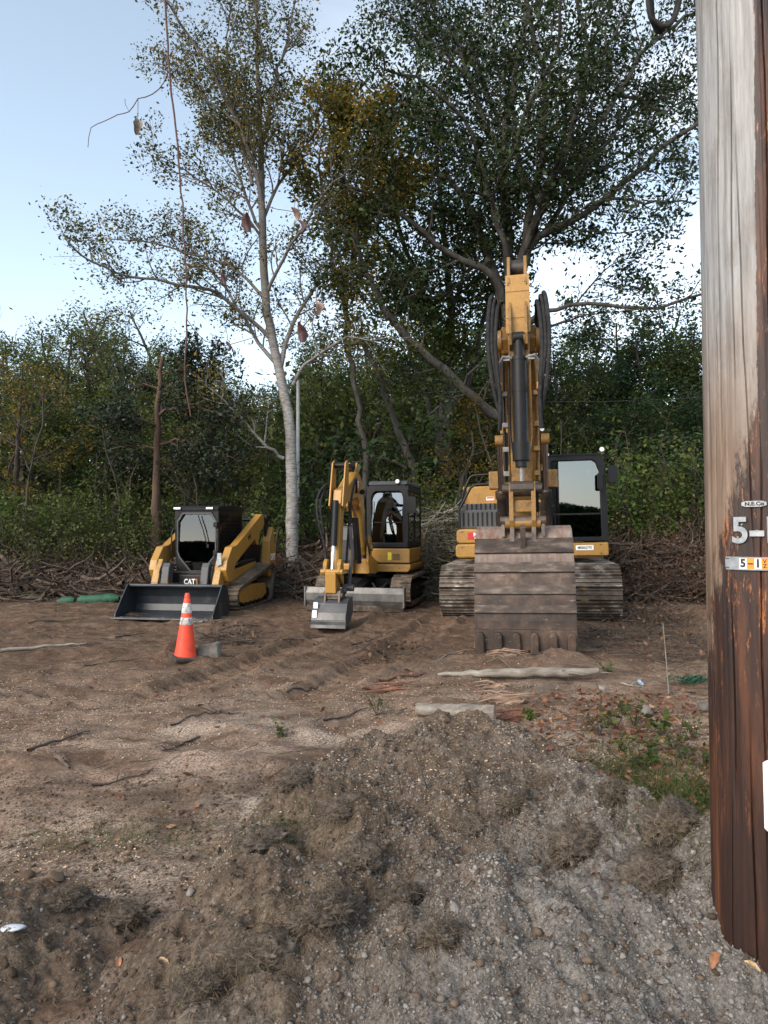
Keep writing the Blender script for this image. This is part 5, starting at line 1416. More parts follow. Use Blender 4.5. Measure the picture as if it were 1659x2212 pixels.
# boom, arm, cylinders
bxm = .03
bp = [(-1.36, 1.12), (-1.50, 1.06), (-1.62, 1.22), (-1.92, 1.95), (-2.28, 2.22), (-2.9, 2.14), (-3.28, 2.02), (-3.38, 2.12), (-3.30, 2.26), (-2.75, 2.56), (-2.35, 2.76), (-2.02, 2.72), (-1.80, 2.5), (-1.58, 1.98)]
bo = MB().prism(bp, bxm - .10, bxm + .10).build('boom', YELC, MX, .015)
e_ = logo(bo, (bxm + .104, -2.45, 2.48), .13, (R(90), 0, R(90)))
b_ = MB()
for q in (-1, 1): b_.prism([(-2.05, 2.66), (-2.15, 2.95), (-2.25, 2.97), (-2.42, 2.72)], bxm + q * .07 - .013, bxm + q * .07 + .013); b_.prism([(-1.95, 1.95), (-2.12, 1.92), (-2.22, 2.03), (-2.15, 2.2)], bxm + q * .13 - .015, bxm + q * .13 + .015)
b_.build('cylinder_bracket', YELC, MX)
c_ = MB(); c_.cyl((bxm, -1.66, .92), (bxm, -2.0, 1.75), .055, .055, 14); o_c = c_.build('boom_cylinder', BLK, MX, smooth=True)
MB().cyl((bxm, -1.98, 1.7), (bxm, -2.13, 2.05), .032, .032, 12).build('rod', CHROME, o_c, smooth=True)
MB().bar((bxm, -1.72, .98), (bxm, -2.06, 1.8), .13, .02).build('cylinder_guard', BLK, o_c)
c_ = MB(); c_.cyl((bxm, -2.2, 2.90), (bxm, -2.85, 2.84), .05, .05, 14); c_.box((bxm, -2.25, 2.84), (.1, .16, .06)); o_c = c_.build('arm_cylinder', BLK, MX, smooth=True)
MB().cyl((bxm, -2.8, 2.845), (bxm, -3.28, 2.80), .032, .032, 12).build('rod', CHROME, o_c, smooth=True)
ap = [(-3.34, 1.98), (-3.28, 2.25), (-3.33, 2.35), (-3.50, 2.30), (-3.60, 1.95), (-3.70, 1.2), (-3.78, .66), (-3.72, .56), (-3.62, .58), (-3.52, .9), (-3.40, 1.5)]
MB().prism(ap, bxm - .075, bxm + .075).build('arm', YELC, MX, .012)
b_ = MB()
for q in (-1, 1): b_.prism([(-3.26, 2.10), (-3.20, 2.45), (-3.19, 2.82), (-3.30, 2.90), (-3.42, 2.84), (-3.60, 2.2), (-3.66, 1.98), (-3.56, 1.92), (-3.4, 2.0)], bxm + q * .115 - .014, bxm + q * .115 + .014)
b_.build('arm_head', YELC, MX, .008)
MB().cyl((bxm - .09, -3.31, 2.80), (bxm + .09, -3.31, 2.80), .06, .06, 14).build('rod_eye', BLK, MX, smooth=True)
c_ = MB(); c_.cyl((bxm, -3.66, 2.08), (bxm, -3.80, 1.30), .055, .055, 14); o_c = c_.build('bucket_cylinder', BLK, MX, smooth=True)
MB().cyl((bxm, -3.80, 1.32), (bxm, -3.90, .92), .032, .032, 12).build('rod', CHROME, o_c, smooth=True)
lk = MB()
for q in (-1, 1):
    lk.cyl((bxm + q * .12 - .03, -3.80, .96), (bxm + q * .12 + .03, -3.80, .96), .13, .12, 18)
    lk.prism([(-3.98, .88), (-3.90, .98), (-3.74, .94), (-3.6, .72), (-3.66, .66), (-3.86, .80)], bxm + q * .12 - .02, bxm + q * .12 + .02)
lk.cyl((bxm - .19, -3.92, .88), (bxm + .19, -3.92, .88), .045, .045, 14)
lk.prism([(-3.99, .86), (-3.90, .92), (-3.82, .60), (-3.86, .50), (-3.98, .54)], bxm - .10, bxm + .08)
lk.build('bucket_link', YELC, MX, .006)
cq = MB(); cq.box((bxm + .02, -3.82, .50), (.26, .26, .13)); cq.cyl((bxm - .16, -3.92, .50), (bxm + .19, -3.92, .50), .045, .045, 12); cq.cyl((bxm - .15, -3.7, .55), (bxm + .2, -3.7, .55), .045, .045, 12)
for q in (-.1, .14): cq.prism([(-3.95, .58), (-3.62, .62), (-3.60, .38), (-4.02, .36)], bxm + q - .02, bxm + q + .02)
cq.build('quick_coupler', STEELT, MX, .01)
th = MB(); th.tube([tuple(p) for p in smooth_path([(bxm + .20, -3.42, 1.62), (bxm + .24, -3.44, 1.2), (bxm + .24, -3.55, .95), (bxm + .22, -3.58, .62)], .1, np.random.default_rng(1))], [.035] * len(smooth_path([(bxm + .20, -3.42, 1.62), (bxm + .24, -3.44, 1.2), (bxm + .24, -3.55, .95), (bxm + .22, -3.58, .62)], .1, np.random.default_rng(1))), 6); th.cyl((bxm + .1, -3.58, .60), (bxm + .3, -3.58, .60), .06, .06, 12); th.build('thumb', DGREY, MX, smooth=True)
sh = [(-3.62, .40), (-3.64, .46), (-3.88, .45), (-4.03, .38), (-4.12, .24), (-4.16, .10), (-4.16, .0)]
inn = [(-4.13, .0), (-4.13, .10), (-4.09, .23), (-4.01, .35), (-3.88, .42), (-3.66, .43), (-3.64, .40)]
bk = MB(); bk.prism(sh + inn, bxm - .28, bxm + .28)
for q in (-1, 1): bk.prism(sh + [(-3.9, .03), (-3.58, .2)], bxm + q * .28 - .012, bxm + q * .28 + .012)
K_ = bk.build('bucket', BKTM, MX, .005)
ws = MB(); ws.prism([(-4.165, .0), (-4.185, .0), (-4.18, .05), (-4.163, .05)], bxm - .29, bxm + .29); ws.prism([(-4.125, .23), (-4.155, .12), (-4.165, .125), (-4.14, .24)], bxm - .285, bxm + .285); ws.build('wear_strip', BLADE, K_)
plate('white_decal', WHITE, K_, bxm - .265, bxm - .19, .30, .40, -4.10, .003)
plate('white_decal', WHITE, K_, bxm - .265, bxm - .19, .16, .28, -4.168, .003)
for q, pts_ in ((-1, [(-.13, -3.0, 2.2), (-.20, -3.3, 2.45), (-.32, -3.6, 2.2), (-.30, -3.72, 1.8), (-.18, -3.7, 1.3), (-.14, -3.72, .95)]), (-1, [(-.12, -3.0, 2.25), (-.24, -3.35, 2.35), (-.27, -3.65, 2.0), (-.2, -3.7, 1.5)]), (1, [(.13, -2.55, 2.3), (.22, -3.0, 2.55), (.22, -3.25, 2.35), (.17, -3.3, 1.9), (.15, -3.35, 1.45), (.14, -3.45, 1.0)])):
    P_ = smooth_path([(bxm + a, b, c) for a, b, c in pts_], .06, np.random.default_rng(1)); MB().tube([tuple(p) for p in P_], .02, 8).build('hose', HOSE, MX, smooth=True)
P_ = smooth_path([(bxm - .16, -1.4, 1.0), (bxm - .2, -1.62, 1.25), (bxm - .15, -1.75, 1.6), (bxm - .13, -1.95, 2.1)], .06, np.random.default_rng(1)); MB().tube([tuple(p) for p in P_], .018, 8).build('hose', HOSE, MX, smooth=True)
P_ = smooth_path([(bxm + .16, -1.4, 1.0), (bxm + .2, -1.66, 1.2), (bxm + .15, -1.75, 1.5), (bxm + .14, -1.7, 1.9)], .06, np.random.default_rng(1)); MB().tube([tuple(p) for p in P_], .018, 8).build('hose', HOSE, MX, smooth=True)
w_ = MB().cyl((bxm + .16, -2.15, 2.35), (bxm + .18, -2.25, 2.33), .05, .055, 14).build('boom_light', BLK, MX, smooth=True)
# cab
X0, X1, Y0, Y1, Z0, Z1 = -.02, .88, -.86, .62, 1.20, 2.53
cf = MB()
outer = [(X0 + .02, Z0), (X1, Z0), (X1, 2.3), (X1 - .03, 2.44), (X1 - .10, Z1), (X0 + .10, Z1), (X0 + .03, 2.42), (X0 + .0, 2.3)]
inner = [(X0 + .12, Z0 + .10), (X1 - .12, Z0 + .10), (X1 - .12, 2.22), (X1 - .15, 2.32), (X1 - .20, 2.36), (X0 + .20, 2.36), (X0 + .15, 2.32), (X0 + .11, 2.22)]
frame_y(cf, outer, inner, Y0, Y0 + .09)
cf.box((X0 + .05, Y1, 1.85), (.09, .09, 1.3)); cf.box((X1 - .045, Y1, 1.85), (.09, .09, 1.3)); cf.box((X1 - .03, -.1, 1.85), (.05, .07, 1.3))
for x_ in (X0 + .03, X1 - .025): cf.box((x_, (Y0 + Y1) / 2, 1.27), (.05, Y1 - Y0, .15)); cf.box((x_, (Y0 + Y1) / 2, 2.42), (.05, Y1 - Y0, .12))
cf.box(((X0 + X1) / 2, Y1 + .01, 1.4), (X1 - X0 - .1, .05, .4))
cf.build('cab_frame', BLKS, MX, .015)
MB().prism([(Y0 - .04, 2.50), (Y0 + .05, 2.58), (Y1, 2.58), (Y1 + .05, 2.50)], X0 + .05, X1 - .03).build('cab_roof', DGREY, MX, .02)
curved_glass('windscreen', inner, Y0 + .015, .075, GLASS, MX)
MB().box(((X0 + X1) / 2, Y0 + .02, 1.72), (X1 - X0 - .26, .02, .022)).build('windscreen_seam', BLKS, MX)
MB().box((X1 - .02, -.46, 1.84), (.006, .70, 1.0)).build('side_window', GLASSD, MX)
MB().box((X1 - .02, .25, 1.84), (.006, .66, 1.0)).build('side_window', GLASSD, MX)
MB().box((X0 + .04, -.1, 1.84), (.006, 1.35, 1.0)).build('side_window', GLASSD, MX)
MB().box(((X0 + X1) / 2, Y1 - .03, 2.0), (.7, .006, .7)).build('rear_window', GLASSD, MX)
se = MB(); se.box((.43, .0, 1.42), (.44, .44, .12)); se.box((.43, .22, 1.72), (.42, .1, .55)); se.build('seat', SEATM, MX, .03)
jt = MB()
for q in (-.26, .26): jt.box((.43 + q, -.15, 1.52), (.1, .34, .08)); jt.tube([(.43 + q, -.28, 1.55), (.43 + q, -.3, 1.7)], .016, 8)
jt.box((.55, -.55, 1.3), (.2, .12, .03)); jt.build('controls', DGREY, MX, .006)
MB().box(((X0 + X1) / 2, -.1, 1.20), (X1 - X0 - .1, 1.4, .04)).build('cab_floor', BLK, MX)
MB().tube([(.12, -.87, 2.18), (.13, -.88, 1.7), (.13, -.88, 1.45)], .008, 5).build('wiper', BLKS, MX)
worklight(MX, (.66, -.93, 2.56), .05)
m_ = MB(); m_.tube([(.86, -.86, 2.25), (.98, -.95, 2.22)], .012, 6); m_.prism_y(rrect(.86, 1.06, 1.90, 2.24, .04), -1.0, -.95); m_.build('mirror', BLKS, MX, .01)
g_ = MB(); g_.tube([(.95, -.55, 2.2), (.96, -.56, 1.4)], .012, 6); g_.build('grab_handle', BLKS, MX, smooth=True)

# ================================================================== compact track loader
LX = empty('compact_loader', (-3.62, 14.35, -.03), (0, 0, R(-9)), 'yellow and black compact track loader with open front bucket left of the birch', 'loader')
for sx1 in (-1, 1):
    c = sx1 * .78
    loop = hull([(-.82, .27, .23), (.95, .22, .18), (1.10, .70, .17), (.2, .6, .1)])
    m_ = MB(); belt(m_, loop, .045, c - .2, c + .2); lugs(m_, loop, 56, c - .2, c + .2, .022, .05)
    m_.build('rubber_track', RUBBERB, LX)
    s_ = MB()
    belt(s_, loop, .05, c + sx1 * .2 - .006, c + sx1 * .2 + .006); s_.build('track_edge', RUBBER, LX)
    f_ = MB(); f_.prism([(-.75, .20), (-.78, .42), (-.2, .50), (.75, .46), (.85, .25), (.6, .14), (-.5, .14)], c - .1, c + .14 * sx1 if sx1 > 0 else c + .1)
    if sx1 < 0: f_.prism([(-.75, .20), (-.78, .42), (-.2, .50), (.75, .46), (.85, .25)], c - .14, c - .1)
    f_.build('track_frame', YELC, LX, .015)
    for (y_, z_, r_, nm) in ((-.82, .27, .175, 'idler_wheel'), (.95, .22, .13, 'idler_wheel'), (1.10, .70, .13, 'drive_sprocket')):
        MB().cyl((c - .12, y_, z_), (c + .12, y_, z_), r_, r_, 20).build(nm, YELC if nm[0] == 'd' else BLK, LX, smooth=True)
    for k in range(5): MB().cyl((c - .15, -.45 + k * .26, .115), (c + .15, -.45 + k * .26, .115), .06, .06, 12).build('roller', BLK, LX, smooth=True)
b_ = MB(); b_.box((0, .2, .55), (1.1, 2.1, .5)); b_.prism([(.55, .8), (1.45, .75), (1.55, 1.25), (.9, 1.45), (.5, 1.4)], -.56, .56); b_.build('body', BLK, LX, .03)
for q in (-1, 1):
    s_ = MB(); s_.prism([(1.0, .74), (1.02, 1.36), (1.22, 1.68), (1.30, 1.66), (1.52, .80)], q * .84 - .09, q * .84 + .09); o_r = s_.build('rear_tower', YELC, LX, .012)
    if q > 0: logo(o_r, (q * .84 + .092, 1.24, 1.0), .15, (R(90), 0, R(90)))
    MB().prism([(-.95, .45), (-.9, .72), (.95, .95), (1.0, .5)], q * .60 - .04, q * .60 + .04).build('chassis_side', YELC, LX, .012)
    # lift arm: rear bar, elbow, front leg
    x0, x1 = (q * .72 - .075, q * .72 + .075)
    a_ = MB()
    a_.prism([(1.05, 1.93), (.88, 1.96), (.80, 1.93), (-.62, 1.31), (-.86, 1.28), (-1.10, 1.02), (-1.16, .84), (-1.03, .62), (-.82, .60), (-.70, .92), (-.5, 1.02), (.45, 1.42), (.55, 1.30), (.66, 1.28), (.75, 1.55), (1.0, 1.70), (1.12, 1.80)], x0, x1)
    o_a = a_.build('lift_arm', YELC, LX, .012)
    f_ = MB(); xi = q * .62
    f_.prism([(-1.05, 1.05), (-1.17, .84), (-1.30, .52), (-1.28, .30), (-1.16, .30), (-1.05, .55), (-.85, .68)], xi - .07, xi + .07); f_.box((q * .66, -1.0, .84), (.18, .2, .24)); f_.build('arm_nose', YELC, o_a, .012)
    if q > 0:
        t_ = text_obj('letters', '265', .12, BLACKP, o_a, (x1 + .002, .10, 1.47), (R(90), 0, R(90)), bold=.004, ext=.003)
        t_.rotation_euler = (R(90), R(-24), R(90))
        cvr = MB(); cvr.prism_y([(q * .60, .92), (q * .70, .95), (q * .70, 1.17), (q * .62, 1.17)], -1.175, -1.15); cvr.build('arm_window', ALU, o_a)
    else:
        for x_ in (-.05, .03): pass
    k_ = MB(); k_.cyl((q * .62 - .03, 1.12, 1.86), (q * .82 + .03, 1.12, 1.86), .10, .10, 18); k_.prism([(1.02, 1.90), (1.18, 1.92), (1.30, 1.45), (1.22, 1.30), (1.10, 1.36)], q * .80 - .03, q * .80 + .03); k_.build('rear_link', BLK, LX, .01)
    c_ = MB(); c_.cyl((q * .60, .9, .95), (q * .62, -.1, .92), .05, .05, 14); o_c = c_.build('lift_cylinder', BLK, LX, smooth=True)
    MB().cyl((q * .62, -.08, .92), (q * .64, -.75, .86), .028, .028, 12).build('rod', CHROME, o_c, smooth=True)
    c_ = MB(); c_.prism([(-1.02, .95), (-1.18, .98), (-1.24, .90), (-1.38, .32), (-1.30, .28), (-1.16, .32)], q * .40 - .075, q * .40 + .075); c_.build('tilt_cylinder_guard', DGREY, LX, .015)
    MB().cyl((q * .5, -1.1, .86), (q * .56, -1.1, .86), .06, .05, 14).build('pin_cap', YELC, LX, smooth=True)
    h = MB(); h.tube([tuple(p) for p in smooth_path([(q * .52, -.95, 1.0), (q * .53, -1.2, .85), (q * .52, -1.22, .55)], .06, np.random.default_rng(1))], .018, 7); h.build('hose', HOSE, LX, smooth=True)
MB().cyl((-.6, 1.05, 1.84), (.6, 1.05, 1.84), .04, .04, 14).build('cross_tube', BLK, LX, smooth=True)
# cab
cx0, cx1 = -.46, .46
fr = MB()
out = [(-.10, .66), (.10, .66), (.44, 1.02), (cx1, 1.12), (cx1, 1.98), (cx1 - .02, 2.04), (cx0 + .02, 2.04), (cx0, 1.98), (cx0, 1.12), (-.44, 1.02)]
inn_ = [(-.12, .77), (.12, .77), (.37, 1.06), (.415, 1.18), (.415, 1.80), (.31, 1.965), (-.31, 1.965), (-.415, 1.80), (-.415, 1.18), (-.37, 1.06)]
out[0] = (-.42, .66); out[1] = (.42, .66)
frame_y(fr, out, inn_, -.74, -.66)
fr.box((-.42, .55, 1.5), (.07, .08, 1.0)); fr.box((.42, .55, 1.5), (.07, .08, 1.0))
for x_ in (-.44, .44): fr.box((x_, -.05, 1.04), (.035, 1.25, .2)); fr.box((x_, -.05, 1.97), (.035, 1.25, .10))
fr.prism([(-.80, 2.02), (-.74, 2.09), (.0, 2.13), (.62, 2.10), (.66, 2.0)], -.47, .47); fr.box((0, .62, 1.4), (.86, .06, .7))
fr.build('cab_frame', BLKS, LX, .014)
seal = MB(); frame_y(seal, inn_, [(x * .94, 1.4 + (z - 1.4) * .94) for x, z in inn_], -.75, -.735); seal.build('door_seal', DGREY, LX)
dr = curved_glass('front_door_glass', inn_, -.715, .036, GLASSL, LX)
for q in (-1, 1):
    MB().box((q * .43, -.05, 1.52), (.006, 1.1, .8)).build('side_window', GLASSD, LX)
    g_ = MB()
    for k in range(17): g_.box((q * .452, -.56 + k * .065, 1.52), (.008, .010, .80))
    for k in range(11): g_.box((q * .456, -.05, 1.14 + k * .076), (.008, 1.1, .008))
    g_.build('side_grille', BLKS, LX)
    l_ = MB().box((q * .34 - .04, -.80, 2.045), (.16, .03, .05)).build('head_light', BLKS, LX, .006); MB().box((q * .34 - .04, -.818, 2.045), (.14, .008, .036)).build('lens', LENS, l_)
se = MB(); se.box((0, -.1, 1.05), (.46, .44, .14)); se.box((0, .2, 1.4), (.44, .12, .6)); se.box((0, .2, 1.74), (.26, .1, .14)); se.build('seat', SEATM, LX, .03)
jt = MB()
for q in (-.28, .28): jt.box((q, -.2, 1.15), (.1, .4, .1)); jt.tube([(q, -.38, 1.2), (q, -.4, 1.36)], .02, 8)
jt.build('controls', DGREY, LX, .008)
MB().box((0, -.52, .90), (.24, .03, .05)).build('foot_step', YELC, LX)
MB().tube([(.24, -.765, 1.30), (.15, -.775, 1.62), (.04, -.765, 1.90)], .011, 6).build('wiper', BLKS, LX)
MB().box((.25, -.765, 1.29), (.05, .03, .07)).build('wiper_motor', BLKS, LX, .01)
for z_ in (1.16, 1.72): MB().box((.42, -.78, z_), (.09, .07, .10)).build('door_hinge', BLKS, LX, .012)
MB().tube([(-.47, -.78, 1.0), (-.49, -.82, 1.1), (-.49, -.82, 1.55), (-.47, -.78, 1.65)], .014, 7).build('grab_handle', BLKS, LX, smooth=True)
np_ = MB(); np_.prism([(-.78, .78), (-.98, .74), (-1.0, .40), (-.78, .40)], -.28, .28); o_n = np_.build('nose_panel', BLK, LX, .03)
logo(o_n, (-.02, -1.004, .60), .105)
MB().box((0, -1.1, .44), (.34, .1, .05)).build('lower_step', BLK, LX, .01)
# coupler and bucket
cp = MB(); cp.box((0, -1.33, .40), (1.15, .06, .36)); cp.box((0, -1.28, .25), (1.1, .1, .08)); cp.build('coupler_plate', BLK, LX, .01)
for q in (-.3, .3): MB().tube([(q, -1.34, .5), (q, -1.38, .68)], .018, 8).build('coupler_lever', YELC, LX, smooth=True)
bwL = .93
shp = [(-2.16, .02), (-1.55, .015), (-1.40, .07), (-1.36, .2), (-1.38, .36), (-1.46, .52), (-1.56, .60), (-1.66, .60)]
iin = [(-1.66, .58), (-1.57, .575), (-1.485, .50), (-1.405, .355), (-1.385, .21), (-1.42, .09), (-1.56, .037), (-2.16, .035)]
bk = MB(); bk.prism(shp + iin, -bwL, bwL)
for q in (-1, 1): bk.prism([(-2.14, .02), (-1.40, .02), (-1.36, .2), (-1.38, .36), (-1.46, .52), (-1.56, .605), (-1.70, .605), (-2.12, .10)], q * bwL - .012, q * bwL + .012)
K_ = bk.build('bucket', BKTS, LX, .005)
MB().box((0, -2.14, .028), (2 * bwL + .05, .16, .022)).build('cutting_edge', BLADE, K_, .003)
bb = MB()
for k in range(9): bb.cyl((-.8 + k * .2, -2.12, .04), (-.8 + k * .2, -2.12, .052), .016, .016, 8)
bb.build('edge_bolts', STEELW, K_)
tb = MB(); tb.cyl((-bwL, -1.63, .575), (bwL, -1.63, .575), .035, .035, 12); tb.build('top_rail', BKTS, K_, smooth=True)
ch = MB()
for k in range(24):
    t_ = k / 23; ch.lathe([(.010, -.004), (.016, 0), (.010, .004)], (-.5 + t_ * .75, -1.60, .625 - .01 * math.sin(t_ * 3.14) + (.006 if k % 2 else 0)), 8)
ch.build('chain', STEELT, LX)

# bolts and seams
def bolts(parent, pts, r=.012, ax='y'):
    m = MB()
    for p in pts:
        q = (p[0], p[1] - .008, p[2]) if ax == 'y' else (p[0] + .008, p[1], p[2])
        m.cyl(p, q, r, r * .8, 8)
    return m.build('bolts', BLACKP, parent)
bolts(MX, [(.08, -.851, 1.02), (.28, -.851, 1.02), (.42, -.851, 1.02), (.12, -.922, .78), (.45, -.922, .78), (.7, -.922, .78)])
bolts(EX, [(.2, -1.272, 1.30), (.5, -1.272, 1.30), (.75, -1.272, 1.30), (1.3, -1.272, 1.30), (.2, -1.272, 1.14), (1.3, -1.272, 1.14)])
bolts(EX, [(-1.2, -1.258, 1.57), (-.55, -1.258, 1.57), (-1.2, -1.29, 1.28), (-.55, -1.29, 1.28)])
bolts(EX, [(bxc + q * .13, -4.305, z_) for q in (-1, 1) for z_ in (4.52, 4.75, 5.1)], .010)
for q in (-1, 1):
    bolts(LX, [(q * .62 + dx, -1.312, z_) for dx in (-.03, .03) for z_ in (.40, .48)], .012)
MB().box((.47, -.853, .885), (.9, .012, .012)).build('panel_seam', BLACKP, MX)
MB().tube([tuple(p) for p in smooth_path([(-.2, -1.0, 1.2), (-.35, -1.3, 1.9), (-.33, -1.6, 2.6), (-.31, -2.0, 3.3)], .1, np.random.default_rng(1))], .022, 8).build('hose', HOSE, EX, smooth=True)
MB().tube([tuple(p) for p in smooth_path([(.12, -1.0, 1.2), (.27, -1.3, 1.9), (.25, -1.6, 2.6), (.22, -2.0, 3.3)], .1, np.random.default_rng(1))], .022, 8).build('hose', HOSE, EX, smooth=True)

plate('warning_sticker', YELP, MX, 0, .004, 1.05, 1.30, -3.62).location = (bxm + .077, 0, 0)
# lower the knee of the small digger's boom a little
def squash(o, z0, f):
    for ch in [o] + list(o.children):
        if ch.type == 'MESH':
            for v in ch.data.vertices:
                if v.co.z > z0: v.co.z = z0 + (v.co.z - z0) * f
        elif ch.name.startswith('logo'): ch.location.z = z0 + (ch.location.z - z0) * f
for o in list(MX.children):
    if o.name.split('.')[0] in ('boom', 'arm', 'arm_head', 'arm_cylinder', 'rod_eye', 'hose', 'cylinder_bracket', 'bucket_cylinder', 'boom_cylinder', 'boom_light'): squash(o, 1.9, .87)

# the boom is swung a few degrees towards the cab
for o in list(MX.children):
    if o.name.split('.')[0] in ('boom', 'arm', 'arm_head', 'arm_cylinder', 'rod_eye', 'hose', 'cylinder_bracket', 'bucket_cylinder', 'boom_cylinder', 'boom_light', 'bucket_link', 'quick_coupler', 'thumb', 'bucket', 'warning_sticker'):
        for ch in [o] + list(o.children):
            if ch.type == 'MESH':
                for v in ch.data.vertices:
                    if v.co.y < -1.45: v.co.x += (-1.45 - v.co.y) * .066
            elif ch.name.startswith('logo'): ch.location.x += (-1.45 - ch.location.y) * .066; ch.rotation_euler = (R(90), 0, R(85))

# ================================================================== utility pole on the right
def pole_mat():
    m, n, l, b = nodes_of('weathered_pole_wood')
    vs = coords(n, l, (1, 1, .06)); v = coords(n, l)
    grain = noise(n, l, 45, 8, 0.7, vs); grain2 = noise(n, l, 14, 6, 0.65, coords(n, l, (1, 1, .10)))
    blot = noise(n, l, 3.4, 8, 0.72, coords(n, l, (1, 1, .35))); fl = noise(n, l, 30, 8, 0.8, coords(n, l, (1, 1, .22)))
    grey = ramp(n, l, grain, [(0.3, (0.12, 0.115, 0.11)), (0.5, (0.235, 0.23, 0.225)), (0.68, (0.34, 0.335, 0.33))])
    tan_ = ramp(n, l, grain2, [(0.3, (0.09, 0.052, 0.032)), (0.5, (0.185, 0.125, 0.085)), (0.7, (0.29, 0.225, 0.175))])
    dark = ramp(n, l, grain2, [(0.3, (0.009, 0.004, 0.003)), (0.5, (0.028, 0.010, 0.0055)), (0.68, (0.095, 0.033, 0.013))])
    sp = n.new('ShaderNodeSeparateXYZ'); tcn = n.new('ShaderNodeTexCoord'); l.new(tcn.outputs['Object'], sp.inputs[0])
    x_, z_ = sp.outputs['X'], sp.outputs['Z']
    nb = mth(n, l, 'MULTIPLY', mth(n, l, 'SUBTRACT', blot, .5), 1.6)
    nf = mth(n, l, 'MULTIPLY', mth(n, l, 'SUBTRACT', fl, .5), 1.0)
    # grey high up, tan below, creosote brown low down and on the right flank
    def mrange(v_, a_, b__):
        r_ = n.new('ShaderNodeMapRange'); r_.inputs['From Min'].default_value = a_; r_.inputs['From Max'].default_value = b__; l.new(v_, r_.inputs['Value']); return r_.outputs['Result']
    h1 = mrange(mth(n, l, 'ADD', z_, mth(n, l, 'MULTIPLY', nb, .7)), 1.95, 2.6)
    col = mixn(n, l, h1, tan_, grey)
    chk = ramp(n, l, noise(n, l, 70, 6, 0.7, coords(n, l, (1, 1, .022))), [(0.30, (1, 1, 1)), (0.37, (0, 0, 0))])
    col = mixn(n, l, mth(n, l, 'MULTIPLY', chk, .75), col, (0.045, 0.036, 0.030))
    patc = ramp(n, l, noise(n, l, 5, 7, 0.75, coords(n, l, (1, 1, .5))), [(0.55, (0, 0, 0)), (0.68, (1, 1, 1))])
    col = mixn(n, l, mth(n, l, 'MULTIPLY', patc, .45), col, (0.13, 0.095, 0.07))
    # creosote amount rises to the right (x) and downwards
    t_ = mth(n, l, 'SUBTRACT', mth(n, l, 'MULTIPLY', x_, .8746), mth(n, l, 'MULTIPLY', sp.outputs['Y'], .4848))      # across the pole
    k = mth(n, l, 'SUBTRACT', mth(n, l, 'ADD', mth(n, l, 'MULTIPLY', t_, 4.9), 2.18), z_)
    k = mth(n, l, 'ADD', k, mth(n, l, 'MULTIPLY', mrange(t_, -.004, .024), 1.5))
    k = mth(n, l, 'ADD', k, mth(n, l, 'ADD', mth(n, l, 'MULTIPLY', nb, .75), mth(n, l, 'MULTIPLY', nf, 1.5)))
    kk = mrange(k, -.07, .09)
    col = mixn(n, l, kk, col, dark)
    # raw orange wood where splinters came off
    sc = ramp(n, l, noise(n, l, 16, 9, 0.85, coords(n, l, (1, 1, .16))), [(0.545, (0, 0, 0)), (0.585, (1, 1, 1))])
    sc2 = ramp(n, l, noise(n, l, 2.6, 3, 0.5, v), [(0.40, (0, 0, 0)), (0.55, (1, 1, 1))])
    sm = mth(n, l, 'MULTIPLY', mth(n, l, 'MULTIPLY', sc, sc2), kk)
    sm = mth(n, l, 'MULTIPLY', sm, mrange(z_, .6, 1.1))
    col = mixn(n, l, mth(n, l, 'MULTIPLY', sm, .9), col, (0.42, 0.15, 0.045))
    l.new(col, b.inputs['Base Color']); b.inputs['Roughness'].default_value = 0.55
    q = bump(n, l, grain, 0.5, 0.004, b); bump(n, l, fl, 0.35, 0.004, b, q)
    return m
PW = pole_mat()
PX, PY = 1.405, 2.50
POLE = empty('utility_pole', (PX, PY, -.1), (0, R(-.75), 0), 'big wooden utility pole, weathered grey above and creosote brown below, at the right edge', 'utility pole')
CR = [(-2.74, 1.9, 9, .013, .9), (-2.90, 1.55, 2.3, .014, 1.7), (-2.62, .7, 1.6, .011, 2.3), (-2.45, 2.1, 3.6, .008, .4), (-3.05, .1, 1.5, .009, 3.1), (-2.25, 1.6, 3.2, .008, 5.), (-2.3, .0, 1.1, .010, 4.), (-3.15, 1.8, 3.4, .008, 2.), (-2.75, .0, .9, .009, 6.), (-2.1, .5, 2.0, .009, 3.), (-3.25, .6, 2.6, .007, 1.2), (-1.95, 0, 4, .01, 2), (-1.2, 0, 5, .01, 1), (.5, 0, 5, .01, 2)]
def pole_mesh():
    zz = np.concatenate([np.linspace(-.5, 4.2, 450), np.linspace(4.3, 9.5, 20)])
    na = 900; th = np.linspace(-math.pi, math.pi, na, endpoint=False)
    TH, ZZ = np.meshgrid(th, zz)
    r = .197 - .0055 * ZZ + .004 * fbm(TH * 2.2, ZZ, .8, 3, seed=61) + .003 * fbm(TH * 12, ZZ * .8, 1.0, 3, seed=62)
    r = r + .0035 * np.exp(-((TH + 2.75) / .3) ** 2) * np.sin(ZZ * 5)
    for a0, z0, z1, w_, ph_ in CR:
        path = a0 + .10 * (ZZ - z0) * .35 * math.sin(ph_) + .030 * np.sin(ZZ * 1.9 + ph_) + .05 * fbm(ZZ, ZZ * 0 + ph_, .5, 3, seed=63)
        fade = sstep(z0 - .1, z0 + .4, ZZ) * sstep(z1 + .1, z1 - .5, ZZ)
        r = r - .016 * fade * np.exp(-(((TH - path)) / w_) ** 2)
    V = np.stack([r * np.cos(TH), r * np.sin(TH), ZZ], -1).reshape(-1, 3)
    i = np.arange(na)[None]; i2 = (i + 1) % na; j = np.arange(len(zz) - 1)[:, None] * na
    F = np.stack([j + i, j + i2, j + i2 + na, j + i + na], -1).reshape(-1, 4)
    return np_mesh('post', V, F)
link('post', pole_mesh(), PW, POLE, smooth=True)
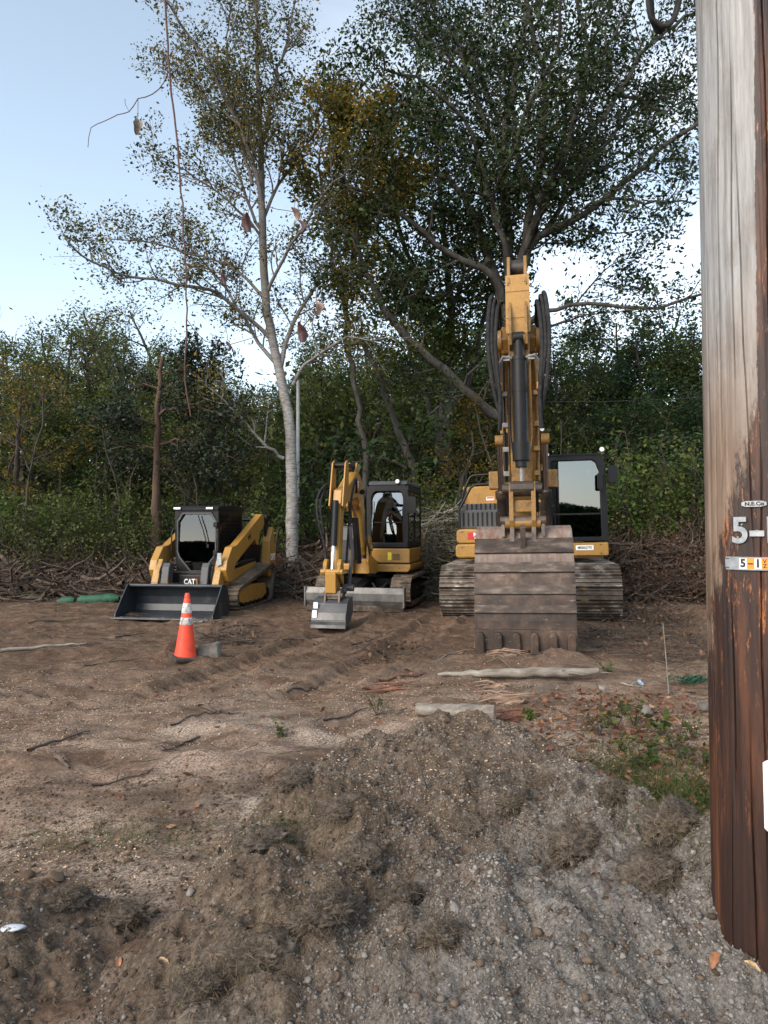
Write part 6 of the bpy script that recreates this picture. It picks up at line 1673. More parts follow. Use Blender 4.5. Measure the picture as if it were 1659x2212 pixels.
# plates: curved round the pole, a = angle from the side facing the camera (degrees, + to the right)
A0 = -90 - math.degrees(math.atan2(PX, PY)) + 29
def pole_frame(parent, name, a, z, r=.194):
    """an empty on the pole surface: x to the right along the surface, y up, z outwards"""
    t = R(-90 + a)
    e = empty(name, (r * math.cos(t), r * math.sin(t), z), (R(90), 0, R(a)))
    e.parent = parent
    return e
def curved_plate(name, m, parent, a0, a1, z0, z1, r, th=.003, rc=.0, n=14):
    vs = []; fs = []
    for k in range(n + 1):
        a = R(-90 + a0 + (a1 - a0) * k / n)
        e_ = min(k, n - k) / n * (a1 - a0)
        sh_ = rc * (1 - min(1, e_ / 4.0)) if rc else 0
        for rr_ in (r, r + th):
            for z in (z0 + sh_, z1 - sh_): vs.append((rr_ * math.cos(a), rr_ * math.sin(a), z))
    for k in range(n):
        o = k * 4; p = o + 4
        fs += [(o + 2, p + 2, p + 3, o + 3), (o, o + 1, p + 1, p), (o, p, p + 2, o + 2), (o + 1, o + 3, p + 3, p + 1)]
    fs += [(0, 2, 3, 1), (n * 4, n * 4 + 1, n * 4 + 3, n * 4 + 2)]
    return MB().add(vs, fs).build(name, m, parent)
def bent_text(name, body, size, m, parent, a, z, r, bold=0, ext=.001, sx_=1):
    t = R(-90 + a)
    return text_obj(name, body, size, m, parent, (r * math.cos(t), r * math.sin(t), z), (R(90), 0, R(a)), ext, bold, sx_)
# which surface angle appears where: found from the picture
def ang_for(px, z):
    best = None
    for k in range(-1100, 200):
        a = k / 10; t = R(-90 + a); lx, ly, lz = .193 * math.cos(t), .193 * math.sin(t), z
        M_ = Matrix.Rotation(R(-.75), 3, 'Y') @ Vector((lx, ly, lz))
        X_, Y_, Z_ = M_.x + PX, M_.y + PY, M_.z - .1
        dz = Z_ - EYE; dep = Y_ * math.cos(PITCH) + dz * math.sin(PITCH)
        if best is None or abs(X_ / dep * FPX + CX - px) < best[0]: best = (abs(X_ / dep * FPX + CX - px), a, (dz * math.cos(PITCH) - Y_ * math.sin(PITCH)) / dep)
    return best[1]
def z_for(py, a_guess=-35):
    # height on the pole seen at picture row py
    D = PY - .17
    return at(1600, py, D)[2] + .1
z1_ = z_for(1087); 
sg = curved_plate('name_tag', ALU, POLE, ang_for(1602, z1_), ang_for(1656, z1_), z1_ - .010, z1_ + .010, .1925, .003, .005)
bent_text('tag_letters', 'N.E.Co', .0175, BARKD, sg, (ang_for(1602, z1_) + ang_for(1656, z1_)) / 2 + .5, z1_, .1958, .0006, .0012, 1.15)
z2_ = z_for(1147)
a5 = ang_for(1599, z2_); a1_ = ang_for(1661, z2_); ad = ang_for(1635, z2_ )
bent_text('digit', '5', .125, ALU, POLE, a5, z2_ , .1945, .003, .002, .95)
bent_text('digit', '-', .125, ALU, POLE, ad, z2_ + .003, .1945, .004, .002, 1.15)
bent_text('digit', '1', .125, ALU, POLE, a1_ + .8, z2_, .1945, .0025, .002, 1.0)
b_ = MB()
for aa, zz_ in ((a5 - 2.0, z2_ + .024), (a5 + 2.0, z2_ + .024), (a5 - 2.2, z2_ - .020), (a5 + 2.6, z2_ - .02), (ad, z2_ + .002)):
    t_ = R(-90 + aa); b_.lathe([(.0035, 0), (.002, .0015)], (.1965 * math.cos(t_), .1965 * math.sin(t_), zz_), 10, Matrix.Rotation(t_ + R(90), 3, 'Z') @ Matrix.Rotation(R(90), 3, 'X'))
b_.build('nails', ALU, POLE)
z3_ = z_for(1217); al = ang_for(1568, z3_)
sg = curved_plate('number_holder', ALU, POLE, al, 14, z3_ - .0225, z3_ + .0225, .193, .003, .008, 30)
curved_plate('rail', ALU, sg, al + 1, 14, z3_ + .0185, z3_ + .0225, .196, .0022, 0, 30); curved_plate('rail', ALU, sg, al + 1, 14, z3_ - .0225, z3_ - .0185, .196, .0022, 0, 30)
cells = [(1598, 1614, WHITE, '5'), (1614, 1630, ORANGEP, '-'), (1630, 1645, WHITE, '1'), (1645, 1659, ORANGEP, 'V\nZ')]
for xa, xb, m__, tx in cells:
    aa, ab = ang_for(xa, z3_), ang_for(xb, z3_)
    tl = curved_plate('number_tile', m__, sg, aa + .1, ab - .1, z3_ - .018, z3_ + .018, .196, .0012, 0, 4)
    if len(tx) > 1:
        bent_text('tile_letter', 'V', .019, BLACKP, tl, (aa + ab) / 2, z3_ + .008, .1976, .0004, .0003); bent_text('tile_letter', 'Z', .019, BLACKP, tl, (aa + ab) / 2, z3_ - .008, .1976, .0004, .0003)
    elif tx == '-':
        curved_plate('tile_letter', BLACKP, tl, aa + .9, ab - .9, z3_ - .003, z3_ + .002, .1973, .0006, 0, 4)
    else: bent_text('tile_letter', tx, .038, BLACKP, tl, (aa + ab) / 2, z3_ , .1976, .0018, .0004, .9)
curved_plate('slot', BLACKP, sg, al + 1.2, al + 4.5, z3_ + .0140, z3_ + .0165, .1962, .0004, 0, 4); curved_plate('slot', BLACKP, sg, al + 1.2, al + 4.5, z3_ - .0165, z3_ - .0140, .1962, .0004, 0, 4)
z4a, z4b = z_for(1797), z_for(1640)
curved_plate('white_marker', WHITE, POLE, ang_for(1652, z4a), 28, z4a, z4b, .1965, .003, .012, 24)
# coiled service cable hanging beside the pole near its top
CB = empty('cable_coil', (gx(1440, 2.55), 2.55, 3.5), (0, 0, 0), 'loop of thick black cables hanging beside the top of the pole', 'cable')
for k in range(5):
    P_ = smooth_path([(-.060 + k * .008, -.02 + k * .012, .45), (-.058 + k * .009, -.02 + k * .012, .08), (-.030 + k * .008, -.02 + k * .010, .005 - k * .003 + .01), (.015 + k * .003, -.02 + k * .01, -.002 + k * .010), (.055, -.01 + k * .008, .06), (.085, k * .006, .2), (.12, k * .004, .45)], .02, np.random.default_rng(1))
    MB().tube([tuple(p) for p in P_], .0085, 8).build('cable', HOSE, CB, smooth=True)
# overhead lines and the pole across the road (seen in the cab glass)
WIRE = flat('wire_black', (0.02, 0.02, 0.02), .5)
for k, (h_, y_) in enumerate(((8.9, 2.5), (8.4, 2.5), (7.6, 2.5))):
    P_ = [(PX + 40 * (t_ - .5) * 2, y_ - 1.0 * k * .3 - .8, h_ - 1.2 * (1 - (2 * t_ - 1) ** 2) * 0 - .0 + 1.2 * (abs(2 * t_ - 1)) * (1 - abs(2 * t_ - 1)) * -1.6) for t_ in np.linspace(0, 1, 41)]
    tag(MB().tube(P_, .012, 6).build('overhead_wire', WIRE, smooth=True), ['topmost', 'middle', 'lowest'][k] + ' of three overhead wires strung along the road', 'wire', 'overhead wires along the road')
rp_ = empty('roadside_pole', (7.5, -14, 0), label='wooden utility pole across the road, seen only reflected in the cab glass', cat='utility pole')
MB().cyl((0, 0, -.2), (0, 0, 9.2), .16, .12, 16).build('post', BARKD, rp_, smooth=True); MB().box((0, 0, 8.6), (2.2, .1, .12)).build('crossarm', BARKD, rp_)
P_ = [(-40 + 80 * t_, -14 + 2 * t_, 8.7 - 4 * .6 * t_ * (1 - t_) * 2) for t_ in np.linspace(0, 1, 31)]
tag(MB().tube(P_, .02, 6).build('overhead_wire', WIRE, smooth=True), 'wire carried by the pole across the road', 'wire')
# slim galvanised post behind the birch, and a thin distant wire on the right
x_, y_ = gx(643, 18.6), 18.6
tag(MB().cyl((0, 0, -.1), (0, 0, at(643, 822, 18.6)[2] - bz(x_, y_)), .055, .05, 14).build('metal_post', flat('dull_post', (.34, .36, .37), .6), smooth=True, loc=(x_, y_, bz(x_, y_))), 'slim pale grey post standing just behind the birch trunk', 'post')
tag(MB().tube([at(1180 + k * 22, 868 - k * .6 + 3 * math.sin(k / 5), 20.2) for k in range(26)], .012, 5).build('overhead_wire', WIRE, smooth=True), 'thin dark wire crossing in front of the wood right of the boom', 'wire')

# ================================================================== traffic cone, concrete block
cx_, cy_, cz_ = ground_at(400, 1416)
ORG = basic('cone_orange', [(0.34, (0.42, 0.05, 0.025)), (0.42, (0.70, 0.055, 0.022)), (0.7, (0.84, 0.075, 0.028))], 11, .5, 0, .1, .002, 30)
REFL = basic('scuffed_reflective_band', [(0.40, (0.12, 0.11, 0.10)), (0.50, (0.45, 0.44, 0.42)), (0.60, (0.66, 0.66, 0.65))], 16, .5, 0, 0, .01, None, (1, 1, .6))
CN = empty('traffic_cone', (cx_, cy_, cz_ - .05), (R(1), R(1.8), 0), 'tall orange traffic cone with two scuffed silver bands standing in a mound of dirt', 'traffic cone')
H_ = .80
def rr_at(z): return .135 - (.135 - .030) * z / H_
c_ = MB(); c_.lathe([(rr_at(0) + .004, 0), (rr_at(.2), .2), (rr_at(.5), .5), (rr_at(.75), .75), (.032, .755), (.034, .775), (.029, .785), (.027, .81), (.020, .812)], seg=40); c_.build('cone_body', ORG, CN, smooth=True)
for a, b__ in ((.43, .515), (.57, .69)):
    c_ = MB(); c_.lathe([(rr_at(a) + .0005, a), (rr_at(a) + .003, a + .004), (rr_at(b__) + .003, b__ - .004), (rr_at(b__) + .0005, b__)], seg=40); c_.build('reflective_band', REFL, CN, smooth=True)
c_ = MB(); c_.prism_y(rrect(-.19, .19, 0, .045, .015), -.19, .19); c_.build('base', RUBBER, CN, .012, rot=(R(3), R(4), R(35)))
CONC = basic('old_concrete', [(0.3, (0.07, 0.062, 0.053)), (0.55, (0.15, 0.136, 0.118)), (0.72, (0.24, 0.22, 0.195))], 9, .9, 0, .6, .01, 35)
P_ = ground_at(452, 1414)
b_ = MB(); b_.add([(-.15, -.06, -.1), (.13, -.08, -.1), (.16, .08, -.1), (-.14, .10, -.1), (-.13, -.04, .10), (.08, -.07, .125), (.14, .06, .15), (-.10, .09, .10)], [(0, 3, 2, 1), (4, 5, 6, 7), (0, 1, 5, 4), (1, 2, 6, 5), (2, 3, 7, 6), (3, 0, 4, 7)])
tag(b_.build('concrete_block', CONC, bevel=.012, loc=P_, rot=(R(-6), R(4), R(12))), 'broken grey concrete lump lying right of the traffic cone', 'concrete')

# ================================================================== fallen wood
OLDW = basic('bleached_wood', [(0.3, (0.08, 0.066, 0.052)), (0.5, (0.19, 0.165, 0.135)), (0.7, (0.33, 0.295, 0.25))], 14, .85, 0, .5, .008, 24, (.25, 1, 1))
PINKW = basic('fresh_split_wood', [(0.3, (0.11, 0.068, 0.045)), (0.5, (0.24, 0.155, 0.105)), (0.7, (0.38, 0.275, 0.20))], 9, .85, 0, .6, .008, 24, (.3, 1, 1))
REDW = basic('red_bark_wood', [(0.3, (0.07, 0.03, 0.02)), (0.6, (0.17, 0.08, 0.05)), (0.75, (0.28, 0.15, 0.10))], 9, .9, 0, .8, .01, 24, (.3, 1, 1))
STICK = basic('stick_bark', [(0.3, (0.032, 0.023, 0.017)), (0.55, (0.085, 0.062, 0.046)), (0.75, (0.19, 0.15, 0.115))], 9, .9, 0, .5, .006, 30)
STICKG = basic('grey_stick', [(0.3, (0.13, 0.115, 0.10)), (0.7, (0.30, 0.27, 0.235))], 9, .9, 0, .5, .006, 30)
def log_mesh(p0, p1, r0, r1, seed, knob=.12, seg=18):
    rg = np.random.default_rng(seed); p0 = np.array(p0); p1 = np.array(p1); n = 16
    P = p0 + (p1 - p0) * np.linspace(0, 1, n)[:, None]; P[1:-1] += rg.normal(0, .004, (n - 2, 3))
    t = Tubes(); t.add(P, np.linspace(r0, r1, n), seg)
    V = t.V[0].reshape(n, seg, 3); C = P[:, None]
    f = 1 + knob * (rg.normal(0, .5, (1, seg, 1)) * .6 + rg.normal(0, .35, (n, seg, 1)))
    V = C + (V - C) * f
    me = bpy.data.meshes.new('log'); vs = [tuple(v) for v in V.reshape(-1, 3)]
    fs = [tuple(q) for q in t.F[0].tolist()] + [tuple(range(seg - 1, -1, -1)), tuple(range((n - 1) * seg, n * seg))]
    me.from_pydata(vs, [], fs); me.update(); return me
g1, g2 = ground_at(935, 1552), ground_at(1068, 1566)
g1 = (g1[0] - .02, 5.75, gz(g1[0], 5.75) + .055); g2 = (gx(1066, 5.55), 5.55, bz(gx(1066, 5.55), 5.55) + .075)
LG = empty('cut_log', tuple(g2), label='pale debarked log with a sawn right end lying behind the dirt heap', cat='log')
me = log_mesh(np.array(g1) - np.array(g2), (0, 0, 0), .052, .068, 3, .05, 22)
link('log_body', me, OLDW, LG, smooth=False)
d_ = (Vector(g2) - Vector(g1)).normalized()
MB().cyl(tuple(d_ * .0), tuple(d_ * .006), .064, .063, 22).build('sawn_end', PINKW, LG)
gA, gB = (gx(945, 7.25), 7.25), (gx(1290, 7.05), 7.05)
pts_ = [(x, y, bz(x, y) + .045 + dz) for (x, y), dz in (((gA[0], gA[1]), -.01), ((gx(1050, 7.2), 7.2), .01), ((gx(1150, 7.15), 7.12), .03), ((gx(1230, 7.1), 7.08), .045), ((gB[0], gB[1]), .05))]
TR = empty('log', pts_[0], label='long bleached broken trunk lying in front of the rusty bucket', cat='fallen trunk')
Q = smooth_path([np.array(p) - np.array(pts_[0]) for p in pts_], .08, np.random.default_rng(4), .006)
tt = Tubes(); tt.add(Q, np.interp(np.linspace(0, 1, len(Q)), [0, .3, .8, 1], [.015, .045, .055, .03]), 9); link('trunk_body', tt.mesh('trunk_body'), OLDW, TR)
tt = Tubes(); rg = np.random.default_rng(6)
for k in range(9):
    i = int(len(Q) * rg.uniform(.5, .98)); d = np.array([rg.uniform(.1, .35), rg.normal(0, .06), rg.uniform(-.01, .05)])
    tt.add(smooth_path([Q[i], Q[i] + d * .5 + rg.normal(0, .01, 3), Q[i] + d], .04, rg), np.linspace(.012, .003, len(smooth_path([Q[i], Q[i] + d * .5, Q[i] + d], .04, rg))), 5) if False else tt.add(np.array([Q[i], Q[i] + d * .5 + rg.normal(0, .01, 3), Q[i] + d]), np.array([.014, .010, .003]), 5)
link('splinters', tt.mesh('splinters'), OLDW, TR)
def splintered(name, px, D, w, h, m, label, seed, n=26, th=.012):
    rg = np.random.default_rng(seed); x0 = gx(px, D); t = Tubes()
    for k in range(n):
        y = D + rg.normal(0, .05); xx = x0 + rg.normal(0, w * .18); L = w * rg.uniform(.3, .9); a = rg.normal(0, .22)
        z = bz(xx, y) + rg.uniform(0.0, h)
        P = np.array([(xx - L / 2, y - a * L / 2, z - .01), (xx, y + rg.normal(0, .01), z + rg.uniform(0, .02)), (xx + L / 2, y + a * L / 2, z + rg.normal(0, .02))])
        t.add(P, np.array([.3, 1, .2]) * th * rg.uniform(.5, 1.5), 5)
    o = (x0, D, bz(x0, D)); t.V = [v - np.array(o) for v in t.V]
    Vi, Fi = ico(2); q = 1 + .5 * fbm(Vi[:, 0] * 1.5 + seed, Vi[:, 1] * 2 + Vi[:, 2], .5, 4, .7, seed=seed % 7)
    Vi = Vi * q[:, None] * np.array([w * .33, .05, h * .55]); Vi[:, 2] += h * .25
    me = bpy.data.meshes.new(name); Vt = np.concatenate([Vi] + t.V); fs = [tuple(f) for f in Fi.tolist()] + [tuple(r_ + len(Vi)) for F_ in t.F for r_ in F_]
    me.from_pydata([tuple(v) for v in Vt], [], [tuple(int(i_) for i_ in f) for f in fs]); me.update()
    tag(link(name, me, m, None, o), label, 'wood')
splintered('splintered_wood', 1088, 8.35, .42, .07, PINKW, 'short piece of pale splintered wood just under the bucket teeth', 5, 22)
splintered('splintered_wood', 1090, 6.15, .52, .07, PINKW, 'pink torn slab of split wood behind the cut log', 6, 8, .009)
splintered('bark_slab', 1120, 5.75, .48, .05, REDW, 'curled slab of red brown bark right of the cut log', 7, 12, .012)
splintered('splintered_wood', 1065, 6.85, .34, .03, PINKW, 'pink sliver of wood lying beneath the fallen trunk', 8, 12)
splintered('bark_slab', 835, 6.9, .55, .03, REDW, 'dark bark strip lying left of the fallen trunk', 9, 12, .014)
def fallen(px0, py0, px1, py1, r, m, label, seed, forks=2, lift=.01, wig=.05):
    rg = np.random.default_rng(seed); a = np.array(ground_at(px0, py0)); b = np.array(ground_at(px1, py1)); n = 9
    P = a + (b - a) * np.linspace(0, 1, n)[:, None]; L = np.linalg.norm(b - a)
    off = np.cumsum(rg.normal(0, wig * L / 4, n)); off -= np.linspace(off[0], off[-1], n); P[:, 1] += off
    for p in P: p[2] = gz(p[0], p[1]) + r * .8 + lift * rg.random()
    t = Tubes(); t.add(P - a, np.linspace(r, r * .35, n), 7)
    for k in range(forks):
        i = rg.integers(2, n - 1); d = (P[i] - P[i - 1]); d = d / (np.linalg.norm(d) + 1e-9); s_ = rg.choice([-1, 1])
        e = P[i] + (d * .7 + np.array([-d[1], d[0], .25]) * s_ * .7) * L * rg.uniform(.15, .35); e[2] = gz(e[0], e[1]) + .03
        t.add(np.array([P[i], (P[i] + e) / 2 + np.array([0, 0, .02]), e]) - a, np.array([r * .6, r * .4, r * .15]), 5)
    tag(link('fallen_branch', t.mesh('fallen_branch'), m, None, tuple(a), smooth=True), label, 'branch', 'fallen branches on the lot')
FB = [(0, 1412, 186, 1394, .028, OLDW, 'long bleached branch at the left edge of the lot'), (440, 1345, 355, 1322, .018, STICKG, 'pale stick leaning on the spoil left of the cone'), (388, 1348, 450, 1372, .012, STICK, 'crooked stick beside the cone'),
      (60, 1625, 195, 1585, .012, STICK, 'thin dark root across the left foreground'), (430, 1595, 350, 1625, .010, STICK, 'thin dark twig by the sawdust patch'), (438, 1530, 515, 1545, .014, STICK, 'dark stick lying on the sawdust in mid lot'),
      (370, 1570, 480, 1535, .009, STICK, 'thin twig pointing at the middle of the lot'), (120, 1640, 150, 1668, .02, STICK, 'short forked stub in the left foreground'), (470, 1365, 560, 1352, .02, STICK, 'tangle stick right of the concrete lump'),
      (520, 1370, 470, 1385, .018, STICK, 'root end right of the concrete lump'), (1310, 1180, 1370, 1155, .03, STICKG, 'pale branch poking from the bank right of the cab'), (1330, 1225, 1500, 1215, .035, STICK, 'thick root lying on the right of the lot'),
      (1290, 1400, 1520, 1330, .012, STICK, 'long thin twig left of the pole'), (1300, 1345, 1525, 1305, .012, STICKG, 'long grey twig left of the pole'), (1240, 1450, 1120, 1462, .010, OLDW, 'pale twig lying by the fallen trunk'),
      (760, 1395, 880, 1362, .010, STICK, 'fine twig in front of the small digger'), (790, 1375, 850, 1400, .009, STICK, 'fine twig tangle in front of the small digger'), (1340, 1478, 1400, 1492, .010, OLDW, 'curved pale twig beside the blue wrapper'),
      (0, 1500, 60, 1500, .008, STICK, 'short twig at the left edge'), (560, 1440, 640, 1452, .008, STICK, 'short twig left of the tyre marks'), (820, 1475, 920, 1455, .016, REDW, 'red brown stick left of the fallen trunk'), (620, 1500, 700, 1478, .010, STICK, 'thin twig in the middle of the lot'),
      (1440, 1260, 1525, 1240, .02, STICK, 'dark root on the bank left of the pole'), (1380, 1300, 1480, 1285, .012, STICKG, 'grey twig on the bank left of the pole'), (930, 1425, 1010, 1405, .008, STICKG, 'thin twig left of the bucket teeth'),
      (180, 1440, 330, 1425, .010, STICK, 'long thin root left of the cone, nearest the camera'), (560, 1400, 700, 1375, .012, STICK, 'root lying across the tyre marks'), (250, 1380, 320, 1368, .014, STICK, 'short root between the left branch and the cone'),
      (700, 1560, 800, 1530, .010, STICK, 'twig lying left of the heap crest'), (200, 1700, 330, 1665, .009, STICK, 'fine root across the pale sawdust'), (1000, 1480, 1090, 1500, .010, REDW, 'reddish twig between trunk and cut log'),
      (640, 1330, 700, 1352, .015, STICK, 'short root in front of the digger blade'), (1150, 1420, 1260, 1405, .010, STICK, 'dark twig at the right bucket tooth'), (60, 1350, 190, 1338, .012, STICK, 'dark root left of the loader bucket')]
for k, (a, b__, c, d, r_, m_, lb) in enumerate(FB): fallen(a, b__, c, d, r_, m_, lb, 300 + k, 1 + k % 3)
# sticks stuck in the heap
def stuck(px, py, top, r, label, seed, m=STICK):
    p = np.array(ground_at(px, py)); q = np.array(at(top[0], top[1], p[1] - .0)); rg = np.random.default_rng(seed)
    p[2] -= .02; mid = (p + q) / 2 + rg.normal(0, .012, 3)
    t = Tubes(); t.add(np.array([p, mid, q]) - p, np.array([r, r * .8, r * .5]), 7)
    tag(link('stick', t.mesh('stick'), m, None, tuple(p), smooth=True), label, 'stick')
stuck(922, 1700, (893, 1620), .0065, 'straight brown stick stuck upright in the dirt heap', 1)
stuck(868, 1720, (857, 1660), .005, 'short forked stick left of the straight one in the heap', 2)
stuck(1296, 1540, (1284, 1463), .008, 'dark bare sapling stem standing behind the heap', 3, STICK)
stuck(1465, 1620, (1480, 1530), .006, 'thin dark stem among the weeds by the pole', 4, STICK)
stuck(1196, 1700, (1184, 1668), .005, 'little stick end poking from the right of the heap', 5)
stuck(1445, 1500, (1432, 1345), .006, 'thin bare twig standing left of the pole', 6, STICKG)

# brush piles: each a tangle of sticks with withered leaves
def brush(px0, px1, D0, D1, h, n, nl, m, leaf, label, seed, rmax=.035, Lm=1.8, els=.28):
    rg = np.random.default_rng(seed); t = Tubes()
    x0, x1 = gx(px0, (D0 + D1) / 2), gx(px1, (D0 + D1) / 2)
    O = np.array([(x0 + x1) / 2, (D0 + D1) / 2, bz((x0 + x1) / 2, (D0 + D1) / 2)])
    x = rg.uniform(x0, x1, n); y = rg.uniform(D0, D1, n)
    hh = h * (0.35 + .65 * np.sin(np.pi * (x - x0) / (x1 - x0)) ** .5) * (.55 + 1.8 * np.abs(fbm(x, y, .9, 2, seed=seed % 7)))
    z = base_h(x, y) + hh * rg.random(n) ** 1.5
    L = rg.uniform(.22 * Lm, Lm, n); a = rg.uniform(0, 2 * np.pi, n); e = rg.normal(0, els, n)
    d = np.stack([np.cos(a) * np.cos(e), np.sin(a) * np.cos(e) * .6, np.sin(e)], -1)
    P = np.zeros((n, 6, 3)); P[:, 0] = np.stack([x, y, z], -1) - d * L[:, None] / 2
    for j in range(1, 6):
        P[:, j] = P[:, j - 1] + d * L[:, None] / 5; d = d + rg.normal(0, .22, (n, 3)); d /= np.linalg.norm(d, axis=1)[:, None]
    P[..., 2] = np.maximum(P[..., 2], base_h(P[..., 0], P[..., 1]) + .008)
    R_ = .0035 + (rmax - .0035) * rg.random(n) ** 5
    for k in range(n): t.add(P[k] - O, np.linspace(R_[k], R_[k] * .35, 6), 5 if R_[k] > .01 else 3)
    root = empty('brush_pile', tuple(O), label=label, cat='brush pile')
    link('sticks', t.mesh('sticks'), m, root, smooth=True)
    if nl:
        C = P[np.repeat(np.arange(n), nl), rg.integers(1, 6, n * nl)] + rg.normal(0, .07, (n * nl, 3)) - O
        C[:, 2] = np.maximum(C[:, 2], base_h(C[:, 0] + O[0], C[:, 1] + O[1]) - O[2] + .01)
        V, F = leaf_quads(rg, C, .065, .6, .1, .1); link('withered_leaves', np_mesh('withered_leaves', V, F, rg.random(len(F))), leaf, root)
brush(-120, 350, 15.2, 17.4, .42, 1500, 3, STICK, L_DRY, 'long tangled brush pile behind the green netting at the left edge', 1, .06)
brush(560, 720, 15.6, 18.0, .55, 800, 3, STICK, L_DRY, 'heap of roots and brush between the loader and the small digger', 2, .06)
brush(855, 1040, 15.2, 18.2, 1.35, 1300, 9, STICKG, L_OLV, 'tall heap of cut leafy branches right of the small digger', 3, .03)
brush(1300, 1600, 14.2, 16.8, .65, 1700, 12, STICK, L_DRY, 'high brush pile of reddish dead leaves left of the pole', 4, .05)
brush(1150, 1330, 15.5, 17.5, .7, 500, 4, STICK, L_DRY, 'low brush heap behind the large excavator', 5, .04)
brush(330, 480, 15.8, 17.4, .4, 500, 3, STICK, L_DRY, 'low brush heap behind the compact loader bucket', 6, .05)
rr2 = np.random.default_rng(71)
# tangles on the open lot
brush(440, 560, 9.6, 10.6, .08, 130, 1, STICK, L_DRY, 'tangle of torn roots right of the traffic cone', 7, .018, .7, .08)
brush(770, 930, 8.6, 9.8, .05, 150, 1, STICK, L_DRY, 'tangle of thin twigs in front of the small digger', 8, .007, .5, .08)
brush(1290, 1540, 8.2, 11.0, .07, 300, 1, STICK, L_DRY, 'spread of dead twigs on the soil left of the pole', 9, .010, .9, .08)
brush(1330, 1460, 11.2, 12.6, .3, 220, 2, STICK, L_DRY, 'heap of fine roots right of the large excavator tracks', 10, .012, .7, .2)

# green erosion netting
GREEN = basic('green_netting', [(0.35, (0.004, 0.035, 0.018)), (0.55, (0.010, 0.085, 0.042)), (0.72, (0.05, 0.055, 0.035))], 7, .7, 0, .8, .01, 60)
def sock(pts, D, r, label, seed):
    P = [(gx(a, D), D + .1 * math.sin(a), bz(gx(a, D), D) + r * .6 + b__) for a, b__ in pts]
    Q = smooth_path(P, .08, np.random.default_rng(seed), .008); n = len(Q); rg = np.random.default_rng(seed)
    rr_ = r * (1 + .10 * np.sin(np.linspace(0, n * .22, n)) + rg.normal(0, .03, n)); rr_[0] = rr_[-1] = r * .45
    t = Tubes(); t.add(Q - Q[0], rr_, 14)
    tag(link('erosion_sock', t.mesh('erosion_sock'), GREEN, None, tuple(Q[0]), smooth=True), label, 'erosion sock', 'green erosion socks')
sock([(165, -.02), (190, -.01), (228, .01), (258, .04)], 14.75, .10, 'fat green mesh sock lying left of the loader bucket', 1)
sock([(264, .02), (282, .04), (300, .02), (330, 0)], 14.85, .11, 'green mesh sock disappearing behind the loader bucket', 2)
sock([(58, 0), (70, .01), (84, 0)], 15.3, .09, 'small piece of green mesh sock in the brush at the left', 3)
sock([(130, -.02), (150, 0), (168, 0)], 14.9, .09, 'thin end of green mesh sock buried in brush', 5)
sock([(560, 0), (620, .02), (660, .02), (700, .05)], 16.2, .14, 'green mesh sock running behind the birch trunk', 4)
# loose green net and blue wrapper by the pole
rg = np.random.default_rng(81); p = np.array(ground_at(1495, 1478)); t = Tubes()
for k in range(46):
    a = rg.uniform(0, 6.28); c = np.array([rg.normal(0, .09), rg.normal(0, .05), .02 + .05 * rg.random()]); r_ = rg.uniform(.02, .05)
    P_ = np.array([c + r_ * np.array([math.cos(q + a) * 1.3, math.sin(q + a), .5 * math.sin(q * 1.7 + a)]) for q in np.linspace(0, 5, 9)]); t.add(P_, np.full(9, .0032), 4)
tag(link('green_net', t.mesh('green_net'), GREEN, None, tuple(p), smooth=True), 'crumpled bright green plastic net lying left of the pole', 'net')
BLUEP = basic('blue_wrapper', [(0.35, (0.04, 0.10, 0.24)), (0.5, (0.20, 0.30, 0.42)), (0.65, (0.6, 0.62, 0.66))], 40, .4)
V_, F_, A_ = stones(rg, np.array([[0, 0, .03]]), np.array([.04]), 1, .5, .7)
tag(link('wrapper', np_mesh('wrapper', V_, F_), BLUEP, None, ground_at(1383, 1481)), 'crumpled blue and white wrapper on the soil', 'litter')
PLAS = flat('pale_plastic', (.5, .53, .56), .4)
V_, F_, A_ = stones(rg, np.array([[0, 0, .004]]), np.array([.032]), 1, .2, .25)
tag(link('plastic_scrap', np_mesh('plastic_scrap', V_ * np.array([1.5, .8, 1]), F_), PLAS, None, ground_at(28, 2008)), 'flat pale scrap of plastic half buried at the bottom left', 'litter')
# stones one can point at
def rock(px, py, s, label, seed, m=None, fl=.7):
    rg = np.random.default_rng(seed); V, F, A = stones(rg, np.array([[0, 0, 0.]]), np.array([s]), 1, .3, fl)
    p = ground_at(px, py)
    tag(link('stone', np_mesh('stone', V, F, A), m or STONE, None, (p[0], p[1], p[2] + s * .25), bevel=s * .12), label, 'stone')
rock(1040, 1399, .12, 'squarish brown stone at the left bucket tooth', 1, CLOD, .9)
rock(1525, 1532, .075, 'smooth grey stone half hidden by the pole', 2); rock(1393, 1540, .06, 'grey stone among the twigs left of the pole', 3)
rock(1158, 1886, .022, 'pale round stone in the middle of the dirt heap', 4); rock(412, 1945, .026, 'flat pale stone in the gravel of the left slope', 5)
rock(120, 1900, .038, 'long brown stone in the left dirt bank', 6, CLOD); rock(60, 1895, .030, 'round brown stone at the far left of the dirt bank', 7, CLOD)
rock(1440, 2050, .022, 'pale pebble near the foot of the pole', 8); rock(985, 1965, .02, 'pale chunk of gravel in the mid foreground', 9); rock(1300, 1490, .05, 'rounded stone behind the weeds', 10)

